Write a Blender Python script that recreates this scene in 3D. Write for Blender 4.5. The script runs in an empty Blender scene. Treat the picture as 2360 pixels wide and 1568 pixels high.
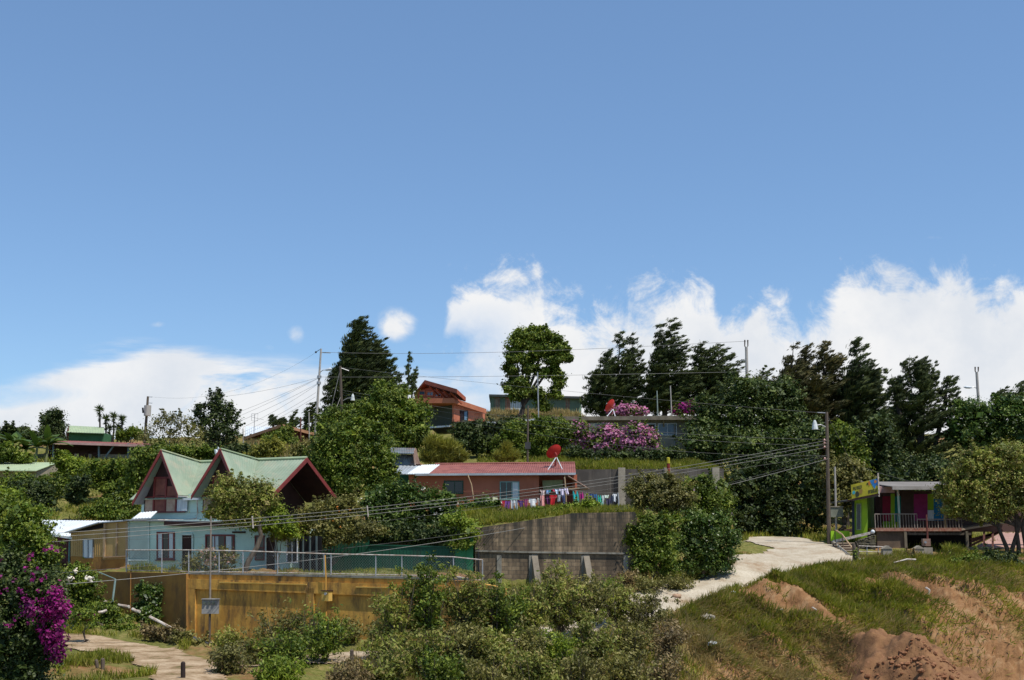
import bpy, math, random
import numpy as np
from mathutils import Vector
random.seed(7)
RNG = np.random.default_rng(11)
R = math.radians
V = Vector
COL = bpy.context.scene.collection
F = 2780.0; TILT = math.atan(466/F); CT, ST = math.cos(TILT), math.sin(TILT)

# ---------------------------------------------------------------- survey of the place: a bearing in the view and a distance give a point
def P(px, py, d):
    u = (px-1180)/F; v = (784-py)/F
    y = CT - v*ST; z = ST + v*CT
    return V((u*d/y, d, z*d/y))
def zof(py, d):
    v = (784-py)/F
    return (ST+v*CT)/(CT-v*ST)*d
def aof(px, z, d):           # lateral x/y of a bearing at height z
    u = (px-1180)/F
    return u*(CT+ST*z/d)
def plane(p, q, n=None):
    if n is None:
        t = V(q)-V(p); n = V((t.y, -t.x, 0)).normalized()
    return (V(p), V(n))
def hit(pl, px, py):
    D = P(px, py, 1.0)
    return D*(pl[0].dot(pl[1])/D.dot(pl[1]))

# ---------------------------------------------------------------- objects
def tag(o, label=None, cat=None, group=None, kind=None):
    if label: o['label'] = label
    if cat: o['category'] = cat
    if group: o['group'] = group
    if kind: o['kind'] = kind
    return o
def thing(name, label, cat, loc=(0,0,0), group=None):
    o = bpy.data.objects.new(name, None); COL.objects.link(o)
    o.location = loc; o.empty_display_size = .2
    return tag(o, label, cat, group)
def rootloc(p):
    l = V((0,0,0))
    while p is not None:
        l += p.location; p = p.parent
    return l
def link(name, me, parent=None, world=True):
    o = bpy.data.objects.new(name, me); COL.objects.link(o)
    if parent is not None:
        o.parent = parent
    return o

class MB:
    def __init__(s): s.v = []; s.f = []
    def add(s, vs, fs):
        b = len(s.v); s.v += [tuple(x) for x in vs]; s.f += [tuple(b+i for i in f) for f in fs]; return s
    def obox(s, o, ax, ay, az):
        o, ax, ay, az = V(o), V(ax), V(ay), V(az)
        p = [o, o+ax, o+ax+ay, o+ay]; p += [q+az for q in p]
        fs = [(0,3,2,1),(4,5,6,7),(0,1,5,4),(1,2,6,5),(2,3,7,6),(3,0,4,7)]
        if ax.cross(ay).dot(az) < 0: fs = [f[::-1] for f in fs]
        return s.add(p, fs)
    def box(s, c, sz):
        c = V(c); h = V(sz)/2
        return s.obox(c-h, (sz[0],0,0), (0,sz[1],0), (0,0,sz[2]))
    def prism(s, pts, off):
        off = V(off); n = len(pts); a = [V(p) for p in pts]; b = [p+off for p in a]
        nr = V((0,0,0))
        for i in range(n): nr += (a[i]-a[0]).cross(a[(i+1)%n]-a[0])
        fs = [tuple(range(n)), tuple(range(2*n-1, n-1, -1))] + [(i, i+n, (i+1)%n+n, (i+1)%n) for i in range(n)]
        if nr.dot(off) > 0: fs = [f[::-1] for f in fs]
        return s.add(a+b, fs)
    def bar(s, p, q, w=.05, h=None, up=(0,0,1)):
        p, q = V(p), V(q); h = h or w; t = (q-p).normalized(); upv = V(up)
        if abs(t.dot(upv)) > .98: upv = V((0,1,0))
        sd = t.cross(upv).normalized(); u2 = sd.cross(t).normalized()
        return s.obox(p-sd*w/2-u2*h/2, q-p, sd*w, u2*h)
    def tube(s, pts, rad, n=6, cap=True):
        pts = [V(p) for p in pts]; m = len(pts)
        rad = rad if isinstance(rad, (list, tuple)) else [rad]*m
        vs = []; fs = []
        for i, p in enumerate(pts):
            t = (pts[min(i+1, m-1)]-pts[max(i-1, 0)])
            t = t.normalized() if t.length > 1e-9 else V((0,0,1))
            rf = V((0,0,1)) if abs(t.z) < .9 else V((1,0,0))
            a = t.cross(rf).normalized(); b = t.cross(a)
            for k in range(n):
                g = 2*math.pi*k/n; vs.append(p+(a*math.cos(g)+b*math.sin(g))*rad[i])
        for i in range(m-1):
            for k in range(n):
                k2 = (k+1) % n; fs.append((i*n+k, i*n+k2, (i+1)*n+k2, (i+1)*n+k))
        if cap: fs += [tuple(range(n-1, -1, -1)), tuple((m-1)*n+k for k in range(n))]
        return s.add(vs, fs)
    def corr(s, A, B, C, D, n, amp=.02, th=None):
        """corrugated sheet: A-B along the eave, D-C along the ridge"""
        A, B, C, D = V(A), V(B), V(C), V(D); nr = (B-A).cross(D-A).normalized()
        if nr.z < 0: nr = -nr
        vs = []; fs = []
        for i in range(2*n+1):
            t = i/(2*n); o = nr*(amp if i % 2 else -amp)
            vs += [A.lerp(B, t)+o, D.lerp(C, t)+o, A.lerp(B, t)-nr*(amp+.04), D.lerp(C, t)-nr*(amp+.04)]
        for i in range(2*n):
            a = 4*i; b = a+4
            fs += [(a, b, b+1, a+1), (a+2, a+3, b+3, b+2), (a, a+2, b+2, b), (a+1, b+1, b+3, a+3)]
        e = 8*n; fs += [(0, 1, 3, 2), (e, e+2, e+3, e+1)]
        return s.add(vs, fs)
    def ball(s, c, r, n=8, m=6, sz=(1,1,1), jit=0):
        c = V(c); vs = []; fs = []
        for j in range(m+1):
            th = math.pi*j/m
            for k in range(n):
                g = 2*math.pi*k/n; rr = r*(1+random.uniform(-jit, jit))
                vs.append(c+V((math.sin(th)*math.cos(g)*sz[0], math.sin(th)*math.sin(g)*sz[1], math.cos(th)*sz[2]))*rr)
        for j in range(m):
            for k in range(n):
                k2 = (k+1) % n; fs.append((j*n+k, (j+1)*n+k, (j+1)*n+k2, j*n+k2))
        return s.add(vs, fs)
    def build(s, name, mat, parent=None, smooth=False):
        L = rootloc(parent)
        me = bpy.data.meshes.new(name)
        me.from_pydata([(x-L.x, y-L.y, z-L.z) for x, y, z in s.v], [], s.f); me.update()
        if mat: me.materials.append(mat)
        if smooth: me.polygons.foreach_set('use_smooth', [True]*len(me.polygons))
        return link(name, me, parent)
    def solo(s, name, mat, label, cat, group=None, smooth=False):
        return tag(s.build(name, mat, None, smooth), label, cat, group)

def mesh_np(name, vs, nq, mat, parent=None, k=4):
    """vs: (nq*k,3) world vertices, faces are consecutive k-gons"""
    L = rootloc(parent); vs = vs - np.array(L)[None, :]
    me = bpy.data.meshes.new(name); n = nq*k
    me.vertices.add(n); me.vertices.foreach_set('co', vs.astype(np.float32).ravel())
    me.loops.add(n); me.loops.foreach_set('vertex_index', np.arange(n, dtype=np.int32))
    me.polygons.add(nq)
    me.polygons.foreach_set('loop_start', np.arange(0, n, k, dtype=np.int32))
    try: me.polygons.foreach_set('loop_total', np.full(nq, k, dtype=np.int32))
    except Exception: pass
    me.update(calc_edges=True)
    me.materials.append(mat)
    return link(name, me, parent)

# ---------------------------------------------------------------- materials
def nn(nt, typ, **kw):
    n = nt.nodes.new(typ)
    for k, v in kw.items():
        if k.startswith('i_'):
            key = k[2:]; key = int(key) if key.isdigit() else key.replace('_', ' ')
            n.inputs[key].default_value = v
        else: setattr(n, k, v)
    return n
def ramp(nt, fac, stops, interp='LINEAR'):
    r = nt.nodes.new('ShaderNodeValToRGB'); e = r.color_ramp.elements; r.color_ramp.interpolation = interp
    while len(e) < len(stops): e.new(.5)
    for x, (p, c) in zip(e, stops):
        x.position = p; x.color = (*c, 1) if len(c) == 3 else c
    nt.links.new(fac, r.inputs[0]); return r.outputs[0]
def mixc(nt, fac, a, b, mode='MIX'):
    m = nt.nodes.new('ShaderNodeMix'); m.data_type = 'RGBA'; m.blend_type = mode
    for s, x in ((0, fac), (6, a), (7, b)):
        if isinstance(x, (int, float)): m.inputs[s].default_value = x
        elif isinstance(x, tuple): m.inputs[s].default_value = (*x, 1) if len(x) == 3 else x
        else: nt.links.new(x, m.inputs[s])
    return m.outputs[2]
MATS = {}
def new_mat(name):
    m = bpy.data.materials.new(name); m.use_nodes = True; nt = m.node_tree
    b = nt.nodes['Principled BSDF']; b.inputs['Specular IOR Level'].default_value = .3
    return m, nt, b
def coords(nt, scale=(1,1,1)):
    t = nt.nodes.new('ShaderNodeNewGeometry'); mp = nt.nodes.new('ShaderNodeMapping')
    mp.inputs['Scale'].default_value = scale
    nt.links.new(t.outputs['Position'], mp.inputs[0]); return mp.outputs[0]
def noise(nt, vec, scale, detail=6, rough=.6):
    n = nn(nt, 'ShaderNodeTexNoise', i_Scale=scale, i_Detail=float(detail), i_Roughness=rough)
    nt.links.new(vec, n.inputs['Vector']); return n.outputs[0]
def bump(nt, b, h, dist=.02, st=.6):
    bp = nn(nt, 'ShaderNodeBump', i_Strength=st, i_Distance=dist)
    nt.links.new(h, bp.inputs['Height']); nt.links.new(bp.outputs[0], b.inputs['Normal'])
def mat(name, c1, c2=None, scale=1.2, rough=.8, lo=.4, hi=.6, bmp=0., bscale=12, stretch=(1,1,1), dirt=None, dlo=.55, dhi=.7, dscale=.8, dstretch=(1,1,1), metal=0., spec=.3):
    if name in MATS: return MATS[name]
    m, nt, b = new_mat(name)
    b.inputs['Roughness'].default_value = rough; b.inputs['Metallic'].default_value = metal; b.inputs['Specular IOR Level'].default_value = spec
    b.inputs['Base Color'].default_value = (*c1, 1)
    if c2 is None: c2 = tuple(x*.8 for x in c1)
    c = ramp(nt, noise(nt, coords(nt, stretch), scale), [(lo, c1), (hi, c2)])
    if dirt:
        f = ramp(nt, noise(nt, coords(nt, dstretch), dscale, 8, .7), [(dlo, (0,0,0)), (dhi, (1,1,1))])
        c = mixc(nt, f, c, dirt)
    nt.links.new(c, b.inputs['Base Color'])
    if bmp: bump(nt, b, noise(nt, coords(nt), bscale, 8, .7), bmp)
    MATS[name] = m; return m
def leafmat(name, cols, trans=.3, rough=.55):
    if name in MATS: return MATS[name]
    m, nt, b = new_mat(name); g = nt.nodes.new('ShaderNodeNewGeometry')
    n = len(cols); c = ramp(nt, g.outputs['Random Per Island'], [(i/(n-1) if n > 1 else 0, x) for i, x in enumerate(cols)])
    big = ramp(nt, noise(nt, coords(nt), .55, 3, .6), [(.35, (.66,.68,.66)), (.65, (1.25,1.25,1.1))])
    c = mixc(nt, 1., c, big, 'MULTIPLY')
    b.inputs['Roughness'].default_value = rough; nt.links.new(c, b.inputs['Base Color'])
    tr = nt.nodes.new('ShaderNodeBsdfTranslucent'); nt.links.new(c, tr.inputs[0])
    mx = nn(nt, 'ShaderNodeMixShader', i_0=trans)
    nt.links.new(b.outputs[0], mx.inputs[1]); nt.links.new(tr.outputs[0], mx.inputs[2])
    nt.links.new(mx.outputs[0], nt.nodes['Material Output'].inputs[0])
    MATS[name] = m; return m
def glass(name, c, rough=.12):
    if name in MATS: return MATS[name]
    m, nt, b = new_mat(name); b.inputs['Base Color'].default_value = (*c, 1); b.inputs['Roughness'].default_value = rough
    b.inputs['Specular IOR Level'].default_value = .5; MATS[name] = m; return m

# ---------------------------------------------------------------- numpy value noise
_T = RNG.random((64, 64))
def vnoise(x, y):
    xi = np.floor(x).astype(int); yi = np.floor(y).astype(int); fx = x-xi; fy = y-yi
    fx = fx*fx*(3-2*fx); fy = fy*fy*(3-2*fy)
    a = _T[xi % 64, yi % 64]; b = _T[(xi+1) % 64, yi % 64]; c = _T[xi % 64, (yi+1) % 64]; d = _T[(xi+1) % 64, (yi+1) % 64]
    return (a*(1-fx)+b*fx)*(1-fy)+(c*(1-fx)+d*fx)*fy-.5
def fbm(x, y, o=4):
    s = 0; a = 1.
    for i in range(o): s = s+a*vnoise(x*2**i+17*i, y*2**i+31*i); a *= .5
    return s
# ================================================================ terrain: feature lines from near to far (bearing, distance, view height)
def L(*pts): return [(px, d, zof(py, d)) for px, d, py in pts]
def LZ(d, *pts): return [(px, d, z) for px, z in pts]
LINES = [
 LZ(1.0, (0,-1.8),(2360,-1.8)),
 LZ(8.0, (0,-2.2),(2360,-2.2)),
 LZ(24.0, (0,-6.0),(1400,-6.6),(2360,-9.5)),
 L((0,38,1590),(430,40,1570),(800,43,1588),(1095,43,1592),(1300,45,1600),(1600,49,1600),(1965,49,1640),(2360,49,1640)),
 L((0,47,1528),(250,45,1535),(430,43.5,1542),(560,43.5,1542),(640,44.5,1536),(800,46.5,1524),(900,46.5,1524),(1095,45.3,1522),(1200,46.5,1510),(1300,49,1492),(1470,52,1468),(1600,54,1462),(1965,57,1430),(2150,57,1400),(2250,58,1385),(2360,60,1370)),
 L((0,57,1452),(170,56.5,1455),(346,53,1488),(472,48,1520),(640,48.5,1516),(758,50.3,1503),(890,50.2,1495),(1095,48.6,1496),(1200,51,1470),(1300,54,1438),(1470,58,1388),(1560,60,1369),(1700,62.5,1350),(1800,65,1333),(1965,67,1306),(2080,68,1287),(2250,69,1279),(2360,69,1290)),
 L((0,62,1402),(250,62,1392),(430,57.2,1462),(480,56.3,1472),(800,53.4,1476),(1085,51.2,1462),(1160,51.6,1462),(1220,55,1415),(1300,58,1376),(1470,61,1352),(1560,62.6,1345),(1620,64,1337),(1700,66,1305),(1800,69,1292),(1965,69,1292),(2080,70,1280),(2250,71,1274),(2360,72,1276)),
 L((0,66,1335),(165,64,1325),(250,62.5,1317),(430,57.6,1321),(800,53.9,1326),(1085,51.6,1330),(1100,52.5,1332),(1125,56,1385),(1180,57,1385),(1300,60.5,1356),(1470,61.6,1350),(1560,64,1341),(1620,66,1333),(1700,71,1272),(1800,74,1264),(1900,73,1264),(1965,72,1272),(2080,72,1275),(2360,74,1270)),
 L((0,76,1290),(170,73,1308),(297,73,1306),(620,73,1306),(750,63.5,1321),(1095,62.4,1325),(1125,61.9,1348),(1470,62,1348),(1560,65,1338),(1620,68,1328),(1700,75.5,1252),(1900,77,1251),(1965,74,1266),(2150,77,1266),(2360,79,1265)),
 L((0,79,1268),(300,75,1290),(600,75,1290),(740,66,1300),(765,65,1236),(1060,64,1228),(1095,62.7,1217),(1290,62.7,1190),(1320,62.7,1184),(1460,62.7,1181),(1480,63.2,1200),(1510,67,1330),(1580,67,1328),(1650,70,1290),(1700,78,1247),(1900,79,1247),(1965,78,1255),(2150,79,1262),(2360,81,1262)),
 L((0,92,1180),(300,86,1195),(620,82,1200),(760,78,1182),(950,78,1182),(1330,79,1182),(1470,80,1178),(1560,82,1200),(1640,84,1235),(1700,85,1243),(1900,86,1243),(2360,88,1245)),
 L((0,100,1112),(300,98,1118),(620,92,1132),(760,88,1110),(1000,87,1164),(1330,86.5,1180),(1660,86.8,1184),(1700,90,1235),(2000,92,1235),(2360,94,1235)),
 L((0,108,1064),(300,108,1067),(620,102,1062),(760,97,1042),(1000,90,1082),(1330,87.6,1085),(1665,87.9,1085),(1700,94,1215),(2360,100,1215)),
 L((0,113,1062),(300,114,1058),(560,116,1027),(725,116,1021),(900,104,1010),(1040,103,1042),(1600,103,1040),(1720,106,1130),(2360,110,1120)),
 L((0,126,1014),(300,126,1012),(560,128,1007),(725,126,992),(900,122,980),(1040,120,990),(1340,122,992),(1600,122,995),(1750,124,1010),(2360,126,1010)),
 L((0,150,1022),(560,150,1014),(900,148,970),(1130,147,950),(1330,147,950),(1370,147,992),(1600,148,992),(1750,150,1000),(2360,150,1000)),
 LZ(200.0, (0,9),(2360,9)), LZ(1500.0, (0,-40),(2360,-40)), LZ(9000.0, (0,-60),(2360,-60)),
]
A0, A1 = -.72, .72
_LA = []
for ln in LINES:
    a = np.array([aof(px, z, d) for px, d, z in ln]); o = np.argsort(a)
    _LA.append((a[o], np.array([p[1] for p in ln])[o], np.array([p[2] for p in ln])[o]))
def columns(a):
    """feature distances and heights for bearings a -> (K,n) arrays"""
    a = np.atleast_1d(a)
    return np.array([np.interp(a, x[0], x[1]) for x in _LA]), np.array([np.interp(a, x[0], x[2]) for x in _LA])
def roughness(x, y, d):
    k = np.clip((d-30)/12, 0, 1)*np.clip((170-d)/40, 0, 1)
    return k*(.34*fbm(x*.35, y*.35, 3)+.22*fbm(x*1.6+5, y*1.6, 3))
_ROADS = []   # (polyline of world xy, half width) : the ground is levelled under them
def road_dist(x, y):
    best = np.full(np.shape(x), 1e9)
    for pts, hw in _ROADS:
        for (x0, y0), (x1, y1) in zip(pts[:-1], pts[1:]):
            dx, dy = x1-x0, y1-y0; t = np.clip(((x-x0)*dx+(y-y0)*dy)/(dx*dx+dy*dy), 0, 1)
            best = np.minimum(best, np.hypot(x-x0-t*dx, y-y0-t*dy)-hw)
    return best
def gully(x, y):
    """vertical erosion ribs on the cut bank"""
    a = x/np.maximum(y, 1); m = np.clip((y-49.5)/3, 0, 1)*np.clip((66-y)/4, 0, 1)*np.clip((a-.12)/.05, 0, 1)
    s = x+.45*(y-60)
    return m*(1.1*fbm(s*.5+3, y*.10, 3)+.7*fbm(s*1.6, y*.4, 4))
def G(x, y):
    x = np.atleast_1d(np.asarray(x, float)); y = np.atleast_1d(np.asarray(y, float)); a = x/y
    D, Z = columns(a); out = np.zeros(len(x)); K = len(D)
    for k in range(K-1):
        d0, d1 = D[k], D[k+1]; m = (y >= d0) & (y < d1)
        t = np.where(m, (y-d0)/np.maximum(d1-d0, 1e-6), 0); out = np.where(m, Z[k]*(1-t)+Z[k+1]*t, out)
    rd = np.clip(road_dist(x, y)/1.2, 0, 1)
    return out+rd*(roughness(x, y, y)+gully(x, y))
def g(x, y): return float(G([x], [y])[0])
def at(px, d):
    """the ground point under a bearing at a distance"""
    z = 0.
    for _ in range(4): x = aof(px, z, d)*d; z = g(x, d)
    return V((x, d, z))
def xy(px, d, py): p = P(px, py, d); return (p.x, p.y)
_ROADS.append(([xy(-150,55,1490), xy(170,53.3,1478), xy(330,49.5,1500), xy(450,45.0,1532), xy(600,45.6,1530), xy(800,48.0,1512), xy(1000,47.2,1512), xy(1150,47.6,1500), xy(1300,51.5,1462), xy(1460,56.6,1405), xy(1600,61.6,1356), xy(1720,65.5,1325), xy(1840,69.5,1290)], 1.5))
_ROADS.append(([xy(80,54.5,1480), xy(250,51.5,1490), xy(360,47.5,1510), xy(430,43.5,1545), xy(455,38,1590)], 1.2))
_ROADS.append(([xy(1760,68,1310), xy(1850,69.5,1290), xy(1860,73.5,1275), xy(1800,77,1253), xy(1790,86,1244)], 2.1))
_ROADS.append(([xy(1840,69.3,1290), xy(1920,69.3,1288)], 1.7))

def build_terrain():
    aa = np.concatenate([np.linspace(A0, -.46, 14)[:-1], np.linspace(-.46, .46, 620), np.linspace(.46, A1, 14)[1:]])
    D, Z = columns(aa); rows_d = []; rows_z = []
    K = len(D)
    for k in range(K-1):
        span = float(np.median(D[k+1]-D[k])); dm = float(np.median(D[k]))
        n = 4 if dm < 20 else (int(max(2, span/.3)) if dm < 90 else int(max(3, min(16, span/1.2))))
        for i in range(n):
            t = i/n; rows_d.append(D[k]*(1-t)+D[k+1]*t); rows_z.append(Z[k]*(1-t)+Z[k+1]*t)
    rows_d.append(D[-1]); rows_z.append(Z[-1])
    rd, rz = np.array(rows_d), np.array(rows_z)
    X = rd*aa[None, :]; shp = X.shape
    k = np.clip(road_dist(X.ravel(), rd.ravel())/1.2, 0, 1).reshape(shp)
    rz = rz+k*(roughness(X, rd, rd)+gully(X, rd))
    n, m = shp
    vs = np.stack([X, rd, rz], -1).reshape(-1, 3)
    idx = np.arange(n*m).reshape(n, m)
    fq = np.stack([idx[:-1, :-1], idx[:-1, 1:], idx[1:, 1:], idx[1:, :-1]], -1).reshape(-1, 4)
    me = bpy.data.meshes.new('ground'); me.vertices.add(len(vs)); me.vertices.foreach_set('co', vs.astype(np.float32).ravel())
    me.loops.add(fq.size); me.loops.foreach_set('vertex_index', fq.astype(np.int32).ravel())
    me.polygons.add(len(fq)); me.polygons.foreach_set('loop_start', np.arange(0, fq.size, 4, dtype=np.int32))
    me.update(calc_edges=True); me.polygons.foreach_set('use_smooth', np.ones(len(fq), bool))
    m_, nt, b = new_mat('hillside_soil'); b.inputs['Roughness'].default_value = .95; b.inputs['Specular IOR Level'].default_value = .1
    c = coords(nt); big = noise(nt, c, .22, 6, .65)
    soil = ramp(nt, noise(nt, c, 1.1, 8, .7), [(.3, (.15,.072,.030)), (.5, (.26,.138,.062)), (.7, (.38,.245,.13))])
    grs = ramp(nt, noise(nt, c, 2.4, 8, .7), [(.3, (.075,.085,.018)), (.5, (.15,.15,.038)), (.7, (.27,.21,.085))])
    # bare clay on the cut bank (right, near), green elsewhere: masked by place
    sp = nt.nodes.new('ShaderNodeSeparateXYZ'); nt.links.new(c, sp.inputs[0])
    mx = nn(nt, 'ShaderNodeMapRange', i_1=2., i_2=10.); nt.links.new(sp.outputs[0], mx.inputs[0])
    my = nn(nt, 'ShaderNodeMapRange', i_1=72., i_2=60.); nt.links.new(sp.outputs[1], my.inputs[0])
    mm = nn(nt, 'ShaderNodeMath', operation='MULTIPLY'); nt.links.new(mx.outputs[0], mm.inputs[0]); nt.links.new(my.outputs[0], mm.inputs[1])
    ad = nn(nt, 'ShaderNodeMath', operation='MULTIPLY_ADD', i_1=-.20); nt.links.new(mm.outputs[0], ad.inputs[0]); nt.links.new(big, ad.inputs[2])
    f = ramp(nt, ad.outputs[0], [(.36, (0,0,0)), (.48, (1,1,1))])
    nt.links.new(mixc(nt, f, soil, grs), b.inputs['Base Color'])
    bump(nt, b, noise(nt, c, 5, 10, .75), .12, .8)
    me.materials.append(m_)
    o = link('ground', me); tag(o, kind='structure')
    return o
build_terrain()

def build_road():
    """gravel road sheet draped a little above the levelled ground"""
    allp = np.array([p for pts, hw in _ROADS for p in pts]); st = .14
    xs = np.arange(allp[:,0].min()-4, allp[:,0].max()+4, st); ys = np.arange(38, 90, st)
    X, Y = np.meshgrid(xs, ys); d = road_dist(X.ravel(), Y.ravel())+.5*fbm(X.ravel()*.8, Y.ravel()*.8, 3)
    inside = (d < .1).reshape(X.shape); Z = (G(X.ravel(), Y.ravel())+.05).reshape(X.shape)
    ids = -np.ones(X.shape, int); vs = []; fs = []
    for j in range(len(ys)-1):
        for i in range(len(xs)-1):
            if inside[j, i] and inside[j+1, i] and inside[j, i+1] and inside[j+1, i+1]:
                q = []
                for jj, ii in ((j, i), (j, i+1), (j+1, i+1), (j+1, i)):
                    if ids[jj, ii] < 0: ids[jj, ii] = len(vs); vs.append((X[jj, ii], Y[jj, ii], Z[jj, ii]))
                    q.append(int(ids[jj, ii]))
                fs.append(tuple(q))
    mb = MB(); mb.v = vs; mb.f = fs
    m_, nt, b = new_mat('pale_gravel'); b.inputs['Roughness'].default_value = .95; b.inputs['Specular IOR Level'].default_value = .1
    c = coords(nt); col = ramp(nt, noise(nt, c, .55, 8, .7), [(.3, (.30,.21,.13)), (.48, (.43,.37,.28)), (.7, (.55,.49,.39))])
    fine = ramp(nt, noise(nt, c, 9, 6, .7), [(.35, (.8,.78,.74)), (.65, (1.08,1.08,1.08))])
    dirt = ramp(nt, noise(nt, c, .9, 8, .7), [(.34, (.10,.095,.03)), (.44, (.28,.19,.11)), (.62, (.47,.36,.24))])
    sp = nt.nodes.new('ShaderNodeSeparateXYZ'); nt.links.new(c, sp.inputs[0]); mx = nn(nt, 'ShaderNodeMapRange', i_1=-2., i_2=-9.); nt.links.new(sp.outputs[0], mx.inputs[0])
    col = mixc(nt, mx.outputs[0], col, dirt)
    nt.links.new(mixc(nt, 1., col, fine, 'MULTIPLY'), b.inputs['Base Color']); bump(nt, b, noise(nt, c, 6, 10, .75), .05, .7)
    o = mb.build('gravel_road', m_, smooth=True); tag(o, kind='structure')
build_road()

# ================================================================ camera, light, sky
cam = bpy.data.cameras.new('camera'); camo = bpy.data.objects.new('camera', cam); COL.objects.link(camo)
camo.location = (0,0,0); camo.rotation_euler = (R(90)+TILT, 0, 0); cam.sensor_width = 36; cam.lens = 36*F/2360
cam.clip_start = .3; cam.clip_end = 20000; bpy.context.scene.camera = camo
SUN = V((.34, -.30, .89)).normalized()
sl = bpy.data.lights.new('sun', 'SUN'); so = bpy.data.objects.new('sun', sl); COL.objects.link(so)
sl.energy = 5.0; sl.angle = R(.53); sl.color = (1., .955, .88); so.rotation_euler = SUN.to_track_quat('Z', 'Y').to_euler(); so.location = (20, -20, 60)

def build_sky():
    w = bpy.data.worlds.new('World'); bpy.context.scene.world = w; w.use_nodes = True; nt = w.node_tree
    bg = nt.nodes['Background']; S = .085; bg.inputs[1].default_value = S
    sky = nt.nodes.new('ShaderNodeTexSky'); sky.sky_type = 'NISHITA'; sky.sun_disc = False
    sky.sun_elevation = math.asin(SUN.z); sky.sun_rotation = math.atan2(SUN.x, SUN.y)
    sky.air_density = 1.15; sky.dust_density = .6; sky.ozone_density = 1.6; sky.altitude = 1400
    tc = nt.nodes.new('ShaderNodeTexCoord'); sp = nt.nodes.new('ShaderNodeSeparateXYZ'); nt.links.new(tc.outputs['Generated'], sp.inputs[0])
    def m(op, a, b=None, c=None, clamp=False):
        n = nt.nodes.new('ShaderNodeMath'); n.operation = op; n.use_clamp = clamp
        for i, x in enumerate((a, b, c)):
            if x is None: continue
            if isinstance(x, (int, float)): n.inputs[i].default_value = x
            else: nt.links.new(x, n.inputs[i])
        return n.outputs[0]
    yy = m('MAXIMUM', sp.outputs[1], .2); u = m('DIVIDE', sp.outputs[0], yy); v = m('DIVIDE', sp.outputs[2], yy)
    cb = nt.nodes.new('ShaderNodeCombineXYZ'); nt.links.new(u, cb.inputs[0]); nt.links.new(v, cb.inputs[1])
    def nz(scale, sx=1., sy=1., detail=9, rough=.6, off=(0,0,0), dist=0.):
        mp = nt.nodes.new('ShaderNodeMapping'); mp.inputs['Scale'].default_value = (sx, sy, 1); mp.inputs['Location'].default_value = off
        nt.links.new(cb.outputs[0], mp.inputs[0])
        n = nn(nt, 'ShaderNodeTexNoise', i_Scale=scale, i_Detail=float(detail), i_Roughness=rough, i_Distortion=dist); nt.links.new(mp.outputs[0], n.inputs['Vector']); return n.outputs[0]
    def U(px): return P(px, 784, 1).x
    def Vv(px, py): q = P(px, py, 1); return q.z
    # cumulus bank: its upper edge as a function of bearing
    prof = [(900,1010),(1000,870),(1031,680),(1060,625),(1100,600),(1147,584),(1200,598),(1244,611),(1258,655),(1320,668),(1346,692),(1400,694),(1438,694),(1452,662),(1520,650),(1634,632),(1650,675),(1668,708),(1705,712),(1744,690),(1800,697),(1896,693),(1920,663),(1951,622),(2018,608),(2097,599),(2140,580),(2235,582),(2258,628),(2300,622),(2360,618),(2500,600)]
    # bearing is near-linear in px: use a ramp from px 900..2500
    uu = nn(nt, 'ShaderNodeMapRange', i_1=P(900,750,1).x, i_2=P(2500,750,1).x); uu.clamp = True; nt.links.new(u, uu.inputs[0])
    hmin, hmax = Vv(1180, 1010), Vv(1180, 560)
    fc = nt.nodes.new('ShaderNodeFloatCurve'); cv = fc.mapping.curves[0]
    pts = [((px-900)/1600, (Vv(1180, py)-hmin)/(hmax-hmin)) for px, py in prof]
    while len(cv.points) < len(pts): cv.points.new(.5, .5)
    for q, (a, b_) in zip(cv.points, pts): q.location = (a, b_)
    fc.mapping.update(); nt.links.new(uu.outputs[0], fc.inputs['Value'])
    top = m('MULTIPLY_ADD', fc.outputs[0], hmax-hmin, hmin-.006)
    n1 = m('SUBTRACT', nz(11, detail=12, rough=.6, dist=.35), .5); n2 = m('SUBTRACT', nz(38, detail=9, rough=.65, off=(3,1,0), dist=.5), .5)
    disp = m('ADD', m('MULTIPLY', n1, .085), m('MULTIPLY', n2, .055))
    hgt = m('ADD', m('SUBTRACT', top, v), disp)
    cum = nn(nt, 'ShaderNodeMapRange', i_1=-.12, i_2=.50, interpolation_type='SMOOTHSTEP'); nt.links.new(m('ADD', m('MULTIPLY', hgt, 17.), m('MULTIPLY', m('SUBTRACT', nz(20, detail=12, rough=.68, off=(5,3,0), dist=.6), .5), 1.9)), cum.inputs[0])
    # holes and thin places low in the bank's left flank
    thin = nn(nt, 'ShaderNodeMapRange', i_1=P(1230,800,1).x, i_2=P(1060,800,1).x); nt.links.new(u, thin.inputs[0])
    low = nn(nt, 'ShaderNodeMapRange', i_1=Vv(1180,690), i_2=Vv(1180,790)); nt.links.new(v, low.inputs[0])
    hole = nn(nt, 'ShaderNodeMapRange', i_1=.36, i_2=.60); nt.links.new(nz(13, detail=7, off=(7,2,0)), hole.inputs[0])
    hl = m('MULTIPLY', m('MULTIPLY', thin.outputs[0], low.outputs[0]), m('ADD', hole.outputs[0], .45), clamp=True)
    cum_a = m('MULTIPLY', cum.outputs[0], m('SUBTRACT', 1., hl))
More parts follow.
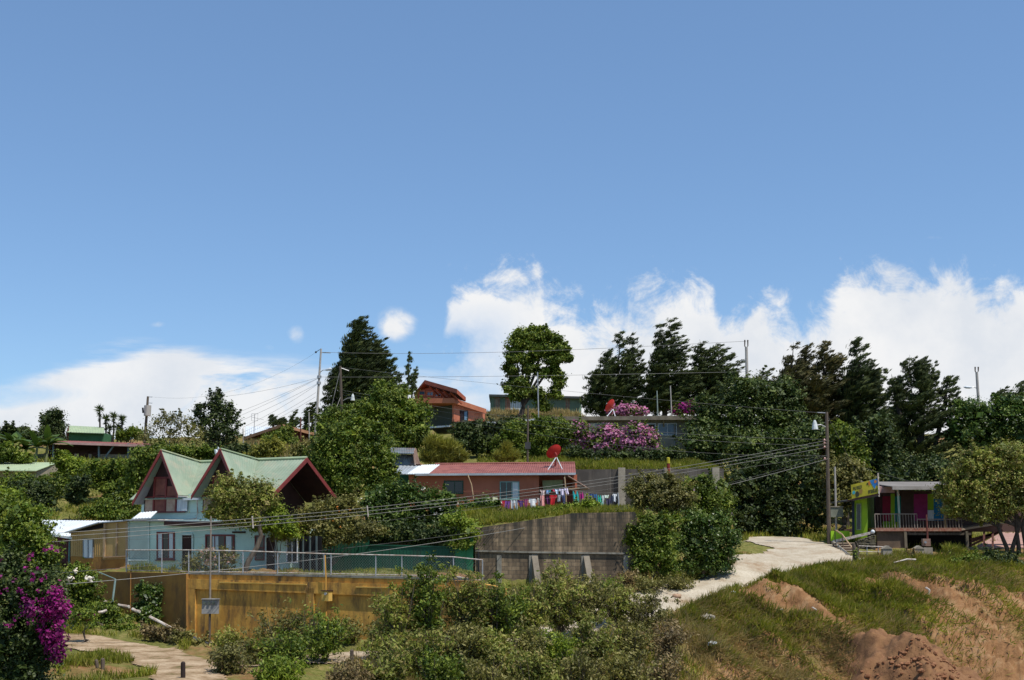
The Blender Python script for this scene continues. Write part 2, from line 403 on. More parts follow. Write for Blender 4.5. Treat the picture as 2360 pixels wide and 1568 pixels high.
    # soft clouds: ellipses broken up by noise
    def blob(px, py, rx, ry, amp, rot=0.):
        cx, cy = U(px), Vv(px, py); sx, sy = rx/F, ry/F
        dx = m('SUBTRACT', u, cx); dy = m('SUBTRACT', v, cy)
        if rot:
            c_, s_ = math.cos(rot), math.sin(rot)
            dx, dy = m('ADD', m('MULTIPLY', dx, c_), m('MULTIPLY', dy, s_)), m('SUBTRACT', m('MULTIPLY', dy, c_), m('MULTIPLY', dx, s_))
        ex = m('MULTIPLY', dx, 1/sx); ey = m('MULTIPLY', dy, 1/sy)
        r2 = m('ADD', m('MULTIPLY', ex, ex), m('MULTIPLY', ey, ey))
        return m('MULTIPLY', m('EXPONENT', m('MULTIPLY', r2, -1.)), amp)
    fine = nz(26, detail=9, rough=.62, off=(1,5,0), dist=.3); wisp = nz(9, .55, 2.6, detail=9, rough=.6, off=(2,9,0), dist=.8)
    puffs = None
    for a in ((912,747,52,40,1.1),(680,770,26,30,.75),(620,806,28,22,.55),(362,748,30,13,.6),(1035,612,12,16,.4),(1330,620,16,18,.35),(2165,548,55,10,.42),(985,800,60,40,.35),(760,838,30,18,.3)):
        b_ = blob(*a); puffs = b_ if puffs is None else m('MAXIMUM', puffs, b_)
    pa = nn(nt, 'ShaderNodeMapRange', i_1=.30, i_2=.95, interpolation_type='SMOOTHSTEP'); nt.links.new(m('MULTIPLY', puffs, m('MULTIPLY_ADD', fine, 2.2, -.15)), pa.inputs[0])
    veil = None
    for a in ((560,900,330,60,1.3),(360,860,240,40,.75),(700,955,260,60,1.0),(60,985,240,62,1.05),(330,800,150,26,.62),(180,870,190,24,.5,.12),(950,990,260,70,.55),(1000,910,140,80,.42),(240,935,110,30,.2),(420,990,260,60,.85)):
        b_ = blob(*a); veil = b_ if veil is None else m('ADD', veil, b_)
    va = nn(nt, 'ShaderNodeMapRange', i_1=.20, i_2=.95, i_4=.96, interpolation_type='SMOOTHSTEP'); nt.links.new(m('MULTIPLY', veil, m('MULTIPLY_ADD', wisp, 3.6, -.9)), va.inputs[0])
    inv = m('MULTIPLY', m('MULTIPLY', m('SUBTRACT', 1., cum_a), m('SUBTRACT', 1., pa.outputs[0])), m('SUBTRACT', 1., va.outputs[0]))
    alpha = m('SUBTRACT', 1., inv, clamp=True)
    sk = mixc(nt, 1., sky.outputs[0], SKYTINT, 'MULTIPLY')
    sk = mixc(nt, SKYFLAT, sk, tuple(x/S for x in (.215,.37,.63)))
    shade = ramp(nt, nz(8, detail=9, rough=.6, off=(4,4,0)), [(.36, tuple(x/S for x in (.74,.78,.84))), (.58, tuple(x/S for x in (.90,.905,.915)))])
    nt.links.new(mixc(nt, alpha, sk, shade), bg.inputs[0])
SKYTINT = (1.36, 1.60, 1.80); SKYFLAT = .30
build_sky()
sc = bpy.context.scene
sc.view_settings.view_transform = 'Standard'; sc.view_settings.look = 'None'; sc.view_settings.exposure = 0; sc.view_settings.gamma = 1
try:
    sc.cycles.use_denoising = True; sc.cycles.max_bounces = 6; sc.cycles.transparent_max_bounces = 6
    sc.world.cycles.sampling_method = 'MANUAL'; sc.world.cycles.sample_map_resolution = 512
except Exception as e: print(e)
# ================================================================ materials of the buildings
MINT = mat('mint_paint', (.56,.72,.62), (.48,.63,.55), 1.2, .7, dirt=(.26,.33,.30), dlo=.56, dhi=.8, dscale=1.2, dstretch=(1,1,.35))
MINTD = mat('dull_mint_board', (.45,.54,.47), (.40,.48,.42), 2, .7)  # slightly darker mint for the joints and the left panel
MINTW = mat('pale_trim', (.62,.70,.64), (.5,.58,.54), 2, .6)
ROOFG = mat('green_roof_sheet', (.27,.325,.235), (.215,.27,.19), .9, .65, dirt=(.36,.31,.22), dlo=.5, dhi=.75, dscale=1.5, bmp=.01)
ROOFG2 = mat('pale_green_roof_sheet', (.36,.43,.26), (.30,.37,.23), 1.0, .6, dirt=(.42,.36,.2), dlo=.6, dhi=.75)
RIDGE = mat('ridge_cap', (.50,.52,.33), (.42,.44,.28), 2, .6)
MAROON = mat('maroon_paint', (.20,.035,.03), (.15,.028,.024), 2.5, .5)
SOFFIT = mat('grey_soffit_board', (.36,.35,.33), (.28,.27,.26), 2, .8)
DARKW = mat('dark_timber_and_shade', (.045,.018,.014), (.03,.012,.01), 2, .8)
BRICKRED = mat('stained_plywood', (.24,.075,.05), (.17,.05,.035), 2.5, .6)
CURTAIN = mat('curtain_cloth', (.45,.33,.24), (.36,.22,.16), 3, .9)
WCURT = mat('white_curtain_cloth', (.62,.66,.66), (.48,.52,.54), 6, .9, stretch=(3,3,.2))
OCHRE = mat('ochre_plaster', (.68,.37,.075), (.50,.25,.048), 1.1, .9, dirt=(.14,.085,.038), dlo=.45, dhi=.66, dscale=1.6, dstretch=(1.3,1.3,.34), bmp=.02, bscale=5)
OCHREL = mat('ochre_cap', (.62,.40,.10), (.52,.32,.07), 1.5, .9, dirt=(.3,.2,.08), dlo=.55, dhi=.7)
OCHRED = mat('ochre_block_and_shade', (.30,.155,.035), (.25,.12,.03), 1.5, .9, dirt=(.12,.07,.03), dlo=.5, dhi=.7, dstretch=(1,1,.4), bmp=.02, bscale=6)
TAN = mat('tan_sheet', (.44,.29,.11), (.36,.23,.085), 1, .7, dirt=(.25,.16,.06), dlo=.55, dhi=.75, dstretch=(2,2,.2))
TERRA = mat('terracotta_paint', (.42,.14,.08), (.37,.12,.065), .8, .85, dirt=(.20,.09,.06), dlo=.56, dhi=.78, dstretch=(1,1,.3))
REDROOF = mat('faded_red_sheet', (.27,.095,.075), (.19,.062,.05), 1.4, .6, dirt=(.27,.10,.07), dlo=.5, dhi=.7, dscale=2)
ZINC = mat('zinc_sheet', (.44,.47,.49), (.36,.38,.40), 1.5, .45, dirt=(.25,.22,.19), dlo=.58, dhi=.75, metal=.3)
ZINCD = mat('weathered_zinc', (.20,.23,.24), (.14,.155,.16), 2, .6, dirt=(.22,.12,.08), dlo=.5, dhi=.7, metal=.2)
RUST = mat('rusty_zinc', (.28,.19,.14), (.19,.11,.08), 3, .8)
WHITEM = mat('white_metal', (.66,.69,.70), (.58,.61,.63), 1.5, .5, dirt=(.45,.45,.42), dlo=.6, dhi=.75)
GREYW = mat('grey_plaster', (.22,.215,.185), (.17,.165,.14), .8, .9, dirt=(.09,.085,.06), dlo=.52, dhi=.72, dstretch=(1,1,.25))
CONC = mat('concrete', (.27,.25,.205), (.20,.18,.145), 1.4, .9, dirt=(.07,.06,.045), dlo=.5, dhi=.68, dscale=1.4, dstretch=(1.5,1.5,.3), bmp=.02, bscale=6)
CONCL = mat('pale_concrete', (.31,.275,.215), (.24,.21,.165), 1.5, .9, bmp=.01)
DGREEN = mat('dark_green_sheet', (.012,.085,.048), (.009,.062,.038), .9, .5, dirt=(.03,.06,.035), dlo=.5, dhi=.7, dstretch=(2,2,.3))
LGREEN = mat('mid_green_sheet', (.03,.20,.085), (.025,.16,.07), .9, .5, dirt=(.05,.12,.06), dlo=.5, dhi=.7, dstretch=(2,2,.3))
OLIVE = mat('olive_board', (.066,.078,.052), (.055,.065,.045), 1, .8)
SALMON = mat('salmon_paint', (.50,.17,.09), (.43,.14,.075), 1, .8)
ORTRIM = mat('burnt_orange_trim', (.40,.10,.045), (.32,.075,.035), 1.5, .6)
LIME = mat('lime_paint', (.26,.42,.015), (.21,.36,.012), 1, .7, dirt=(.12,.22,.03), dlo=.55, dhi=.75)
YELP = mat('yellow_paint', (.44,.38,.03), (.34,.30,.02), 1.4, .6)
STEEL = mat('galvanised_steel', (.42,.42,.42), (.32,.32,.32), 3, .45, metal=.4)
RAILW = mat('pale_weathered_rail', (.55,.50,.44), (.35,.26,.2), 6, .6)
WOODP = mat('weathered_post_wood', (.13,.10,.075), (.08,.06,.045), 3, .9, stretch=(4,4,.5))
WOODL = mat('pale_timber', (.42,.29,.17), (.34,.22,.12), 3, .8)
POLEC = mat('pole_concrete', (.40,.37,.33), (.32,.29,.26), 1.5, .9)
BLACKP = mat('black_plastic', (.02,.02,.022), None, 2, .4)
WIRE = mat('cable_sheath', (.21,.20,.18), (.15,.145,.13), 3, .5)
WIRED = mat('dark_cable_sheath', (.06,.06,.06), None, 3, .5)
REDP = mat('red_paint', (.50,.030,.022), (.40,.02,.018), 1.5, .45)
PINKC = mat('pink_concrete', (.42,.25,.20), (.34,.20,.16), .9, .9)
GLASSD = glass('dark_window_glass', (.012,.014,.018)); GLASSB = glass('blue_window_glass', (.05,.085,.13), .1)
DARKIN = mat('interior_shade', (.012,.010,.010), None, 1, .9)  # near-black base colour that paints the shade of interiors

def blockmat():
    m, nt, b = new_mat('stained_blockwork'); b.inputs['Roughness'].default_value = .95
    c = coords(nt); sp = nt.nodes.new('ShaderNodeSeparateXYZ'); nt.links.new(c, sp.inputs[0])
    cb = nt.nodes.new('ShaderNodeCombineXYZ'); nt.links.new(sp.outputs[0], cb.inputs[0]); nt.links.new(sp.outputs[2], cb.inputs[1])
    br = nn(nt, 'ShaderNodeTexBrick', i_Scale=1., i_Mortar_Size=.012, i_Bias=0.)
    br.inputs['Brick Width'].default_value = .40; br.inputs['Row Height'].default_value = .20
    br.inputs['Color1'].default_value = (.42,.30,.18,1); br.inputs['Color2'].default_value = (.24,.17,.105,1); br.inputs['Mortar'].default_value = (.15,.118,.085,1)
    nt.links.new(cb.outputs[0], br.inputs['Vector'])
    hi = ramp(nt, noise(nt, coords(nt, (1,1,.35)), .55, 8, .7), [(.42, (0,0,0)), (.60, (1,1,1))])
    col = mixc(nt, hi, br.outputs[0], mixc(nt, 1., br.outputs[0], (.40,.40,.42), 'MULTIPLY'))
    st = ramp(nt, noise(nt, coords(nt, (1.6,1.6,.14)), 1.2, 9, .7), [(.40, (0,0,0)), (.56, (1,1,1))])
    hz = nn(nt, 'ShaderNodeMapRange', i_1=-2.2, i_2=1.4, i_3=.16, i_4=1.); nt.links.new(sp.outputs[2], hz.inputs[0])
    m2 = nn(nt, 'ShaderNodeMath', operation='MULTIPLY'); nt.links.new(st, m2.inputs[0]); nt.links.new(hz.outputs[0], m2.inputs[1])
    col = mixc(nt, m2.outputs[0], col, (.035,.033,.026)); nt.links.new(col, b.inputs['Base Color'])
    bump(nt, b, br.outputs['Fac'], -.02, .5)
    return m
BLOCK = blockmat()

# ---------------------------------------------------------------- helpers on planes
def frame_window(parent, c4, fm, gm, fw=.06, mull=(), trans=(), name='window', depth=.05, pane='pane', sill=None, curtain=None):
    """c4: bl, br, tr, tl world points on a wall plane, facing the viewer"""
    bl, br, tr, tl = [V(p) for p in c4]; ax = (br-bl).normalized(); up = (tl-bl).normalized(); n = ax.cross(up).normalized()
    if n.y > 0: n = -n
    o = n*.012; f = MB(); w = (br-bl).length; h = (tl-bl).length
    for p, q in ((bl+ax*fw/2, tl+ax*fw/2), (br-ax*fw/2, tr-ax*fw/2)): f.bar(p+n*depth/2, q+n*depth/2, fw, depth, up=ax if 0 else n)
    for p, q in ((bl+ax*fw+up*fw/2, br-ax*fw+up*fw/2), (tl+ax*fw-up*fw/2, tr-ax*fw-up*fw/2)): f.bar(p+n*depth/2, q+n*depth/2, fw, depth, up=n)
    for t in mull: f.bar(bl+ax*w*t+n*depth*.4+up*fw, tl+ax*w*t+n*depth*.4-up*fw, fw*.7, depth*.7, up=n)
    for t in trans: f.bar(bl+up*h*t+n*depth*.4+ax*fw, br+up*h*t+n*depth*.4-ax*fw, fw*.7, depth*.6, up=n)
    fr = f.build(name, fm, parent)
    p = MB(); p.prism([bl+ax*fw*.9+up*fw*.9+o, br-ax*fw*.9+up*fw*.9+o, tr-ax*fw*.9-up*fw*.9+o, tl+ax*fw*.9-up*fw*.9+o], n*.006)
    p.build(pane, gm, fr)
    if curtain:
        for k, (t0, t1, cm) in enumerate(curtain):
            q = MB(); q.prism([bl+ax*w*t0+up*fw+n*.020, bl+ax*w*t1+up*fw+n*.020, tl+ax*w*t1-up*fw+n*.020, tl+ax*w*t0-up*fw+n*.020], n*.006); q.build('curtain', cm, fr)
    if sill:
        s = MB(); s.bar(bl-ax*.05+n*.06-up*.03, br+ax*.05+n*.06-up*.03, .12, .05); s.build('sill', sill, fr)
    return fr
def wq(pl, x0, y0, x1, y1):
    return [hit(pl, x0, y1), hit(pl, x1, y1), hit(pl, x1, y0), hit(pl, x0, y0)]
def slab(mb, pl, pts, back):
    """wall piece: view outline on a plane, extruded backwards"""
    n = pl[1] if pl[1].y > 0 else -pl[1]
    return mb.prism([hit(pl, *p) for p in pts], n*back)

# ================================================================ mint house with two steep dormers
_r = V((.893,-.45,0)); _b = V((.45,.893,0)); _O = V((-17.85,69.3,0))
def H(u, v, z): return _O+_r*u+_b*v+V((0,0,z))
def HP(v): return (H(0,v,0), _b)
def HU(v, px, py=1250):
    q = hit(HP(v), px, py); return (q-_O).dot(_r)
def mint_house():
    zg = -1.55
    T = thing('gabled_house', 'mint green two storey house with two steep maroon trimmed dormers and pale green roof', 'house', H(3,0,zg))
    # lower storey front wall with its return, upper storey
    uL = HU(-4.2, 295); uR = 9.6
    w = MB(); w.obox(H(uL,-4.2,zg), _r*(uR-uL), _b*.15, V((0,0,2.72)))
    w.obox(H(uL,-4.05,zg), _r*.15, _b*6.4, V((0,0,2.7)))
    w.obox(H(uR-.15,-4.05,zg), _r*.15, _b*6.4, V((0,0,2.4)))
    w.obox(H(uL+.15,2.2,zg), _r*(uR-uL-.3), _b*.15, V((0,0,2.6)))
    w.build('lower_wall', MINT, T)
    uw = HU(-2.8, 325, 1190)
    w = MB(); w.obox(H(uw,-2.8,.6), _r*(5.5-uw), _b*.15, V((0,0,2.0)))
    w.obox(H(uw,-2.65,.6), _r*.15, _b*5.2, V((0,0,1.9)))
    w.build('upper_wall', MINT, T)
    # board joints, shallow relief strips
    w = MB()
    for z in (.86, 1.22, 1.58): w.bar(H(uw,-2.815,z), H(5.4,-2.815,z), .02, .018)
    w.build('board_joint', MINTD, T)
    # deck of the lean-to between the storeys
    w = MB(); w.prism([H(uL-.1,-4.55,1.13), H(uR,-4.55,.93), H(uR,-2.82,1.05), H(uL-.1,-2.82,1.22)], (0,0,.05)); w.build('lean_to_roof', ZINCD, T)
    w = MB(); w.prism([H(1.7,-4.57,.86), H(6.4,-4.57,.80), H(6.4,-4.57,.94), H(1.7,-4.57,1.10)], _b*.03); w.build('eave_board', DARKW, T)
    # main roof
    zr, ze = 4.5, 2.35; eR = 7.45; eL = -2.35
    m = MB(); m.corr(H(eL,-3.0,ze), H(eR,-3.0,ze), H(eR,0,zr), H(eL,0,zr), 46, .006); m.corr(H(eR,3.0,ze), H(eL,3.0,ze), H(eL,0,zr), H(eR,0,zr), 46, .006)
    roof = m.build('roof', ROOFG, T)
    m = MB(); m.tube([H(eL,0,zr+.05), H(eR,0,zr+.05)], .09, 6); m.build('ridge_cap', ROOFG2, roof)
    m = MB(); m.bar(H(1.62,-3.08,ze-.05), H(2.75,-3.08,ze-.05), .14, .12); m.build('gutter', WHITEM, roof); m = MB(); m.bar(H(5.9,-3.08,ze-.05), H(eR,-3.08,ze-.05), .14, .12); m.build('gutter', WHITEM, roof)
    m = MB(); m.tube([H(2.55,-3.05,ze-.1), H(2.5,-2.9,1.6), H(2.42,-2.9,1.25), H(2.0,-3.6,1.16), H(1.1,-4.4,1.17)], .035, 6); m.build('downpipe', RAILW, T)
    # right hand gable end: big overhang, its shade put into near-black colours
    m = MB()
    for s in (-1, 1):
        m.prism([H(eR+.05,0,zr+.06), H(eR+.05,s*3.06,ze+.02), H(eR+.05,s*3.06,ze-.22), H(eR+.05,0,zr-.2)], -_r*.06)
    m.build('barge_board', MAROON, roof)
    m = MB(); m.prism([H(5.3,-2.75,.95), H(5.3,2.75,.95), H(5.3,2.75,ze-.1), H(5.3,0,zr-.2), H(5.3,-2.75,ze-.1)], _r*.08); m.build('gable_wall', DARKW, T)
    m = MB(); m.prism([H(5.35,-2.9,ze-.12), H(7.4,-2.9,ze-.12), H(7.4,0,zr-.16), H(5.35,0,zr-.16)], (0,0,.03)); m.prism([H(5.35,2.9,ze-.12), H(7.4,2.9,ze-.12), H(7.4,0,zr-.16), H(5.35,0,zr-.16)], (0,0,.03)); m.build('soffit', DARKW, T)
    # balcony floor and posts under the overhang
    m = MB(); m.obox(H(5.4,-3,.84), _r*2.7, _b*6, V((0,0,.12))); m.build('balcony_floor', DARKW, T)
    for v in (-2.9,):
        m = MB(); m.bar(H(8.0,v,zg), H(8.0,v,.86), .12); m.build('post', MINTW, T)
    # dormers
    for u0, za, lL in ((0.0, 4.97, 2.05), (4.15, 4.90, 2.42)):
        zL, zR = (2.13, 2.5) if u0 == 0 else (2.42, 2.45); wL, wR = (1.45, 1.75)
        A = H(u0,-3.23,za); J = H(u0+.02,-.02,zr); vv = -3.67
        fl = H(u0-wL,vv,zL); fr = H(u0+wR,vv,zR)
        def back(u, z):  # where a slope line running back meets the main roof
            v = -3.0*(zr-z)/(zr-ze); return H(u, min(v,0), z)
        d = MB(); d.corr(fr, back(u0+wR, zR), J, A, 14, .005); d.corr(back(u0-wL, max(zL, ze)), fl, A, J, 14, .005)
        dr = d.build('dormer_roof', ROOFG, T)
        c = MB(); c.bar(A+V((0,0,.05)), J+V((0,0,.06)), .16, .05); c.build('ridge_cap', RIDGE if u0 == 0 else ROOFG2, dr)
        d = MB(); n = -_b
        for p, q in ((A, fl), (A, fr)):
            d.prism([p+n*.04+V((0,0,.06)), q+n*.04+V((0,0,.04)), q+n*.04-V((0,0,.17)), p+n*.04-V((0,0,.26))], -n*.05)
        d.build('barge_board', MAROON, dr)
        s = MB(); s.prism([A-V((0,0,.10)), fl-V((0,0,.02))+V((0,0,-.06)), H(u0-wL,-2.82,zL-.08), H(u0,-2.82,za-.13)], (0,0,.02)); s.prism([A-V((0,0,.10)), fr-V((0,0,.08)), H(u0+wR,-2.82,zR-.08), H(u0,-2.82,za-.13)], (0,0,.02)); s.build('soffit', SOFFIT, dr)
        g_ = MB(); g_.prism([H(u0-wL+.12,-2.9,1.62), H(u0+wR-.06,-2.9,1.62), H(u0+wR-.06,-2.9,zR-.02), H(u0,-2.9,za-.2), H(u0-wL+.12,-2.9,zL+.1)], _b*.08); gb = g_.build('gable_board', DARKW, T)
        # window assembly
        x0 = u0-.62; cw = MB()
        for uu in (u0-.62, u0+.22, u0+.98): cw.bar(H(uu,-2.93,1.62), H(uu,-2.93,3.55 if uu < u0+.9 else 3.1), .1, .06, up=_b)
        cw.bar(H(u0-.62,-2.93,3.5), H(u0+.5,-2.93,3.5), .1, .06, up=_b); cw.bar(H(u0-.62,-2.93,2.5), H(u0+1.0,-2.93,2.42), .06, .05, up=_b)
        cw.bar(H(u0-wL+.1,-2.93,2.45), H(u0-.62,-2.93,2.45), .06, .05, up=_b); cw.bar(H(u0-wL+.1,-2.93,1.62), H(u0+wR-.1,-2.93,1.62), .06, .05, up=_b)
        wi = cw.build('window', MAROON, T)
        for a, b_, z0, z1, mm in ((u0-.56,u0+.17,2.54,3.44,BRICKRED),(u0-.56,u0+.17,1.66,2.46,BRICKRED),(u0+.28,u0+.92,2.5,3.02,BRICKRED),(u0+.28,u0+.92,1.66,2.4,CURTAIN),(u0-1.25,u0-.70,1.66,2.4,CURTAIN)):
            q = MB(); q.obox(H(a,-2.915,z0), _r*(b_-a), _b*.01, V((0,0,z1-z0))); q.build('panel', mm, wi)
        q = MB(); q.obox(H(u0+1.05,-2.925,1.66), _r*.72, _b*.02, V((0,0,.82))); q.build('side_pane', WCURT, wi)
    # lower openings
    pl = HP(-4.21)
    frame_window(T, wq(pl,362,1226,403,1290), MAROON, GLASSD, .09, (.33,.67), (), sill=MAROON, curtain=((.05,.30,WCURT),(.70,.95,WCURT)))
    frame_window(T, wq(pl,474,1232,541,1292), MAROON, GLASSD, .09, (.33,.67), (), sill=MAROON, curtain=((.25,.45,WCURT),(.72,.9,WCURT)))
    frame_window(T, wq(pl,588,1234,611,1292), MAROON, GLASSD, .07, (), (.5,))
    frame_window(T, wq(pl,661,1240,687,1298), WHITEM, GLASSD, .05, (.5,), ())
    for x0, x1, y0 in ((420,445,1232), (614,637,1238)):
        c = wq(pl,x0,y0,x1,1318); d = MB(); d.prism(c, -_b*.03); dd = d.build('door', DARKW, T)
        d = MB(); n = -_b*.05
        d.bar(c[0]+n, c[3]+n, .08, .05, up=_b); d.bar(c[1]+n, c[2]+n, .08, .05, up=_b); d.bar(c[3]+n, c[2]+n, .08, .05, up=_b); d.build('frame', MINTW, dd)
        d = MB(); d.ball(c[1].lerp(c[2], .45)-_r*.12-_b*.07, .04); d.build('handle', STEEL, dd)
    # pale panel, corner posts and plinth line on the left part of the wall
    d = MB(); d.prism(wq(pl,299,1207,342,1287), -_b*.03); d.build('wall_panel', MINTD, T)
    d = MB(); c = wq(pl,297,1289,343,1293); d.prism(c, -_b*.08)
    for x in (297, 344): d.bar(hit(pl,x,1203)-_b*.04, hit(pl,x,1316)-_b*.04, .07, .06, up=_b)
    d.build('trim', MINTW, T)
    d = MB(); c = wq(pl,536,1225,566,1229); d.prism(c, -_b*.05); d.build('shelf', DARKW, T)
    # carport on the right end: near-black pane and dimmed posts paint its shade
    c = wq(pl,690,1236,742,1316); d = MB(); d.prism(c, -_b*.012); d.build('carport_shade_pane', DARKIN, T)
    for x in (700, 716, 731):
        d = MB(); d.bar(hit(pl,x,1236)-_b*.06, hit(pl,x,1318)-_b*.06, .07, .07, up=_b); d.build('post', mat('dim_teal_post', (.08,.11,.11), None, 2), T)
    return T
mint_house()
def chimney():
    p = H(.9,.35,4.3); m = MB(); m.tube([p, p+V((0,0,.75))], .09, 8); T = thing('water_pipe_vent', 'white plastic vent standing behind the ridge between both steep dormers', 'vent', p)
    m.build('pipe', WHITEM, T); q = MB(); q.tube([p+V((0,0,.72)), p+V((-.05,0,.9)), p+V((.1,0,1.0))], .13, 8); q.build('cap', WHITEM, T)
chimney()
def cat_roof_clutter():
    p = H(-.4,-3.9,1.25); m = MB()
    m.corr(p+V((-.55,-.3,0)), p+V((.5,-.45,.05)), p+V((.65,.25,.42)), p+V((-.3,.3,.35)), 6, .015)
    m.solo('loose_roof_sheet', WHITEM, 'white sheet lying bent on the lean-to roof below the first dormer', 'roof sheet')
cat_roof_clutter()

# ================================================================ tan shed and neighbours at the left
def tan_shed():
    A = hit(HP(-4.25), 293, 1250); A.z = 0; B = P(163, 1250, 68.0); B.z = 0
    pl = plane(B, A); T = thing('tan_shed', 'tan sheet metal shed with barred window and dark sagging roof edge beside mint house', 'shed', V((B.x,B.y,-1.8)))
    n = pl[1] if pl[1].y > 0 else -pl[1]
    m = MB(); slab(m, pl, [(293,1201),(293,1318),(163,1330),(163,1226),(238,1207)], .1)
    for i in range(16):
        x = 168+i*4.6
        if not 190 < x < 218: slab(m, (pl[0]-n*.015, pl[1]), [(x,1226),(x+1.4,1226),(x+1.2,1280),(x-.2,1280)], .02)
    m.build('wall', TAN, T)
    m = MB(); slab(m, (pl[0]-n*.02, pl[1]), [(293,1288),(293,1322),(163,1336),(163,1282),(235,1284),(236,1290)], .03); m.build('plinth', OCHRED, T)
    for x0, x1 in ((238.5,243),(267,270.5),(289,294)):
        m = MB(); slab(m, (pl[0]-n*.05, pl[1]), [(x0,1207),(x1,1206),(x1-2 if x1 < 280 else x1,1284),(x0-2 if x1 < 280 else x0,1284)], .06); m.build('batten', WOODL, T)
    m = MB(); slab(m, (pl[0]-n*.10, pl[1]), [(238,1283),(290,1280.5),(290,1283.5),(238,1286)], .12); m.build('ledge', WOODL, T)
    frame_window(T, wq((pl[0]-n*.01, pl[1]),192,1242,216,1287), ZINCD, GLASSB, .05, (.5,), (), curtain=((.05,.45,WCURT),(.55,.95,WCURT)))
    a, b, c, d = hit(pl,160,1226), hit(pl,239,1203.5), hit(pl,297,1199), None
    m = MB(); bk = n*5.0
    m.corr(a-n*.35-V((0,0,.02)), b-n*.35, b+bk+V((0,0,.3)), a+bk+V((0,0,.3)), 24, .015); m.corr(b-n*.15, c-n*.15, c+bk+V((0,0,.3)), b+bk+V((0,0,.3)), 16, .015)
    m.build('roof', ZINC, T)
    m = MB(); m.prism([a-n*.02-V((0,0,.05)), b-n*.02-V((0,0,.05)), b-n*.02-V((0,0,.32)), b-n*.02-V((0,0,.32))+(a-b)*.02, a-n*.02-V((0,0,.1))], n*.02); m.build('gap_shade', DARKIN, T)  # near-black wedge painting the unlit gap under the roof edge
tan_shed()
def maroon_shed():
    d = 69.5; pl = plane(P(60,1250,70.5), P(163,1250,68.8)); n = pl[1] if pl[1].y > 0 else -pl[1]
    T = thing('maroon_shed', 'dark maroon shed under a wide white roof sheet left of tan shed', 'shed', V((P(110,1250,70).x, 70, -2)))
    m = MB(); slab(m, pl, [(75,1236),(163,1236),(163,1345),(75,1345)], .1)
    for i in range(20): slab(m, (pl[0]-n*.01, pl[1]), [(77+i*4.3,1237),(78+i*4.3,1237),(78+i*4.3,1344),(77+i*4.3,1344)], .02)
    m.build('wall', mat('maroon_sheet', (.10,.016,.016), (.07,.012,.012), 2, .6), T)
    E0, E1 = hit((pl[0]-n*.5, pl[1]), 88, 1226), hit((pl[0]-n*.5, pl[1]), 168, 1239)
    R0, R1 = P(66,1198,74.5), P(268,1201,72.5)
    m = MB(); m.corr(E0, E1, R1, R0, 30, .012); m.build('roof', WHITEM, T)
    m = MB(); m.bar(E0-n*.05-V((0,0,.05)), E1-n*.05-V((0,0,.05)), .05, .1); m.build('fascia', WHITEM, T)
    m = MB(); m.tube([hit((pl[0]-n*.3, pl[1]),161,1238), hit((pl[0]-n*.3, pl[1]),158,1345)], .06, 8); m.build('downpipe', mat('teal_pipe', (.12,.24,.22), None, 2), T)
maroon_shed()

# ================================================================ ochre retaining wall and chain link fence
OP1 = plane((-15.4,57,0), (-1.2,50.5,0)); OP0 = plane((-20.7,61.9,0), (-15.4,57,0))
_n1 = OP1[1] if OP1[1].y > 0 else -OP1[1]; _n0 = OP0[1] if OP0[1].y > 0 else -OP0[1]
def ochre_wall():
    T = thing('ochre_retaining_wall', 'long stained ochre retaining wall with recessed panels below the chain link fence', 'retaining wall', (-8,53.6,-4.4))
    m = MB(); slab(m, OP1, [(429,1322),(1086,1341),(1160,1356),(1160,1500),(429,1500)], .35)
    # front frame: raised bands leaving recessed panels
    F1 = (OP1[0]-_n1*.10, OP1[1])
    slab(m, F1, [(429,1334),(1084,1352),(1150,1364),(1150,1382),(1000,1379),(429,1357)], .12)
    for x, w in ((433,16),(524,0),(706,17),(850,0),(917,19),(1090,16)):
        if w: slab(m, F1, [(x,1356),(x+w,1357),(x+w,1496),(x,1496)], .12)
    slab(m, F1, [(430,1455),(520,1462),(706,1469),(706,1500),(430,1500)], .12) if 0 else None
    m.build('wall', OCHRE, T)
    m = MB(); slab(m, (OP1[0]-_n1*.14, OP1[1]), [(505,1341),(650,1344.5),(706,1346.5),(706,1349),(650,1347.5),(505,1344)], .05); slab(m, (OP1[0]-_n1*.14, OP1[1]), [(820,1352),(900,1354),(900,1356.5),(820,1354.5)], .05); m.build('ledge', OCHREL, T)
    m = MB(); slab(m, OP0, [(180,1324),(250,1318),(429,1322),(429,1500),(180,1420)], .35); m.build('side_wall', OCHRED, T)  # side face in darker ochre, its shade put into the colour
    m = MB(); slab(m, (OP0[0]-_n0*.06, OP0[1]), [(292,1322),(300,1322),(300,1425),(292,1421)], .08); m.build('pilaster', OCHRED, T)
    m = MB(); slab(m, (OP1[0]-_n1*.05, OP1[1]), [(429,1320),(560,1321.5),(1086,1333),(1086,1338),(560,1326),(429,1324)], .5); m.build('coping', CONC, T)
ochre_wall()
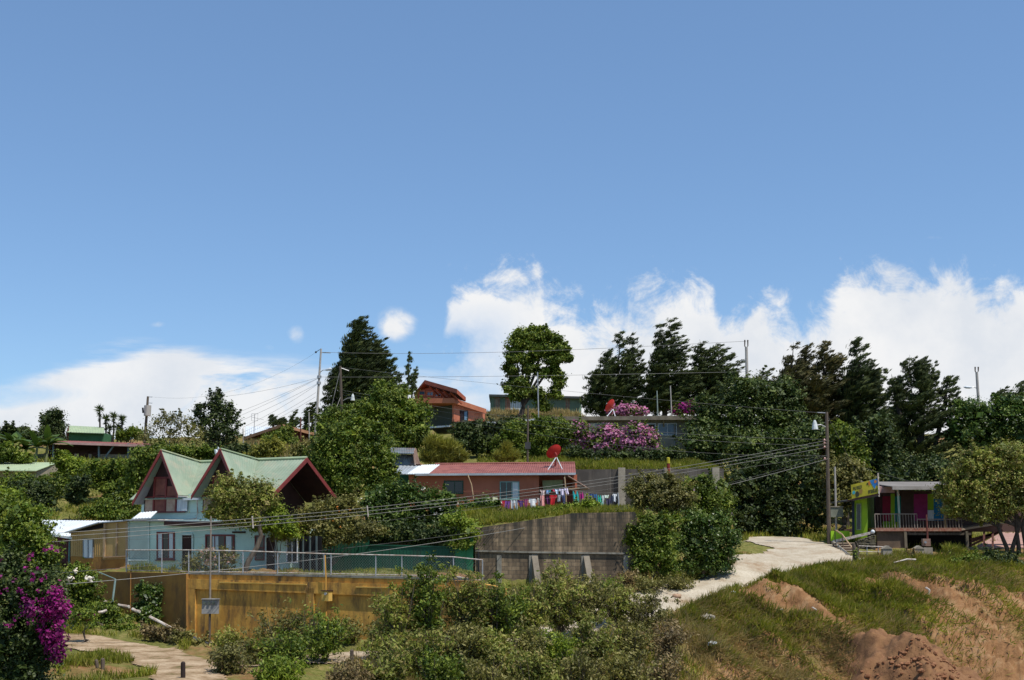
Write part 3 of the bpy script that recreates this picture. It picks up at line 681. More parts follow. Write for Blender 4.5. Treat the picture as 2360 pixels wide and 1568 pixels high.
def chain_fence():
    T = thing('chain_link_fence', 'chain link fence with pale pipe rail running along the top of ochre wall', 'fence', (-8,54,-1.5))
    F1 = (OP1[0]+_n1*.15, OP1[1]); F0 = (OP0[0]+_n0*.1, OP0[1])
    top1 = [(429,1268),(560,1270),(760,1277),(906,1280),(1045,1284)]; top1b = (1112,1291)
    pts = [hit(F0,291,1268)]+[hit(F1,*p) for p in top1]+[hit(F1,*top1b)]
    m = MB(); m.tube(pts, .03, 6); m.build('top_rail', RAILW, T)
    bot = [hit(F0,291,1316.5), hit(F1,429,1320), hit(F1,560,1321), hit(F1,760,1325), hit(F1,906,1328), hit(F1,1045,1331), hit(F1,1112,1341)]
    m = MB(); m.tube([p+V((0,0,.05)) for p in bot], .02, 6); m.build('bottom_rail', RAILW, T)
    import bisect
    def edge(l, t):
        s = [0]
        for p, q in zip(l[:-1], l[1:]): s.append(s[-1]+(V((q.x-p.x,q.y-p.y,0))).length)
        t = t*s[-1]; i = min(max(bisect.bisect(s, t)-1, 0), len(l)-2); return l[i].lerp(l[i+1], (t-s[i])/(s[i+1]-s[i]))
    Ltot = sum(V((q.x-p.x,q.y-p.y,0)).length for p, q in zip(pts[:-1], pts[1:]))
    # posts by bearing
    for x, dbl in ((291,0),(373,0),(435,0),(505,0),(560,0),(640,0),(747,0),(763,0),(866,0),(926,0),(1045,0),(1112,0)):
        Fp = F0 if x < 429 else F1
        yt = np.interp(x, [291,429,560,760,906,1045,1112], [1268,1268,1270,1277,1280,1284,1291]); yb = np.interp(x, [291,429,560,760,906,1045,1112], [1317,1321,1322,1326,1329,1332,1342])
        m = MB(); m.tube([hit(Fp,x,yb+2), hit(Fp,x,yt)], .028, 6); m.build('post', STEEL, T)
    # mesh wires
    m = MB(); nw = int(Ltot/.13); hh = .95/Ltot
    for i in range(-8, nw):
        for s in (1, -1):
            t0 = i/nw; t1 = t0+hh
            if t0 < 0 or t1 > 1: continue
            a, b = (edge(bot, t0), edge(pts, t1)) if s > 0 else (edge(bot, t1), edge(pts, t0))
            m.tube([a, b], .0065, 3, cap=False)
    m.build('wire_mesh', mat('dull_wire', (.20,.20,.19), None, 3, .6), T)
chain_fence()

def green_sheet_wall():
    pl = plane((P(740,1250,63.6)), (P(1096,1250,62.0))); n = pl[1] if pl[1].y > 0 else -pl[1]
    T = thing('green_sheet_wall', 'dark green sheet metal boundary wall behind the fence ending at the block wall', 'wall', (-5,62.8,-1.5))
    m = MB(); slab(m, pl, [(735,1240),(850,1239),(850,1256),(1050,1262),(1050,1334),(735,1330)], .08)
    for i in range(39):
        x = 738+i*8; y0 = 1240 if x < 850 else 1262
        slab(m, (pl[0]-n*.02, pl[1]), [(x,y0+2),(x+1.2,y0+2),(x+1.2,1322),(x,1322)], .03)
    m.build('dark_sheets', DGREEN, T)
    m = MB(); slab(m, (pl[0]-n*.01, pl[1]), [(1049,1262),(1076,1258),(1077,1334),(1049,1334)], .08); slab(m, (pl[0]-n*.06, pl[1]), [(1075,1240),(1090,1240),(1090,1336),(1075,1336)], .08); m.build('bright_sheets', LGREEN, T)
    m = MB(); slab(m, (pl[0]-n*.05, pl[1]), [(850,1254.5),(1052,1260),(1052,1263),(850,1257.5)], .12); m.build('capping', DGREEN, T)
green_sheet_wall()

BP = (V((0,62,0)), V((0,1,0)))
def block_wall():
    T = thing('block_retaining_wall', 'tall stained concrete block retaining wall with two sloping buttresses', 'retaining wall', (3,62,-2.4))
    m = MB(); slab(m, BP, [(1095,1216),(1120,1214),(1290,1189),(1318,1183),(1462,1180),(1468,1188),(1470,1365),(1095,1365)], .4); m.build('blockwork', BLOCK, T)
    m = MB(); slab(m, (V((0,61.9,0)), BP[1]), [(1096,1268),(1220,1271),(1440,1274),(1440,1278),(1220,1275),(1096,1272)], .12); m.build('beam_ledge', CONC, T)
    for x in (1145, 1219, 1340, 1437):
        m = MB(); slab(m, (V((0,61.94,0)), BP[1]), [(x,1280),(x+11,1280),(x+11,1362),(x,1362)], .08); m.build('pilaster', CONC, T)
    for x in (1221, 1340):
        a = hit(BP, x+4, 1277); w_ = .30
        b0 = V((a.x+.28, 60.5, -2.75)); m = MB()
        m.prism([a, V((a.x,62.0,-2.8)), b0+V((0,0,-.2)), b0], (w_,0,0)); m.build('buttress', mat('buttress_concrete', (.23,.195,.145), (.17,.14,.105), 1.5, .9, bmp=.01), T)
    m = MB(); m.tube([hit((V((0,61.95,0)),BP[1]),1102,1266), hit((V((0,61.95,0)),BP[1]),1104,1340)], .05, 6); m.build('drain_pipe', BLACKP, T)
block_wall()

def upper_wall():
    pl = plane(P(1300,1250,86.4), P(1668,1250,86.8)); n = pl[1] if pl[1].y > 0 else -pl[1]
    T = thing('grey_upper_wall', 'weathered grey retaining wall with concrete pillars below the upper grass terrace', 'retaining wall', (9,86.6,2.2))
    m = MB(); slab(m, pl, [(1250,1083),(1668,1080),(1668,1205),(1250,1205)], .4); m.build('wall', mat('mossy_wall', (.085,.075,.065), (.06,.052,.045), 1, .9, dirt=(.14,.12,.10), dlo=.5, dhi=.7, dstretch=(2,2,.2)), T)
    for x in (1425, 1530, 1642):
        m = MB(); slab(m, (pl[0]-n*.3, pl[1]), [(x,1078),(x+16,1078),(x+17,1200),(x,1200)], .34); m.build('pillar', CONCL, T)
upper_wall()

# ================================================================ terracotta house
TP = plane(P(900,1250,80.4), P(1330,1250,79.6))
_nt = TP[1] if TP[1].y > 0 else -TP[1]
def terracotta_house():
    T = thing('terracotta_house', 'long terracotta house with faded red corrugated roof and white gutter', 'house', V((P(1130,1250,80).x, 80, 2)))
    m = MB(); slab(m, TP, [(942,1094),(1242,1093),(1242,1195),(942,1192)], .15)
    a = hit(TP,942,1094); b = hit(TP,1242,1093); e = hit(TP,1325,1093)
    for q in (a, e-V((.15,0,0))): m.obox(V((q.x,q.y+.15,1.6)), (.15,0,0), _nt*5.6, (0,0,q.z-1.6))
    m.obox(V((a.x,a.y,1.6))+_nt*5.75, (e.x-a.x,0,0), _nt*.15, (0,0,2.7)); m.build('wall', TERRA, T)
    # recessed porch
    PP = (TP[0]+_nt*1.6, TP[1]); m = MB(); slab(m, PP, [(1240,1094),(1330,1094),(1330,1192),(1240,1192)], .1); m.build('porch_wall', TERRA, T)
    m = MB(); slab(m, (TP[0]+_nt*.7, TP[1]), [(1250,1108),(1297,1106),(1298,1125),(1252,1128)], .03); m.build('awning_blind', mat('pale_green_blind', (.34,.37,.2), None, 3), T)
    frame_window(T, wq((TP[0]-_nt*.005, TP[1]),1023,1108,1068,1139), mat('dark_green_frame', (.03,.07,.05), None, 3), GLASSD, .07, (.55,))
    frame_window(T, wq((TP[0]-_nt*.005, TP[1]),1152,1110,1197,1152), mat('teal_frame', (.22,.40,.37), None, 3), GLASSD, .06, (.34,.62), curtain=((.65,.97,WCURT),))
    m = MB(); m.bar(hit(PP,1240,1094)-_nt*1.5, hit(PP,1240,1190)-_nt*1.5, .12, .12, up=_nt); m.build('post', CONCL, T)
    m = MB(); m.bar(hit(TP,1302,1095), hit(TP,1304,1190), .1, .1, up=_nt); m.build('post', WOODL, T)
    # roof: eave line to ridge, two sheets of other colours at the left end
    el, er = hit((TP[0]-_nt*.35,TP[1]),975,1092), hit((TP[0]-_nt*.35,TP[1]),1327,1090)
    RP = (TP[0]+_nt*3.2, TP[1]); rl, rr = hit(RP,1003,1070.5), hit(RP,1325,1067.5)
    def seg(t0, t1): return el.lerp(er,t0), el.lerp(er,t1), rl.lerp(rr,t1), rl.lerp(rr,t0)
    m = MB(); m.corr(*seg(.035,1), 64, .02); roof = m.build('roof', REDROOF, T)
    m = MB(); m.corr(rr+_nt*3.2-V((0,0,.7)), rl+_nt*3.2-V((0,0,.7)), rl, rr, 40, .02); m.build('rear_slope', REDROOF, roof)
    e0, r0 = hit((TP[0]-_nt*.35,TP[1]),936,1092.5), hit(RP,966,1072)
    m = MB(); m.corr(e0, el.lerp(er,.035), rl.lerp(rr,.035), r0, 9, .018); m.build('white_sheet', WHITEM, roof)
    e1, r1 = hit((TP[0]-_nt*.35,TP[1]),908,1093), hit(RP,920,1072)
    m = MB(); m.corr(e1, e0, r0, r1, 5, .018); m.build('grey_sheet', ZINC, roof)
    m = MB(); m.bar(el.lerp(er,-.05)-_nt*.08-V((0,0,.07)), er-_nt*.08-V((0,0,.07)), .14, .14); m.build('gutter', ZINC, roof)
    m = MB(); m.tube([rl+V((0,0,.03)), rr+V((0,0,.03))], .07, 6); m.build('ridge_cap', REDROOF, roof)
    # little timber awning at the right end
    w = MB(); a1 = hit(TP,1308,1098); w.corr(a1+V((1.15,-1.0,-.72)), a1+V((1.5,.8,-.8)), a1+V((0,.9,0)), a1+V((0,-.9,0)), 8, .015); w.build('side_awning', RUST, T)
    w = MB(); w.bar(a1+V((0,-.8,-.85)), a1+V((1.2,-.9,-.78)), .07); w.build('awning_bar', WOODL, T); w = MB(); w.bar(a1+V((0,.6,-.85)), a1+V((1.35,.6,-.82)), .07); w.build('awning_bar', WOODL, T)
terracotta_house()
def tin_shack():
    pl = plane(P(905,1250,83.5), P(970,1250,83)); n = pl[1] if pl[1].y > 0 else -pl[1]
    T = thing('tin_shack', 'small rusty corrugated tin shack behind the left end of terracotta house', 'shack', V((P(935,1250,83).x,83,2.5)))
    m = MB(); A, B, C, D = hit(pl,904,1073), hit(pl,958,1072), hit((pl[0]+n*.5,pl[1]),955,1048), hit((pl[0]+n*.5,pl[1]),904,1047); m.corr(A,B,C,D,16,.02); m.build('wall_sheets', ZINCD, T)
    A, B, C, D = hit((pl[0]-n*.2,pl[1]),900,1045), hit((pl[0]-n*.2,pl[1]),954,1045), hit((pl[0]+n*2.4,pl[1]),956,1033), hit((pl[0]+n*2.4,pl[1]),900,1032); m = MB(); m.corr(A,B,C,D,14,.02); m.build('roof', ZINCD, T)
    A, B, C, D = hit(pl,957,1072), hit((pl[0]+n*2.6,pl[1]),969,1071), hit((pl[0]+n*2.4,pl[1]),959,1033), hit((pl[0]-n*.2,pl[1]),953,1045); m = MB(); m.corr(A,B,C,D,6,.02); m.build('rusty_side', RUST, T)
    m = MB(); p2 = (pl[0]-n*1.2, pl[1]); A = [(918,1094),(942,1094),(942,1135),(918,1135)]; slab(m, p2, A, .06); m.build('green_door', mat('teal_sheet', (.03,.14,.11), (.02,.1,.08), 2), T)
    m = MB()
    for i in range(6): slab(m, p2, [(901+i*2.8,1094),(903+i*2.8,1094),(903+i*2.8,1135),(901+i*2.8,1135)], .04)
    m.build('slats', RAILW, T)
    m = MB(); slab(m, (pl[0]+n*.1,pl[1]), [(900,1070),(969,1070),(969,1140),(900,1140)], .06); m.build('lower_wall', DARKW, T)
tin_shack()

# ================================================================ flat roofed grey house on the upper terrace
FP = plane(P(1040,1250,104.5), P(1600,1250,103.5)); _nf = FP[1] if FP[1].y > 0 else -FP[1]
def flat_house():
    T = thing('flat_roof_house', 'low grey house with wide mossy flat roof behind the pink azaleas', 'house', V((P(1320,1250,104).x,104,8)))
    m = MB(); slab(m, FP, [(1045,972),(1600,968),(1640,968),(1640,1048),(1045,1048)], .2)
    a, e = hit(FP,1045,972), hit(FP,1640,972)
    m.obox(V((a.x,a.y+.2,7.4)), (.2,0,0), _nf*7, (0,0,a.z-7.4)); m.obox(V((e.x-.2,e.y+.2,7.4)), (.2,0,0), _nf*7, (0,0,e.z-7.4)); m.build('wall', GREYW, T)
    E = (FP[0]-_nf*.9, FP[1]); B = (FP[0]+_nf*7.5, FP[1])
    m = MB(); q = [hit(E,1258,961), hit(E,1600,958), hit(E,1660,958), hit(B,1640,957), hit(B,1300,957)]
    q[3].z = q[1].z+.42; q[4].z = q[0].z+.42; m.prism(q, (0,0,-.30)); m.build('roof', mat('mossy_roof', (.27,.27,.19), (.22,.25,.17), .7, .9, dirt=(.30,.24,.17), dlo=.5, dhi=.7), T)
    m = MB(); m.bar(hit(E,1256,965)-_nf*.02, hit(E,1662,963)-_nf*.02, .08, .34); m.build('fascia', mat('stained_fascia', (.20,.17,.12), (.13,.11,.08), 1.5, .9), T)
    q = [hit(E,990,984), hit(E,1258,964), hit(B,1258,961), hit(B,1010,980)]; q[2].z = q[1].z+.1; q[3].z = q[0].z+.1
    m = MB(); m.corr(*q, 30, .015); m.build('left_roof', ZINCD, T)
    m = MB(); m.bar(q[0]-V((0,.03,.06)), q[1]-V((0,.03,.06)), .06, .14); m.build('left_gutter', WHITEM, T)
    for x0, x1 in ((1352,1420),(1466,1512),(1516,1560)): frame_window(T, wq((FP[0]-_nf*.01,FP[1]),x0,976,x1,992 if x0 < 1400 else 1004), ZINC, GLASSB, .07, (.33,.66) if x0 < 1400 else (.5,), curtain=((.08,.3,WCURT),) if x0 < 1500 else None)
    m = MB(); c = wq((FP[0]-_nf*.03,FP[1]),1494,979,1508,1040); m.prism(c, _nf*.02); m.build('door', DARKW, T)
    for x in (1352, 1530): 
        m = MB(); m.bar(hit(E,x,969)+_nf*.2, hit(FP,x,984), .1); m.build('roof_bracket', CONC, T)
    for x in (1555,): 
        m = MB(); m.tube([hit((FP[0]-_nf*.06,FP[1]),x,978), hit((FP[0]-_nf*.06,FP[1]),x,1046)], .07, 8); m.build('downpipe', ZINCD, T)
flat_house()

# ================================================================ olive and salmon modern house
def modern_house():
    d = 106.; T = thing('modern_house', 'olive and salmon house with tilted orange clerestory roof on the ridge', 'house', V((P(1020,1250,d).x,d,9)))
    c0 = P(1046,1250,103.5); l0 = P(940,1250,109); r0 = P(1120,1250,110); c0.z = l0.z = r0.z = 0
    LP = plane(l0, c0); RP = plane(c0, r0); nl = LP[1] if LP[1].y > 0 else -LP[1]; nr = RP[1] if RP[1].y > 0 else -RP[1]
    m = MB(); slab(m, LP, [(960,917),(1046,919),(1046,976),(960,1000)], .15); m.build('olive_wall', OLIVE, T)
    m = MB(); slab(m, RP, [(1046,921),(1118,946),(1118,990),(1046,985)], .15); m.build('salmon_wall', SALMON, T)
    m = MB()  # clerestory box
    slab(m, LP, [(958,900),(990,893),(1038,906),(1038,921),(958,916)], .6); m.build('clerestory_wall', ORTRIM, T)
    m = MB(); slab(m, (LP[0]-nl*.12,LP[1]), [(956,914),(1048,921),(1048,927),(956,919)], .4); m.build('lower_eave', ORTRIM, T)
    m = MB(); a, b = hit((LP[0]-nl*1.2,LP[1]),979,876), hit((LP[0]-nl*1.2,LP[1]),1053,897)
    up = V((0,0,0)); back = V((.6,4.2,-.2)); m.prism([a, b, b+back, a+back], (0,0,-.36)); e = P(954,907,109.5); m.prism([a, e, e+back, a+back+V((0,0,-.01))], (0,0,-.22)); m.build('tilted_roof', ORTRIM, T)
    m = MB(); dn = V((0,0,-.31)); ab = (b-a)*.02; dn = V((0,.02,-.37)); m.prism([a+ab+dn, b-ab+dn, b-ab+back+dn, a+ab+back+dn], (0,0,-.03)); m.build('soffit', mat('shaded_red_soffit', (.07,.022,.014), None, 2), T)  # thin dark sheet, shade of the underside put into its colour
    for t in (.12,.34,.56,.78):
        m = MB(); p = a.lerp(b,t)-V((0,0,.45)); m.bar(p+nl*.1, p+nl*1.3-V((0,0,.9)), .12); m.build('strut', ORTRIM, T)
    m = MB(); q = hit((LP[0]-nl*1.2,LP[1]),979,876)
    frame_window(T, wq((LP[0]-nl*.02,LP[1]),966,900,981,912), SALMON, GLASSB, .1); frame_window(T, wq((LP[0]-nl*.02,LP[1]),984,902,1000,914), SALMON, GLASSB, .1, (.5,)); frame_window(T, wq((LP[0]-nl*.02,LP[1]),1003,906,1018,916), SALMON, GLASSB, .1)
    # right hand roof edge
    m = MB(); a = hit((RP[0]-nr*.4,RP[1]),1046,918); b = hit((RP[0]-nr*.4,RP[1]),1121,943); bk = nr*5+V((0,0,.2)); m.prism([a,b,b+bk,a+bk], (0,0,-.42)); m.build('right_roof', mat('orange_eave', (.45,.16,.08), (.38,.12,.06), 1), T)
    frame_window(T, wq((RP[0]-nr*.02,RP[1]),1060,946,1078,972), DARKW, GLASSD, .1, (.5,), curtain=((.5,.9,mat('blue_curtain', (.14,.24,.33), None, 3)),))
    m = MB(); slab(m, (RP[0]-nr*.05,RP[1]), [(1046,972),(1110,972),(1110,979),(1046,981)], .2); m.build('plinth', DARKW, T)
modern_house()
def warehouse():
    d = 147.; pl = (V((0,d,0)), V((0,1,0))); T = thing('green_warehouse', 'long pale green sheet metal warehouse behind the broad tree on the ridge', 'warehouse', V((P(1230,1250,d).x,d,15.5)))
    m = MB(); slab(m, pl, [(1130,914),(1340,918),(1340,955),(1130,955)], 6)
    for i in range(40): slab(m, (V((0,d-.08,0)), pl[1]), [(1131+i*5.2,918),(1132+i*5.2,918),(1132+i*5.2,952),(1131+i*5.2,952)], .05)
    m.build('wall', mat('pale_green_sheet', (.20,.28,.19), (.16,.23,.16), .8, .6, dirt=(.09,.12,.09), dlo=.5, dhi=.7, dstretch=(1,1,.2)), T)
    for x0, x1, mm in ((1140,1152,RUST),(1165,1176,mat('brick_sheet', (.36,.14,.09), None, 2)),(1176,1205,WHITEM),(1303,1314,RUST)):
        m = MB(); slab(m, (V((0,d-.06,0)), pl[1]), [(x0,916),(x1,916),(x1,952),(x0,952)], .05); m.build('wall_sheet', mm, T)
    m = MB(); slab(m, (V((0,d-.5,0)), pl[1]), [(1127,909),(1344,914),(1344,919),(1127,914)], 7); m.build('roof', mat('dark_roof', (.05,.06,.055), None, 1), T)
warehouse()
# ================================================================ houses at the left
def orange_roof_house():
    d = 117.; c0 = P(650,1250,115); l0 = P(565,1250,118); r0 = P(735,1250,119)
    for q in (c0,l0,r0): q.z = 0
    LP = plane(l0,c0); nl = LP[1] if LP[1].y > 0 else -LP[1]; RP = plane(c0,r0); nr = RP[1] if RP[1].y > 0 else -RP[1]
    T = thing('orange_gable_house', 'brown house with low orange gable roof and white roof sheets near small cypresses', 'house', V((c0.x,c0.y,9)))
    ml = mat('red_brown_wall', (.20,.07,.045), (.15,.05,.035), 1)
    m = MB(); slab(m, LP, [(570,1009),(650,984),(650,1032),(570,1032)], .2); slab(m, RP, [(650,984),(728,1005),(728,1032),(650,1032)], .2); m.build('wall', ml, T)
    m = MB(); a, b, c = hit((LP[0]-nl*.7,LP[1]),562,1010), hit((LP[0]-nl*.7,LP[1]),650,980), hit((RP[0]-nr*.7,RP[1]),733,1002)
    bk = V((.5,7,0)); m.corr(a, a+bk, b+bk, b, 12, .02); m.corr(c+bk, c, b, b+bk, 12, .02)
    m.build('roof', mat('pale_roof_sheet', (.5,.46,.38), (.42,.37,.3), 1, .6, dirt=(.35,.16,.09), dlo=.55, dhi=.7), T)
    m = MB(); m.bar(a-V((0,.05,.05)), b-V((0,.05,.05)), .08, .28); m.bar(b-V((0,.05,.05)), c-V((0,.05,.05)), .08, .28); m.build('barge_board', mat('tan_board', (.42,.22,.12), None, 2), T)
    q0, q1 = P(563,1008,121), P(640,984,120); m = MB(); m.corr(P(565,1006,121), P(625,992,119), P(628,984,126), P(566,983,127), 14, .02); m.build('white_roof_sheets', WHITEM, T)
    for x in (578, 652): 
        m = MB(); m.bar(hit((LP[0]-nl*.05,LP[1]),x,1000 if x < 600 else 986), hit((LP[0]-nl*.05,LP[1]),x,1032), .22, .1, up=nl); m.build('post', CONCL, T)
    m = MB(); c = wq((LP[0]-nl*.02,LP[1]),587,1010,597,1030); m.prism(c, -nl*.04); m.build('door', DARKW, T)
orange_roof_house()
def red_roof_house():
    d = 112.; pl = (V((0,d,0)), V((0,1,0))); T = thing('open_porch_house', 'long house with red roof edge and dark open porch above the left hillside', 'house', V((P(230,1250,d).x,d,8)))
    m = MB(); slab(m, (V((0,d+1.8,0)), pl[1]), [(112,1025),(345,1027),(345,1066),(112,1066)], .2); m.build('back_wall', mat('dim_wall', (.10,.055,.04), (.07,.04,.03), 1), T)
    m = MB(); slab(m, (V((0,d+.3,0)), pl[1]), [(171,1046),(300,1048),(300,1066),(171,1066)], .15) ; m.build('porch_parapet', mat('cream_wall', (.36,.31,.22), (.3,.26,.19), 1), T)
    for x0, x1 in ((182,203),(211,226)):
        m = MB(); slab(m, (V((0,d+.2,0)), pl[1]), [(x0,1042),(x1,1042),(x1,1062),(x0,1062)], .08); m.build('shutter', DARKW, T)
    m = MB(); e0, e1 = P(105,1018,d-1), P(353,1026,d-1); r0, r1 = P(118,1016,d+4), P(350,1020,d+4); r0.z = e0.z+.55; r1.z = e1.z+.55; m.corr(e0,e1,r1,r0,60,.02); m.build('roof', REDROOF, T)
    m = MB(); m.bar(e0-V((0,.04,.10)), e1-V((0,.04,.10)), .06, .2); m.build('fascia', mat('faded_fascia', (.46,.30,.26), (.36,.22,.2), 1.5), T)
    for x in (123,228,296):
        m = MB(); m.bar(P(x,1022,d-.6), P(x,1064,d-.6), .14); m.build('post', mat('blue_post', (.16,.22,.24), None, 2), T)
    m = MB(); m.bar(P(262,1028,d-.6), P(237,1062,d-.6), .13); m.build('brace', mat('blue_post', (.16,.22,.24), None, 2), T)
red_roof_house()
def green_hut():
    d = 119.; pl = (V((0,d,0)), V((0,1,0))); T = thing('green_hut', 'small green hut with pale green roof above the red porch roof', 'hut', V((P(195,1250,d).x,d,10)))
    m = MB(); slab(m, pl, [(155,995),(240,998),(240,1026),(155,1026)], 3); m.build('wall', mat('hut_green', (.05,.15,.065), (.04,.12,.05), 1, .7), T)
    m = MB(); m.corr(P(153,996,d-.5), P(241,999,d-.5), P(240,985,d+2.2), P(158,981,d+2.2), 24, .02); m.build('roof', ROOFG2, T)
    m = MB(); slab(m, (V((0,d-.05,0)), pl[1]), [(152,998),(158,982),(158,1024),(154,1024)], .1); m.build('left_gable', MAROON, T)
green_hut()
def light_green_roof():
    d = 98.; T = thing('low_green_roof_house', 'cream house low on the slope with broad pale green roof at the left border', 'house', V((P(40,1250,d).x,d,5)))
    m = MB(); m.corr(P(-60,1084,d-1), P(82,1085,d-1), P(133,1066,d+5), P(-50,1066,d+5), 40, .02); m.build('roof', ROOFG2, T)
    pl = (V((0,d,0)), V((0,1,0))); m = MB(); slab(m, pl, [(-60,1087),(82,1087),(82,1125),(-60,1125)], .2); p, q = P(82,1087,d), P(130,1070,d+5)
    m.prism([p, q, V((q.x,q.y,4.5)), V((p.x,p.y,4.5))], (.1,.1,0)); m.build('wall', mat('cream_wall', (.36,.31,.22), (.3,.26,.19), 1), T)
light_green_roof()
# ================================================================ foliage
def unit(a): return a/np.maximum(np.linalg.norm(a, axis=1, keepdims=True), 1e-9)
def leafquads(p, n, t, Ls, Ws, fold=.0):
    """rhombic leaves: p centre, n normal, t long axis"""
    b = unit(np.cross(n, t)); L2 = (Ls/2)[:, None]; W2 = (Ws/2)[:, None]
    return np.stack([p-t*L2, p+b*W2-t*L2*.15, p+t*L2, p-b*W2-t*L2*.15], 1).reshape(-1, 3)
def clump_leaves(C, Rr, O, n, ls, asp=.55, rng=RNG, flat=.7, upb=.5, dirb=None, dk=0., ljit=.6):
    m = len(C); k = m*n
    c = np.repeat(C, n, 0); r = np.repeat(Rr, n); o = np.repeat(O, n, 0)
    off = rng.normal(size=(k, 3))*.5; off[:, 2] *= flat
    p = c+off*r[:, None]
    nr = unit(o*.55+unit(off)*.5+np.array([0, 0, upb])+rng.normal(size=(k, 3))*.55)
    t = rng.normal(size=(k, 3))
    if dirb is not None: t = t*(1-dk)*.8+(np.repeat(dirb, n, 0) if dirb.ndim == 2 else dirb[None, :])*dk*1.6
    t = t-nr*np.sum(t*nr, 1, keepdims=True)*(1-dk); t = unit(t)
    nr = unit(nr-t*np.sum(t*nr, 1, keepdims=True))
    L = ls*(1+rng.uniform(-ljit, ljit, k)); return leafquads(p, nr, t, L, L*asp)
def ellipsoids(blobs, d, depthk=.85):
    out = []
    for b in blobs:
        px, py, rx = b[0], b[1], b[2]; ry = b[3] if len(b) > 3 and b[3] else rx; dd = b[4] if len(b) > 4 else 0
        c = P(px, py, d+dd); s = (d+dd)/F
        out.append((np.array(c), np.array([rx*s, max(min(rx, ry*1.3), .5*rx)*s*depthk, ry*s])))
    return out
def crown_mesh(name, ells, mat_, parent, ls=.13, cr=.38, n=26, dens=1., asp=.55, core=True, low=None, dirb=None, dk=0., flat=.7, spiky=.1, extra=None, ljit=.6, upb=.5, sat=4):
    ls *= .86; n = int(n*1.85)
    Cs, Rs, Os = [], [], []; base_ = ells; ells = list(ells)
    if sat:
        for c, r in base_:
            for _ in range(sat):
                u = unit(RNG.normal(size=(1, 3))+np.array([0,-.2,.25]))[0]; k_ = RNG.uniform(.28, .46); ells.append((c+u*r*RNG.uniform(.8, 1.02), r*k_*RNG.uniform(.8, 1.2, 3)))
    for c, r in ells:
        area = 4*math.pi*((r[0]*r[1])**1.6/3+(r[0]*r[2])**1.6/3+(r[1]*r[2])**1.6/3)**(1/1.6)
        k = max(5, int(area/(cr*cr)*.46*dens)); u = unit(RNG.normal(size=(k, 3)))
        if low is not None: u[:, 2] = np.where(u[:, 2] < low, -u[:, 2], u[:, 2])
        rad = 1-np.abs(RNG.normal(size=k))*.14+RNG.random(k)**6*spiky*2
        q = c+u*r*rad[:, None]
        keep = np.ones(k, bool)
        for c2, r2 in ells:
            if c2 is c: continue
            keep &= np.sum(((q-c2)/r2)**2, 1) > .55
        Cs.append(q[keep]); Os.append(unit(u/r)[keep]); Rs.append(cr*RNG.uniform(.5, 1.55, keep.sum()))
    C = np.concatenate(Cs); Rr = np.concatenate(Rs); O = np.concatenate(Os)
    ks = max(3, int(len(C)*.10)); ii = RNG.choice(len(C), ks); sd = unit(O[ii]*.8+np.array([0,0,.7])+RNG.normal(size=(ks,3))*.35)
    for q_ in (1, 2, 3): V__ = C[ii]+sd*(cr*.55*q_); C = np.concatenate([C, V__]); O = np.concatenate([O, sd]); Rr = np.concatenate([Rr, np.full(ks, cr*(.55-.12*q_))])
    V_ = [clump_leaves(C, Rr, O, n, ls, asp, flat=flat, dirb=dirb, dk=dk, ljit=ljit, upb=upb)]
    if core:
        for c, r in ells:
            k = int(30+18*r[0]*r[2]/(ls*ls*9)); u = unit(RNG.normal(size=(k, 3)))*(RNG.random(k)**.5*.78)[:, None]
            V_.append(clump_leaves(c+u*r, np.full(k, .05), u, 1, ls*3., .8))
    if extra is not None: V_.append(extra)
    A = np.concatenate(V_); return mesh_np(name, A, len(A)//4, mat_, parent)
def limbs(name, base, ells, mat_, parent, r0=.12, fork=.45, n=6, wob=.12, maxl=9):
    m = MB(); base = V(base); top = V((0,0,0)); cs = [V(c) for c, r in ells]
    cen = sum(cs, V((0,0,0)))/len(cs); k = base.lerp(cen, fork)
    k = V((k.x, k.y, k.z)); pts = [base-V((0,0,.3))]
    for i in range(1, 6):
        t = i/5; pts.append(base.lerp(k, t)+V((random.uniform(-1,1), random.uniform(-1,1), 0))*wob*(0 if i == 5 else 1))
    m.tube(pts, [r0*(1.15-.45*i/5) for i in range(6)], n)
    for c in cs[:maxl]:
        q = [k]; 
        for i in range(1, 5): q.append(k.lerp(c, i/4)+V((random.uniform(-1,1), random.uniform(-1,1), random.uniform(-.3,1)))*wob*(1 if i < 4 else 0))
        m.tube(q, [r0*.62*(1-.8*i/4) for i in range(5)], 5)
    return m.build(name, mat_, parent)
BARK = mat('bark', (.13,.105,.08), (.08,.062,.045), 3, .95, stretch=(3,3,.5))
BARKD = mat('dark_bark', (.06,.048,.038), (.035,.028,.022), 3, .95)
BARKL = mat('pale_bark', (.30,.26,.21), (.2,.17,.14), 3, .95)
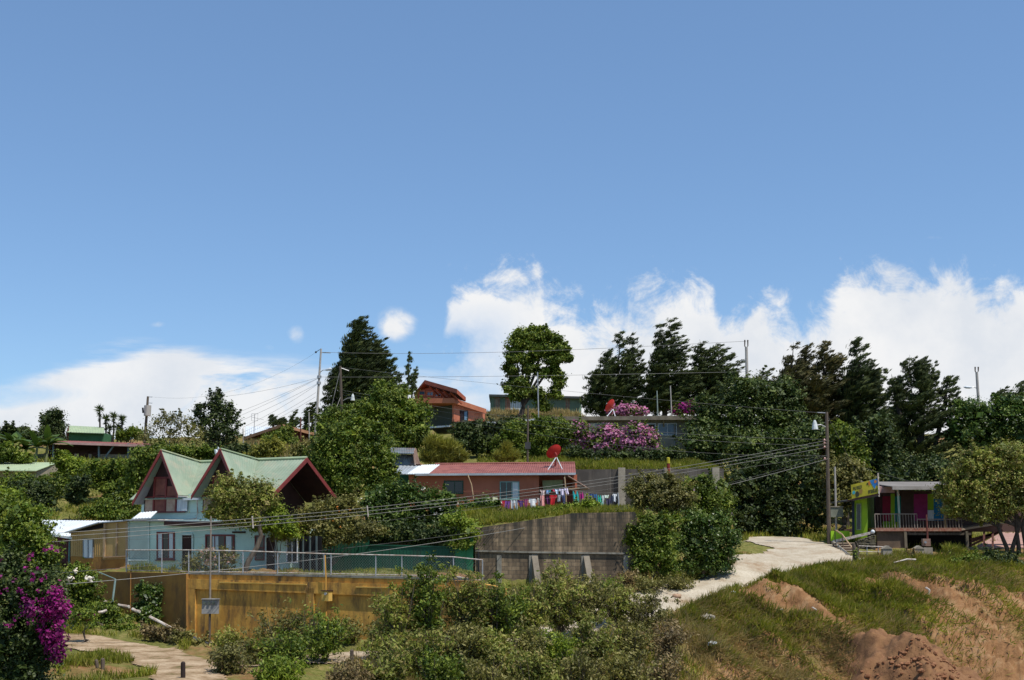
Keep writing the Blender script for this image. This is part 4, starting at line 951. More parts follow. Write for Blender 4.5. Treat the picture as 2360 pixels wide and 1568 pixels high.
LF = {
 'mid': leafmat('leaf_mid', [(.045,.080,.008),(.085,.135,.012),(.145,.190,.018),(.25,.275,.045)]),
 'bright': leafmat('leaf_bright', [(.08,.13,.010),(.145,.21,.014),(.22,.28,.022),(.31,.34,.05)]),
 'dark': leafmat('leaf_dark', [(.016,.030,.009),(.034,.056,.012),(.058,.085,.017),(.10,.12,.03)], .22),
 'glossy': leafmat('leaf_glossy', [(.025,.055,.010),(.05,.095,.014),(.09,.14,.020),(.18,.22,.06)], .25, .38),
 'olive': leafmat('leaf_olive', [(.085,.085,.018),(.14,.135,.028),(.20,.185,.05),(.29,.245,.095)]),
 'deep': leafmat('leaf_deep', [(.022,.042,.009),(.045,.075,.013),(.080,.11,.018),(.13,.155,.035)], .22),
 'scrub': leafmat('leaf_scrub', [(.11,.145,.020),(.19,.22,.032),(.30,.30,.065),(.28,.20,.08)], .3),
 'dry': leafmat('leaf_dry', [(.14,.095,.045),(.22,.155,.07),(.30,.22,.11),(.10,.09,.03)]),
 'cyp': leafmat('leaf_cypress', [(.018,.030,.010),(.034,.052,.014),(.060,.080,.018),(.10,.11,.028)], .2, .7),
 'cypb': leafmat('leaf_brown_cypress', [(.032,.034,.010),(.058,.058,.014),(.088,.080,.020),(.13,.095,.035)], .18, .7),
 'bamboo': leafmat('leaf_bamboo', [(.17,.17,.025),(.25,.24,.035),(.33,.30,.05),(.13,.15,.02)], .4),
 'grass': leafmat('grass_green', [(.12,.155,.012),(.19,.22,.018),(.28,.265,.033),(.38,.32,.085)], .35),
 'hay': leafmat('grass_dry', [(.36,.25,.10),(.46,.34,.16),(.28,.21,.07),(.20,.18,.05)], .35),
 'pink': leafmat('petal_pink', [(.52,.17,.36),(.62,.24,.46),(.45,.12,.28),(.70,.38,.55)], .35),
 'magenta': leafmat('petal_magenta', [(.16,.006,.10),(.25,.008,.16),(.11,.004,.06),(.36,.02,.23)], .3),
 'white': leafmat('petal_white', [(.75,.70,.66),(.85,.80,.76),(.62,.50,.45)], .3),
 'lilac': leafmat('petal_lilac', [(.55,.38,.55),(.62,.45,.62),(.45,.25,.45)], .3),
 'red': leafmat('leaf_red', [(.30,.035,.02),(.22,.03,.015),(.36,.12,.03)], .3),
}
def flowers(name, ells, n, size, mat_, parent, top=.0, cl=14, front=True, spread=.6):
    """small blossom heads of several petals near the crown surface"""
    C, O = [], []
    w = np.array([r[0]*r[2] for c, r in ells]); w = w/w.sum()
    for c_, k in zip(ells, RNG.multinomial(n, w)):
        c, r = c_; u = unit(RNG.normal(size=(max(k*4, 4), 3)))
        if front: u = u[u[:, 1] < .25]
        u = u[u[:, 2] > top-1][:k]
        C.append(c+u*r*1.03); O.append(u)
    C = np.concatenate(C); O = np.concatenate(O)
    A = clump_leaves(C, np.full(len(C), size*spread), O, cl, size*.6, .8, flat=1.)
    return mesh_np(name, A, len(A)//4, mat_, parent)
def plant(name, label, cat, blobs, d, leaf, base=None, ls=.13, cr=.38, n=26, group=None, trunk=True, r0=.09, fork=.35, bark=None, fl=None, crown='crown', stem='trunk', **kw):
    """blobs in the view frame (px, py, rx, ry, depth offset); base: bearing of the foot"""
    el = ellipsoids(blobs, d)
    cx = base[0] if base else float(np.mean([b[0] for b in blobs])); bd = base[1] if base and len(base) > 1 else d
    f = at(cx, bd); T = thing(name, label, cat, f, group)
    crown_mesh(crown, el, LF[leaf], T, ls, cr, n, **kw)
    if trunk: limbs(stem, f, el, bark or BARK, T, r0, fork)
    if fl: flowers('blossoms', el, *fl[:2], LF[fl[2]], T, **(fl[3] if len(fl) > 3 else {}))
    return T
def shrub(label, blobs, d, leaf, **kw):
    kw.setdefault('r0', .05); kw.setdefault('fork', .15)
    return plant(kw.pop('name', 'shrub'), label, kw.pop('cat', 'shrub'), blobs, d, leaf, crown='foliage', stem='stems', **kw)

def cypress(label, sets, d, leaf='cyp', base=None, name='cypress_tree', nl=1., ls=.36, wind=(.75,0,.55), trunkr=.22, multi=None, group=None, cr=.58, n=26):
    """sets: silhouettes [(py, left, right), ...] top to bottom, filled with wind-swept sprays"""
    wv = np.array(wind); wv = wv/np.linalg.norm(wv); s = d/F
    f = at(base[0] if base else (sets[0][-1][1]+sets[0][-1][2])/2, base[1] if base and len(base) > 1 else d)
    T = thing(name, label, 'tree', f, group); C, Rr, Dr = [], [], []; tr = MB()
    for rows in sets:
        py = np.array([r[0] for r in rows], float); xl = np.array([r[1] for r in rows], float); xr = np.array([r[2] for r in rows], float)
        top, bot = py[0], py[-1]; hh = (bot-top)*s; wid = np.interp(np.linspace(top, bot, 60), py, xr-xl)
        area = float(np.mean(wid))*(bot-top)*s*s; k = int(area*3.1*nl)+14
        q = np.linspace(top, bot, 60); pr = (wid+4)/np.sum(wid+4); yy = RNG.choice(q, k, p=pr)+RNG.uniform(-.5, .5, k)*(bot-top)/60
        L_, R_ = np.interp(yy, py, xl), np.interp(yy, py, xr); ax = L_*.56+R_*.44
        ph = RNG.uniform(0, 2*math.pi, k); cx = np.cos(ph); sy = np.sin(ph); ro = RNG.uniform(.55, 1.12, k)
        ex = np.where(cx > 0, (R_-ax)*cx, (ax-L_)*cx)*ro; ey = (R_-L_)/2*sy*ro*.85
        for i in range(k):
            ln = math.hypot(ex[i], ey[i])*s; o = np.array(P(ax[i], yy[i], d)); tip = o+np.array([ex[i]*s, ey[i]*s, 0.])
            st = o+(tip-o)*.25-np.array([0, 0, .22*ln]); nseg = max(2, int(ln*.8/cr)+1)
            for j in range(nseg):
                t = (j+1)/nseg; p = st*(1-t)+tip*t; dd = unit((tip-st+wv*(.5+ln*.5*t))[None, :])[0]
                C.append(p+RNG.normal(size=3)*.08); Rr.append(cr*(1.15-.65*t)); Dr.append(dd)
            # swept tip
            e = tip+wv*cr*.9; C.append(e); Rr.append(cr*.42); Dr.append(wv)
            if i % 3 == 0: tr.tube([V(o-np.array([0,0,.3*ln])), V(st*.5+tip*.5)], [.05, .02], 4)
        cen = [P(float(np.interp(y, py, xl)*.56+np.interp(y, py, xr)*.44), float(y), d) for y in np.linspace(bot, top, 7)]
        pts = [V(f)-V((0,0,.3))]+cen[:-1]+[cen[-1]]
        tr.tube(pts, [trunkr*(1-.96*i/7) for i in range(8)], 6)
    C = np.array(C); Rr = np.array(Rr); Dr = np.array(Dr)
    A = clump_leaves(C, Rr, Dr*.3, int(n*1.35), ls*.92, .22, flat=.45, upb=.6, dirb=Dr, dk=.78)
    mesh_np('crown', A, len(A)//4, LF[leaf], T); tr.build('trunk', BARKD, T)
    return T

# ---------------------------------------------------------------- trees on the ridge
cypress('tall dark wind swept cypress behind the two poles on the ridge', [[(736,818,836),(750,808,858),(780,797,866),(810,790,872),(840,772,888),(860,768,906),(885,765,912),(905,768,900),(930,760,900),(985,755,890)], [(852,762,778),(880,752,790),(920,742,800),(960,735,800),(1000,733,800)], [(788,860,884),(815,855,888),(850,850,912)],[(760,808,850),(800,795,872),(850,775,900),(900,768,905),(950,765,900)]], 118, base=(812,), nl=1.9)
cypress('slender spiky pale conifer between dark cypress and modern house', [[(812,942,945),(845,938,948),(870,932,952),(905,925,955)],[(862,918,924),(880,914,930),(910,910,940)],[(852,956,962),(875,950,960),(905,944,958)]], 108, 'dark', base=(937,), wind=(.15,0,.95), trunkr=.1, cr=.22, ls=.22, nl=1.6)
for lb, st, b in (('small cypress with split top behind the orange gable house roof', [[(957,624,630),(970,618,645),(982,610,655)],[(963,648,652),(982,638,657)]], 632),
                 ('small leaning cypress second from the pale concrete pole', [[(948,680,684),(962,668,686),(984,658,690)]], 674),
                 ('narrow pair of cypresses standing just left of the concrete pole', [[(935,706,710),(960,700,714),(1000,698,720)],[(926,716,722),(955,712,730),(1000,708,732)]], 715)):
    cypress(lb, st, 124, base=(b,), trunkr=.14, cr=.32, ls=.28, nl=1.6)
cypress('cypress group with thin leading tips behind the red dish and flat roof', [[(767,1425,1429),(790,1420,1436),(815,1410,1450),(840,1395,1462),(870,1385,1475),(900,1380,1490)],[(772,1450,1458),(800,1446,1472),(825,1440,1485),(850,1430,1490),(880,1420,1490)],[(815,1395,1402),(830,1378,1415),(860,1365,1430),(890,1352,1440),(920,1348,1440),(950,1350,1435)],[(880,1400,1480),(915,1395,1480)],[(860,1350,1480),(900,1342,1495),(948,1345,1490)]], 130, base=(1425,), nl=1.0, wind=(.6,0,.6))
cypress('tallest cypress of the middle ridge with two ragged wind blown tops', [[(736,1538,1548),(760,1530,1562),(790,1522,1580),(815,1510,1590),(850,1495,1600),(880,1485,1605),(905,1490,1600)],[(752,1518,1524),(780,1510,1540),(810,1500,1560),(850,1490,1590)],[(895,1480,1590),(940,1490,1580)],[(850,1482,1605),(900,1475,1612),(945,1480,1600)]], 128, base=(1530,), nl=1.1, wind=(.75,0,.4))
cypress('broad cypress with rounded right shoulder beside the tall forked pole', [[(782,1610,1616),(805,1600,1636),(840,1590,1650),(880,1590,1650),(920,1590,1650)],[(800,1640,1668),(815,1630,1690),(840,1620,1700),(865,1615,1703),(900,1610,1690),(930,1620,1670)],[(840,1585,1700),(900,1580,1705),(940,1590,1690)]], 129, base=(1625,), nl=1.2, wind=(.75,0,.4))
# the broad round crowned tree
plant('broad_tree', 'broad leafy tree with forked trunk and gaps in its crown before the green warehouse', 'tree',
 [(1207,772,22,15),(1187,800,24,20),(1222,790,25,20),(1262,778,26,18),(1238,760,24,5),(1285,800,22,14),(1296,812,18,14),(1250,805,28,20),(1180,830,20,16),(1215,825,24,16),(1275,830,26,14),(1308,828,15,7),(1180,858,20,16),(1170,890,13,12),(1205,880,18,14),(1186,915,14,12),(1262,858,26,14),(1285,875,16,16),(1225,850,18,14),(1282,905,12,14),(1242,912,22,14),(1255,935,15,10),(1205,905,14,12)], 132, 'mid', base=(1193,), ls=.26, cr=.5, n=22, r0=.34, fork=.30, bark=BARKD, spiky=.2, dens=1.15, flat=.5, sat=3)
# right side cypress wall
cypress('brownish wide cypress with four blown tops left of the dark pole', [[(789,1826,1832),(810,1818,1840),(840,1805,1850),(880,1790,1870),(930,1780,1880)],[(802,1848,1862),(830,1840,1870),(870,1830,1880)],[(793,1888,1900),(812,1878,1912),(840,1868,1935),(870,1860,1950),(920,1850,1970)],[(820,1915,1936),(850,1900,1940)],[(852,1745,1760),(870,1735,1800),(900,1730,1850),(960,1735,1850)],[(845,1800,1830),(880,1790,1880),(950,1780,1900)],[(868,1930,1950),(900,1900,1960),(960,1890,1965)],[(880,1780,1980),(930,1760,1990),(990,1790,1980),(1050,1820,1960)]], 112, 'cypb', base=(1870,), nl=1.1)
cypress('dark upright cypress with swept top right of the brownish cypress', [[(783,1962,1978),(800,1958,1992),(830,1955,2005),(850,1950,2025),(880,1945,2030),(900,1940,2020),(930,1940,2010),(990,1950,2020)],[(860,1985,2030),(890,1960,2030),(930,1950,2030)],[(790,1962,1986),(820,1952,2002),(860,1945,2026),(910,1938,2032),(970,1935,2035)],[(900,1930,2060),(960,1930,2080),(1050,1960,2090),(1160,1980,2100)]], 110, base=(1990,), nl=1.0)
cypress('huge dark cypress with many small tips behind the balcony house', [[(818,2094,2100),(835,2078,2118),(860,2065,2140),(890,2050,2150),(930,2040,2190),(990,2035,2210),(1060,2040,2230),(1140,2060,2230)],[(828,2115,2128),(850,2105,2142),(890,2100,2165)],[(872,2175,2200),(900,2160,2205),(930,2150,2215)],[(862,2052,2058),(880,2044,2075),(920,2040,2100)],[(838,2105,2150),(870,2080,2165),(920,2070,2190),(980,2060,2200)]], 104, 'cyp', base=(2120,), nl=1.15, wind=(.6,0,.6), cr=.38, ls=.28)
cypress('low cypress tops peeping over foliage at the far right skyline', [[(893,2302,2310),(915,2290,2325),(950,2280,2340)],[(884,2350,2362),(910,2335,2380),(950,2330,2400)]], 122, 'cyp', base=(2330,), nl=1.2)
# broadleaf masses right
BR = [
 ('large leafy tree filling the slope right of the flat house, topmost part', [(1720,905,60,40),(1660,940,60,35),(1790,920,55,40),(1640,985,55,40),(1720,970,60,45),(1800,980,55,45)], 100, 'deep', 1720),
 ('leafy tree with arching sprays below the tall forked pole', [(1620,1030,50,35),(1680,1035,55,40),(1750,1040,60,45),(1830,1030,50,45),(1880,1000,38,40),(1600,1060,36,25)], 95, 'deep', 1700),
 ('shaded dark tree overhanging the far end of the gravel road', [(1720,1110,55,45),(1790,1110,60,50),(1860,1100,50,50),(1720,1180,50,50),(1800,1185,60,50),(1880,1170,45,55),(1760,1225,60,24)], 91, 'dark', 1800),  # dark leaf colour stands in for shade under the higher crowns
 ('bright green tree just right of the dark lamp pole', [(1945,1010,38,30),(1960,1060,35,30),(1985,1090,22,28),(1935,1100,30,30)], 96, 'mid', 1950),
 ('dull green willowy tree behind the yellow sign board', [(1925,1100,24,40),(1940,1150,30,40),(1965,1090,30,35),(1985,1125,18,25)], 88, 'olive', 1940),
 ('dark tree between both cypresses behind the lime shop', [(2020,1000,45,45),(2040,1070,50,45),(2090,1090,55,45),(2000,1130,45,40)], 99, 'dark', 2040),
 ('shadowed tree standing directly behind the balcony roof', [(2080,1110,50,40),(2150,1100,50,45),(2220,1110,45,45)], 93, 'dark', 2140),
 ('dense round topped tree at the far right edge', [(2230,940,30,20),(2260,960,45,35),(2320,950,50,32),(2370,940,40,30),(2270,1010,50,40),(2340,1010,50,45),(2210,990,35,35)], 103, 'glossy', 2290),
]
for lb, bl, d, lf, b in BR: plant('leafy_tree', lb, 'tree', bl, d, lf, base=(b,), ls=.22, cr=.52, n=24, r0=.22, bark=BARKD, spiky=.15)
# ---------------------------------------------------------------- left side trees
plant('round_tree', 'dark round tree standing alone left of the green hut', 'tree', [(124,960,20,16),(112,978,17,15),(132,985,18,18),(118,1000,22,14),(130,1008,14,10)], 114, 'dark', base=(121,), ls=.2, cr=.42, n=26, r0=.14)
plant('eucalyptus_tree', 'airy eucalyptus with clumped crown left of the orange gable house', 'tree', [(496,918,16,10),(484,935,18,10),(508,935,15,12),(470,950,22,12),(512,955,20,12),(535,962,12,12),(460,975,18,12),(495,975,25,14),(530,985,18,13),(475,1000,20,14),(510,1005,22,14),(540,1012,14,12),(500,1025,28,10)], 103, 'dark', base=(500,), ls=.2, cr=.4, n=22, r0=.2, bark=BARKL, spiky=.25, core=False, dens=1.15)
plant('thin_leaved_tree', 'sparse grey green tree with visible twigs beside the utility pole', 'tree', [(372,975,26,14),(352,990,18,14),(395,975,24,18),(420,975,18,14),(375,1005,32,18),(415,1005,26,20),(345,1015,22,16),(450,1000,16,14),(430,1025,30,14)], 96, 'olive', base=(390,), ls=.17, cr=.45, n=12, r0=.12, bark=BARKL, core=False, spiky=.3)
plant('leafy_tree', 'low rounded bright tree behind the red porch roof', 'tree', [(300,998,16,10),(285,1006,14,9),(320,1004,14,9)], 119, 'mid', base=(300,), ls=.2, cr=.4, n=22, r0=.1)
def dracaena(px, py, d, label, heads=1, tall=True):
    f = at(px-4, d); top = P(px, py, d); T = thing('spiky_palm', label, 'palm', f, 'spiky palms above the red porch roof'); m = MB(); m.tube([f-V((0,0,.2)), f.lerp(top,.5)+V((.1,0,0)), top], [.12,.09,.07], 6); m.build('trunk', BARKD, T)
    A = []
    for z, rr, nn_ in ((0, .62, 70), (-.55, .38, 30), (-1.1, .3, 20)):
        k = nn_; u = unit(RNG.normal(size=(k,3))+np.array([0,0,.25])); c = np.array(top)+np.array([0,0,z])
        n_ = unit(np.cross(u, RNG.normal(size=(k,3)))); Ls = rr*RNG.uniform(.7,1.2,k); A.append(leafquads(c+u*Ls[:,None]*.5, n_, u, Ls, np.full(k,.09)))
    A = np.concatenate(A); mesh_np('crown', A, len(A)//4, LF['dark'], T)
for px, py, lb in ((230,944,'tallest spiky palm with bent trunk above the green hut'),(244,965,'short spiky palm close to the right corner of green hut'),(262,960,'spiky palm second in height right of green hut'),(281,965,'spiky palm standing furthest right of the row'),(252,988,'low bushy spiky palm touching the red roof beside green hut'),(272,986,'low spiky palm on the red roof below the rightmost one')): dracaena(px, py, 121, lb)
def banana(px, d, label, h=3.4, n=9):
    f = at(px, d); T = thing('banana_plant', label, 'banana plant', f, 'banana plants at the left'); m = MB(); top = f+V((.1,0,h*.5)); m.tube([f-V((0,0,.2)), top], [.16,.1], 8); m.build('stem', mat('banana_stem', (.22,.25,.11), (.16,.16,.07), 3), T)
    b = MB()
    for i in range(n):
        az = i*2.4+random.random(); L_ = h*random.uniform(.5,.72); el = random.uniform(.5,1.25); ps = []; 
        for j in range(9):
            t = j/8; r = L_*t*math.cos(el*(1-.2*t)); z = L_*(t*math.sin(el)-.75*t*t*math.cos(el)*.9); ps.append(top+V((math.cos(az)*r, math.sin(az)*r, z)))
        sd = V((-math.sin(az), math.cos(az), 0)); base = len(b.v)
        for j, p in enumerate(ps):
            w = .30*math.sin(math.pi*min(1,(j/8)*.92+.06))**.6; b.v += [tuple(p-sd*w-V((0,0,w*.35))), tuple(p), tuple(p+sd*w-V((0,0,w*.35)))]
        for j in range(8):
            k = base+3*j; b.f += [(k,k+1,k+4,k+3),(k+1,k+2,k+5,k+4)]
    b.build('leaves', LF['glossy'], T)
for px, d, h, lb in ((25,108,3.6,'banana plant at the left border, first below the spiky tree'),(55,106,3.4,'banana plant with arching leaves second from the left border'),(80,105,3.8,'banana plant with pale stem in the middle of the grove'),(104,106,3.5,'banana plant nearest the red porch roof')): banana(px, d, lb, h)
LS = [
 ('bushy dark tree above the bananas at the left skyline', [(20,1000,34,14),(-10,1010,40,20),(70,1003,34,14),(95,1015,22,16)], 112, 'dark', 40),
 ('bush between banana grove and pale green roof', [(10,1040,30,18),(-20,1050,30,18),(35,1050,24,14),(60,1058,20,10)], 102, 'mid', 20),
 ('leafy tree in front of the red porch house parapet', [(150,1060,20,20),(165,1085,28,22),(140,1098,18,16),(190,1080,20,14)], 96, 'bright', 158),
 ('wide hillside thicket below the red porch house', [(220,1085,34,20),(265,1080,34,20),(305,1085,28,20),(240,1112,36,22),(290,1118,36,24)], 92, 'mid', 262),
 ('tall green thicket touching the left dormer eave', [(330,1060,24,18),(318,1095,24,24),(342,1040,22,14),(298,1135,28,26),(262,1150,30,24),(305,1165,22,16),(355,1050,18,12)], 86, 'mid', 305),
 ('dark shrub with lit edge on the left grassy slope', [(60,1130,32,20),(95,1145,30,22),(30,1150,30,24),(80,1165,28,14)], 84, 'dark', 60),
 ('shrub patch halfway down the left slope beneath the green roof', [(100,1110,28,14),(60,1105,26,10),(20,1112,30,14),(135,1122,22,14)], 90, 'mid', 80),
 ('small round shrub in the middle of the left grassy slope', [(186,1120,22,22),(180,1148,20,16)], 86, 'dark', 184),
 ('leafy bush beside tan shed roof at the slope foot', [(240,1175,26,16),(215,1185,22,12),(275,1185,24,12)], 80, 'mid', 245),
 ('bright bush at the left border above the white roof', [(10,1150,34,26),(-20,1180,40,30),(35,1180,30,22),(60,1195,26,14)], 74, 'bright', 10),
 ('green hedge top behind the pipe vent of mint house', [(560,1040,40,9),(520,1042,30,9),(600,1038,30,8)], 92, 'dark', 560),
 ('yellow green bush between dormer and orange gable house', [(600,1045,28,14),(632,1035,22,16),(580,1052,26,10)], 88, 'bamboo', 605),
 ('dark bush with lit crown below the orange gable house', [(655,1000,18,16),(660,1025,24,20),(625,1012,12,10)], 108, 'mid', 655),
 ('bush covering the slope under the thin red pole', [(700,1035,30,14),(690,1050,30,12)], 96, 'olive', 695),
 ('thicket behind mint house roof near the sparse tree', [(420,1045,36,12),(470,1045,40,14),(385,1040,24,12)], 92, 'mid', 430),
]
for lb, bl, d, lf, b in LS: shrub(lb, bl, d, lf, base=(b,), ls=.19, cr=.44, n=24, spiky=.2)
# ---------------------------------------------------------------- middle
MS = [
 ('tree', 'huge round bush tree right of the mint house gable', [(800,1000,62,32),(755,1030,45,36),(850,1010,48,36),(800,1060,66,46),(745,1085,42,40),(865,1060,42,48),(800,1110,70,40),(880,1105,30,34),(760,1135,46,22)], 77, 'mid', 810, .16, .42),
 ('tree', 'upper leafy tree between the dark cypress and olive house', [(880,915,38,26),(920,930,42,32),(850,945,34,28),(960,960,36,34),(905,975,56,36),(965,1005,32,30),(925,1020,44,28),(800,960,34,22),(760,965,30,22)], 94, 'mid', 900, .18, .46),
 ('shrub', 'dark glossy hedge tree with white blossoms left of terracotta house', [(870,1150,42,28),(930,1140,44,26),(985,1150,44,28),(1020,1165,34,28),(870,1195,44,32),(930,1190,52,40),(1000,1195,50,36),(960,1225,60,22),(890,1230,40,20),(1030,1215,30,22),(920,1246,50,12)], 68.5, 'glossy', 940, .14, .36),
 ('shrub', 'yellowish shrub with orange fruit leaning over the fence', [(720,1190,40,24),(770,1180,42,24),(690,1215,46,20),(750,1218,54,24),(815,1215,40,22),(855,1222,26,12),(790,1165,34,18),(820,1240,30,10),(700,1240,40,18),(665,1228,30,16),(745,1245,30,12)], 61.5, 'olive', 765, .12, .34),
 ('shrub', 'leafy yellowish shrub just right of the curved trunk tree', [(630,1180,22,16),(640,1205,28,18),(610,1215,24,16),(660,1225,26,12)], 60.5, 'bright', 640, .12, .32),
 ('hedge', 'clipped dark hedge below the left end of flat roof house', [(1070,990,32,16),(1110,985,36,16),(1150,985,36,18),(1080,1020,30,24),(1130,1020,36,26)], 97, 'dark', 1100, .18, .42),
 ('hedge', 'bright green hedge bush behind the slim meter pole', [(1200,985,36,18),(1180,1010,36,24),(1225,1010,34,24),(1160,1040,30,22),(1210,1040,34,24)], 96, 'mid', 1195, .18, .42),
 ('hedge', 'dark bush with bright top between meter pole and azaleas', [(1250,975,22,14),(1285,985,28,16),(1260,1005,34,24),(1295,1010,24,24),(1270,1040,40,22)], 95.5, 'mid', 1270, .18, .42),
 ('shrub', 'leafy plant climbing below the terracotta house window', [(1105,1160,24,16),(1130,1165,24,15),(1090,1178,22,12),(1118,1182,30,12)], 77, 'glossy', 1112, .15, .34),
 ('shrub', 'small shrub under the clothesline left end', [(1160,1188,14,10),(1190,1186,12,10),(1215,1190,12,8)], 75.5, 'olive', 1188, .13, .28),
 ('shrub', 'trimmed shrub on the wall top below the red clothes', [(1240,1183,18,10),(1265,1190,22,10)], 72, 'mid', 1250, .13, .28),
 ('shrub', 'green creeper along the wall top below the teal shirt', [(1320,1172,26,9),(1355,1168,24,9),(1300,1178,18,8),(1380,1176,16,6)], 69, 'bright', 1335, .12, .26),
 ('shrub', 'big olive bush covering the right end of block wall, upper part', [(1500,1125,46,26),(1545,1115,40,22),(1475,1140,26,26),(1520,1150,52,30),(1560,1150,36,30)], 64.5, 'olive', 1520, .12, .34),
 ('shrub', 'green bush with lilac blossoms beside the road, upper right part', [(1600,1115,36,22),(1640,1135,36,30),(1600,1150,40,32),(1660,1170,30,32),(1625,1185,40,32)], 67, 'mid', 1630, .12, .34),
 ('shrub', 'leafy bush at the foot of block wall right corner', [(1490,1215,32,24),(1530,1205,30,26),(1475,1250,28,30),(1520,1250,40,36),(1485,1290,36,28),(1530,1295,36,28)], 62, 'mid', 1505, .12, .34),
 ('shrub', 'tall dark bush between block wall and gravel road', [(1590,1210,34,30),(1640,1220,40,36),(1590,1255,36,36),(1640,1265,44,36),(1600,1300,46,26),(1660,1290,32,28),(1680,1240,18,34)], 64, 'glossy', 1620, .12, .34),
]
for nm, lb, bl, d, lf, b, ls, cr in MS:
    T = (plant('leafy_tree', lb, 'tree', bl, d, lf, base=(b,), ls=ls, cr=cr, n=26, r0=.2, spiky=.18) if nm == 'tree' else shrub(lb, bl, d, lf, base=(b,), ls=ls, cr=cr, n=26, spiky=.2, name=nm, cat=nm))
    if 'white blossoms' in lb: flowers('blossoms', ellipsoids(bl, d), 26, .17, LF['white'], T, cl=8)
    if 'lilac' in lb: flowers('blossoms', ellipsoids(bl, d), 16, .14, LF['lilac'], T, cl=8)
    if 'orange fruit' in lb: flowers('fruit', ellipsoids(bl, d), 26, .1, leafmat('fruit_orange', [(.6,.22,.03),(.5,.15,.02)], .1), T, cl=8)
shrub('dark creeping hedge hanging down over the dark green sheets', [(790,1228,36,18),(850,1228,40,20),(905,1230,40,20),(960,1234,40,22),(1010,1232,36,22),(1048,1226,26,22)], 63.9, 'dark', base=(900,64.2), ls=.14, cr=.34, n=26, spiky=.2, name='hedge', cat='hedge')
shrub('bright grassy creeper spilling over the left corner of block wall', [(1080,1222,24,16),(1068,1248,22,16),(1050,1200,24,14)], 62.0, 'bright', base=(1078,62.6), ls=.12, cr=.3, n=24, spiky=.2, name='creeper', cat='creeper')
# bamboo tufts
def tuft(name, label, cat, blobs, d, leaf, base, n=700, length=.7, wid=.05, group=None):
    f = at(*base); T = thing(name, label, cat, f, group); A = []; st = MB()
    for c, r in ellipsoids(blobs, d):
        k = n; u = unit(RNG.normal(size=(k,3))); p = c+u*r*(RNG.random(k)**.4)[:,None]; t = unit(u*.6+np.array([.25,0,.7])+RNG.normal(size=(k,3))*.45)
        nr = unit(np.cross(t, RNG.normal(size=(k,3)))); Ls = length*RNG.uniform(.5,1.2,k); A.append(leafquads(p, nr, t, Ls, np.full(k,wid)*RNG.uniform(.7,1.4,k)))
        for _ in range(3): q = V(c+unit(RNG.normal(size=(1,3)))[0]*r*.5); st.tube([f+V((random.uniform(-.3,.3),random.uniform(-.3,.3),-.1)), f.lerp(q,.6), q], [.03,.025,.01], 4)
    A = np.concatenate(A); mesh_np('foliage', A, len(A)//4, LF[leaf], T); st.build('stems', BARKL, T)
tuft('bamboo_clump', 'yellow bamboo clump behind the tin shack and red roof', 'bamboo', [(1000,1020,26,18),(1035,1030,28,18),(990,1050,24,18),(1030,1055,32,16),(1060,1052,20,14)], 88, 'bamboo', (1020,88.5), 900)
tuft('bamboo_clump', 'smaller yellow bamboo clump over the middle of the red roof', 'bamboo', [(1168,1032,12,14),(1155,1050,18,14),(1180,1050,20,12)], 87.5, 'bamboo', (1165,88.2), 600)
# azaleas
def azalea(label, blobs, d, base, nf, leaf='mid', petal='pink', size=.34):
    T = shrub(label, blobs, d, leaf, base=(base,), ls=.2, cr=.4, n=16, name='azalea_bush', cat='azalea', group=None)
    flowers('blossoms', ellipsoids(blobs, d), nf, size, LF[petal], T, cl=15, spread=.9)
azalea('left pink azalea with green gaps before the flat roof house', [(1335,990,22,14),(1350,1010,24,14),(1325,1010,12,16),(1362,1030,22,12)], 97, 1345, 75)
azalea('widest pink azalea in front of the flat roof house', [(1400,1000,28,16),(1380,1018,20,16),(1420,1020,26,18),(1395,1035,24,12)], 96.5, 1400, 190)
azalea('right pink azalea before the flat house door', [(1468,995,26,14),(1490,1010,24,16),(1450,1015,24,18),(1480,1028,28,14),(1503,1022,12,14)], 96, 1475, 210)
azalea('pink azalea far behind the flat roof below the cypresses', [(1425,945,22,10),(1450,948,26,9),(1478,950,12,6)], 122, 1445, 120, size=.4)
azalea('magenta bush behind the flat roof near two grey poles', [(1575,942,14,9),(1595,940,14,9),(1560,948,8,6)], 122, 1580, 70, petal='magenta', size=.4)
shrub('dark shrub line under the pink azaleas on the terrace edge', [(1330,1045,30,12),(1380,1050,34,12),(1440,1052,40,10),(1500,1050,34,12),(1550,1050,26,12)], 93.5, 'dark', base=(1430,), ls=.17, cr=.38, n=24)
# tree in front of the mint house with its curved trunk
def curved_tree():
    bl = [(515,1130,34,22),(550,1140,36,26),(590,1130,34,26),(605,1155,26,22),(520,1165,34,24),(560,1175,36,24),(495,1180,18,14),(530,1195,30,14),(575,1205,26,14)]; d = 60.
    f = at(566,59.5); T = thing('curved_trunk_tree', 'small fine leaved tree with curved trunk before the mint house', 'tree', f)
    el = ellipsoids(bl, d); crown_mesh('crown', el, LF['scrub'], T, .12, .36, 38, core=True, spiky=.3, asp=.4); m = MB()
    p = [P(563,1322,59.6), P(572,1295,59.6), P(592,1262,59.7), P(602,1235,59.8), P(596,1205,59.8), P(570,1180,60), P(555,1160,60)]
    m.tube(p, [.15,.14,.12,.11,.10,.08,.06], 7)
    for b in bl: m.tube([p[4], P(*b[:2], d).lerp(p[4],.4)+V((0,.1,.1)), P(*b[:2], d)], [.06,.04,.02], 5)
    m.build('trunk', BARK, T)
curved_tree()
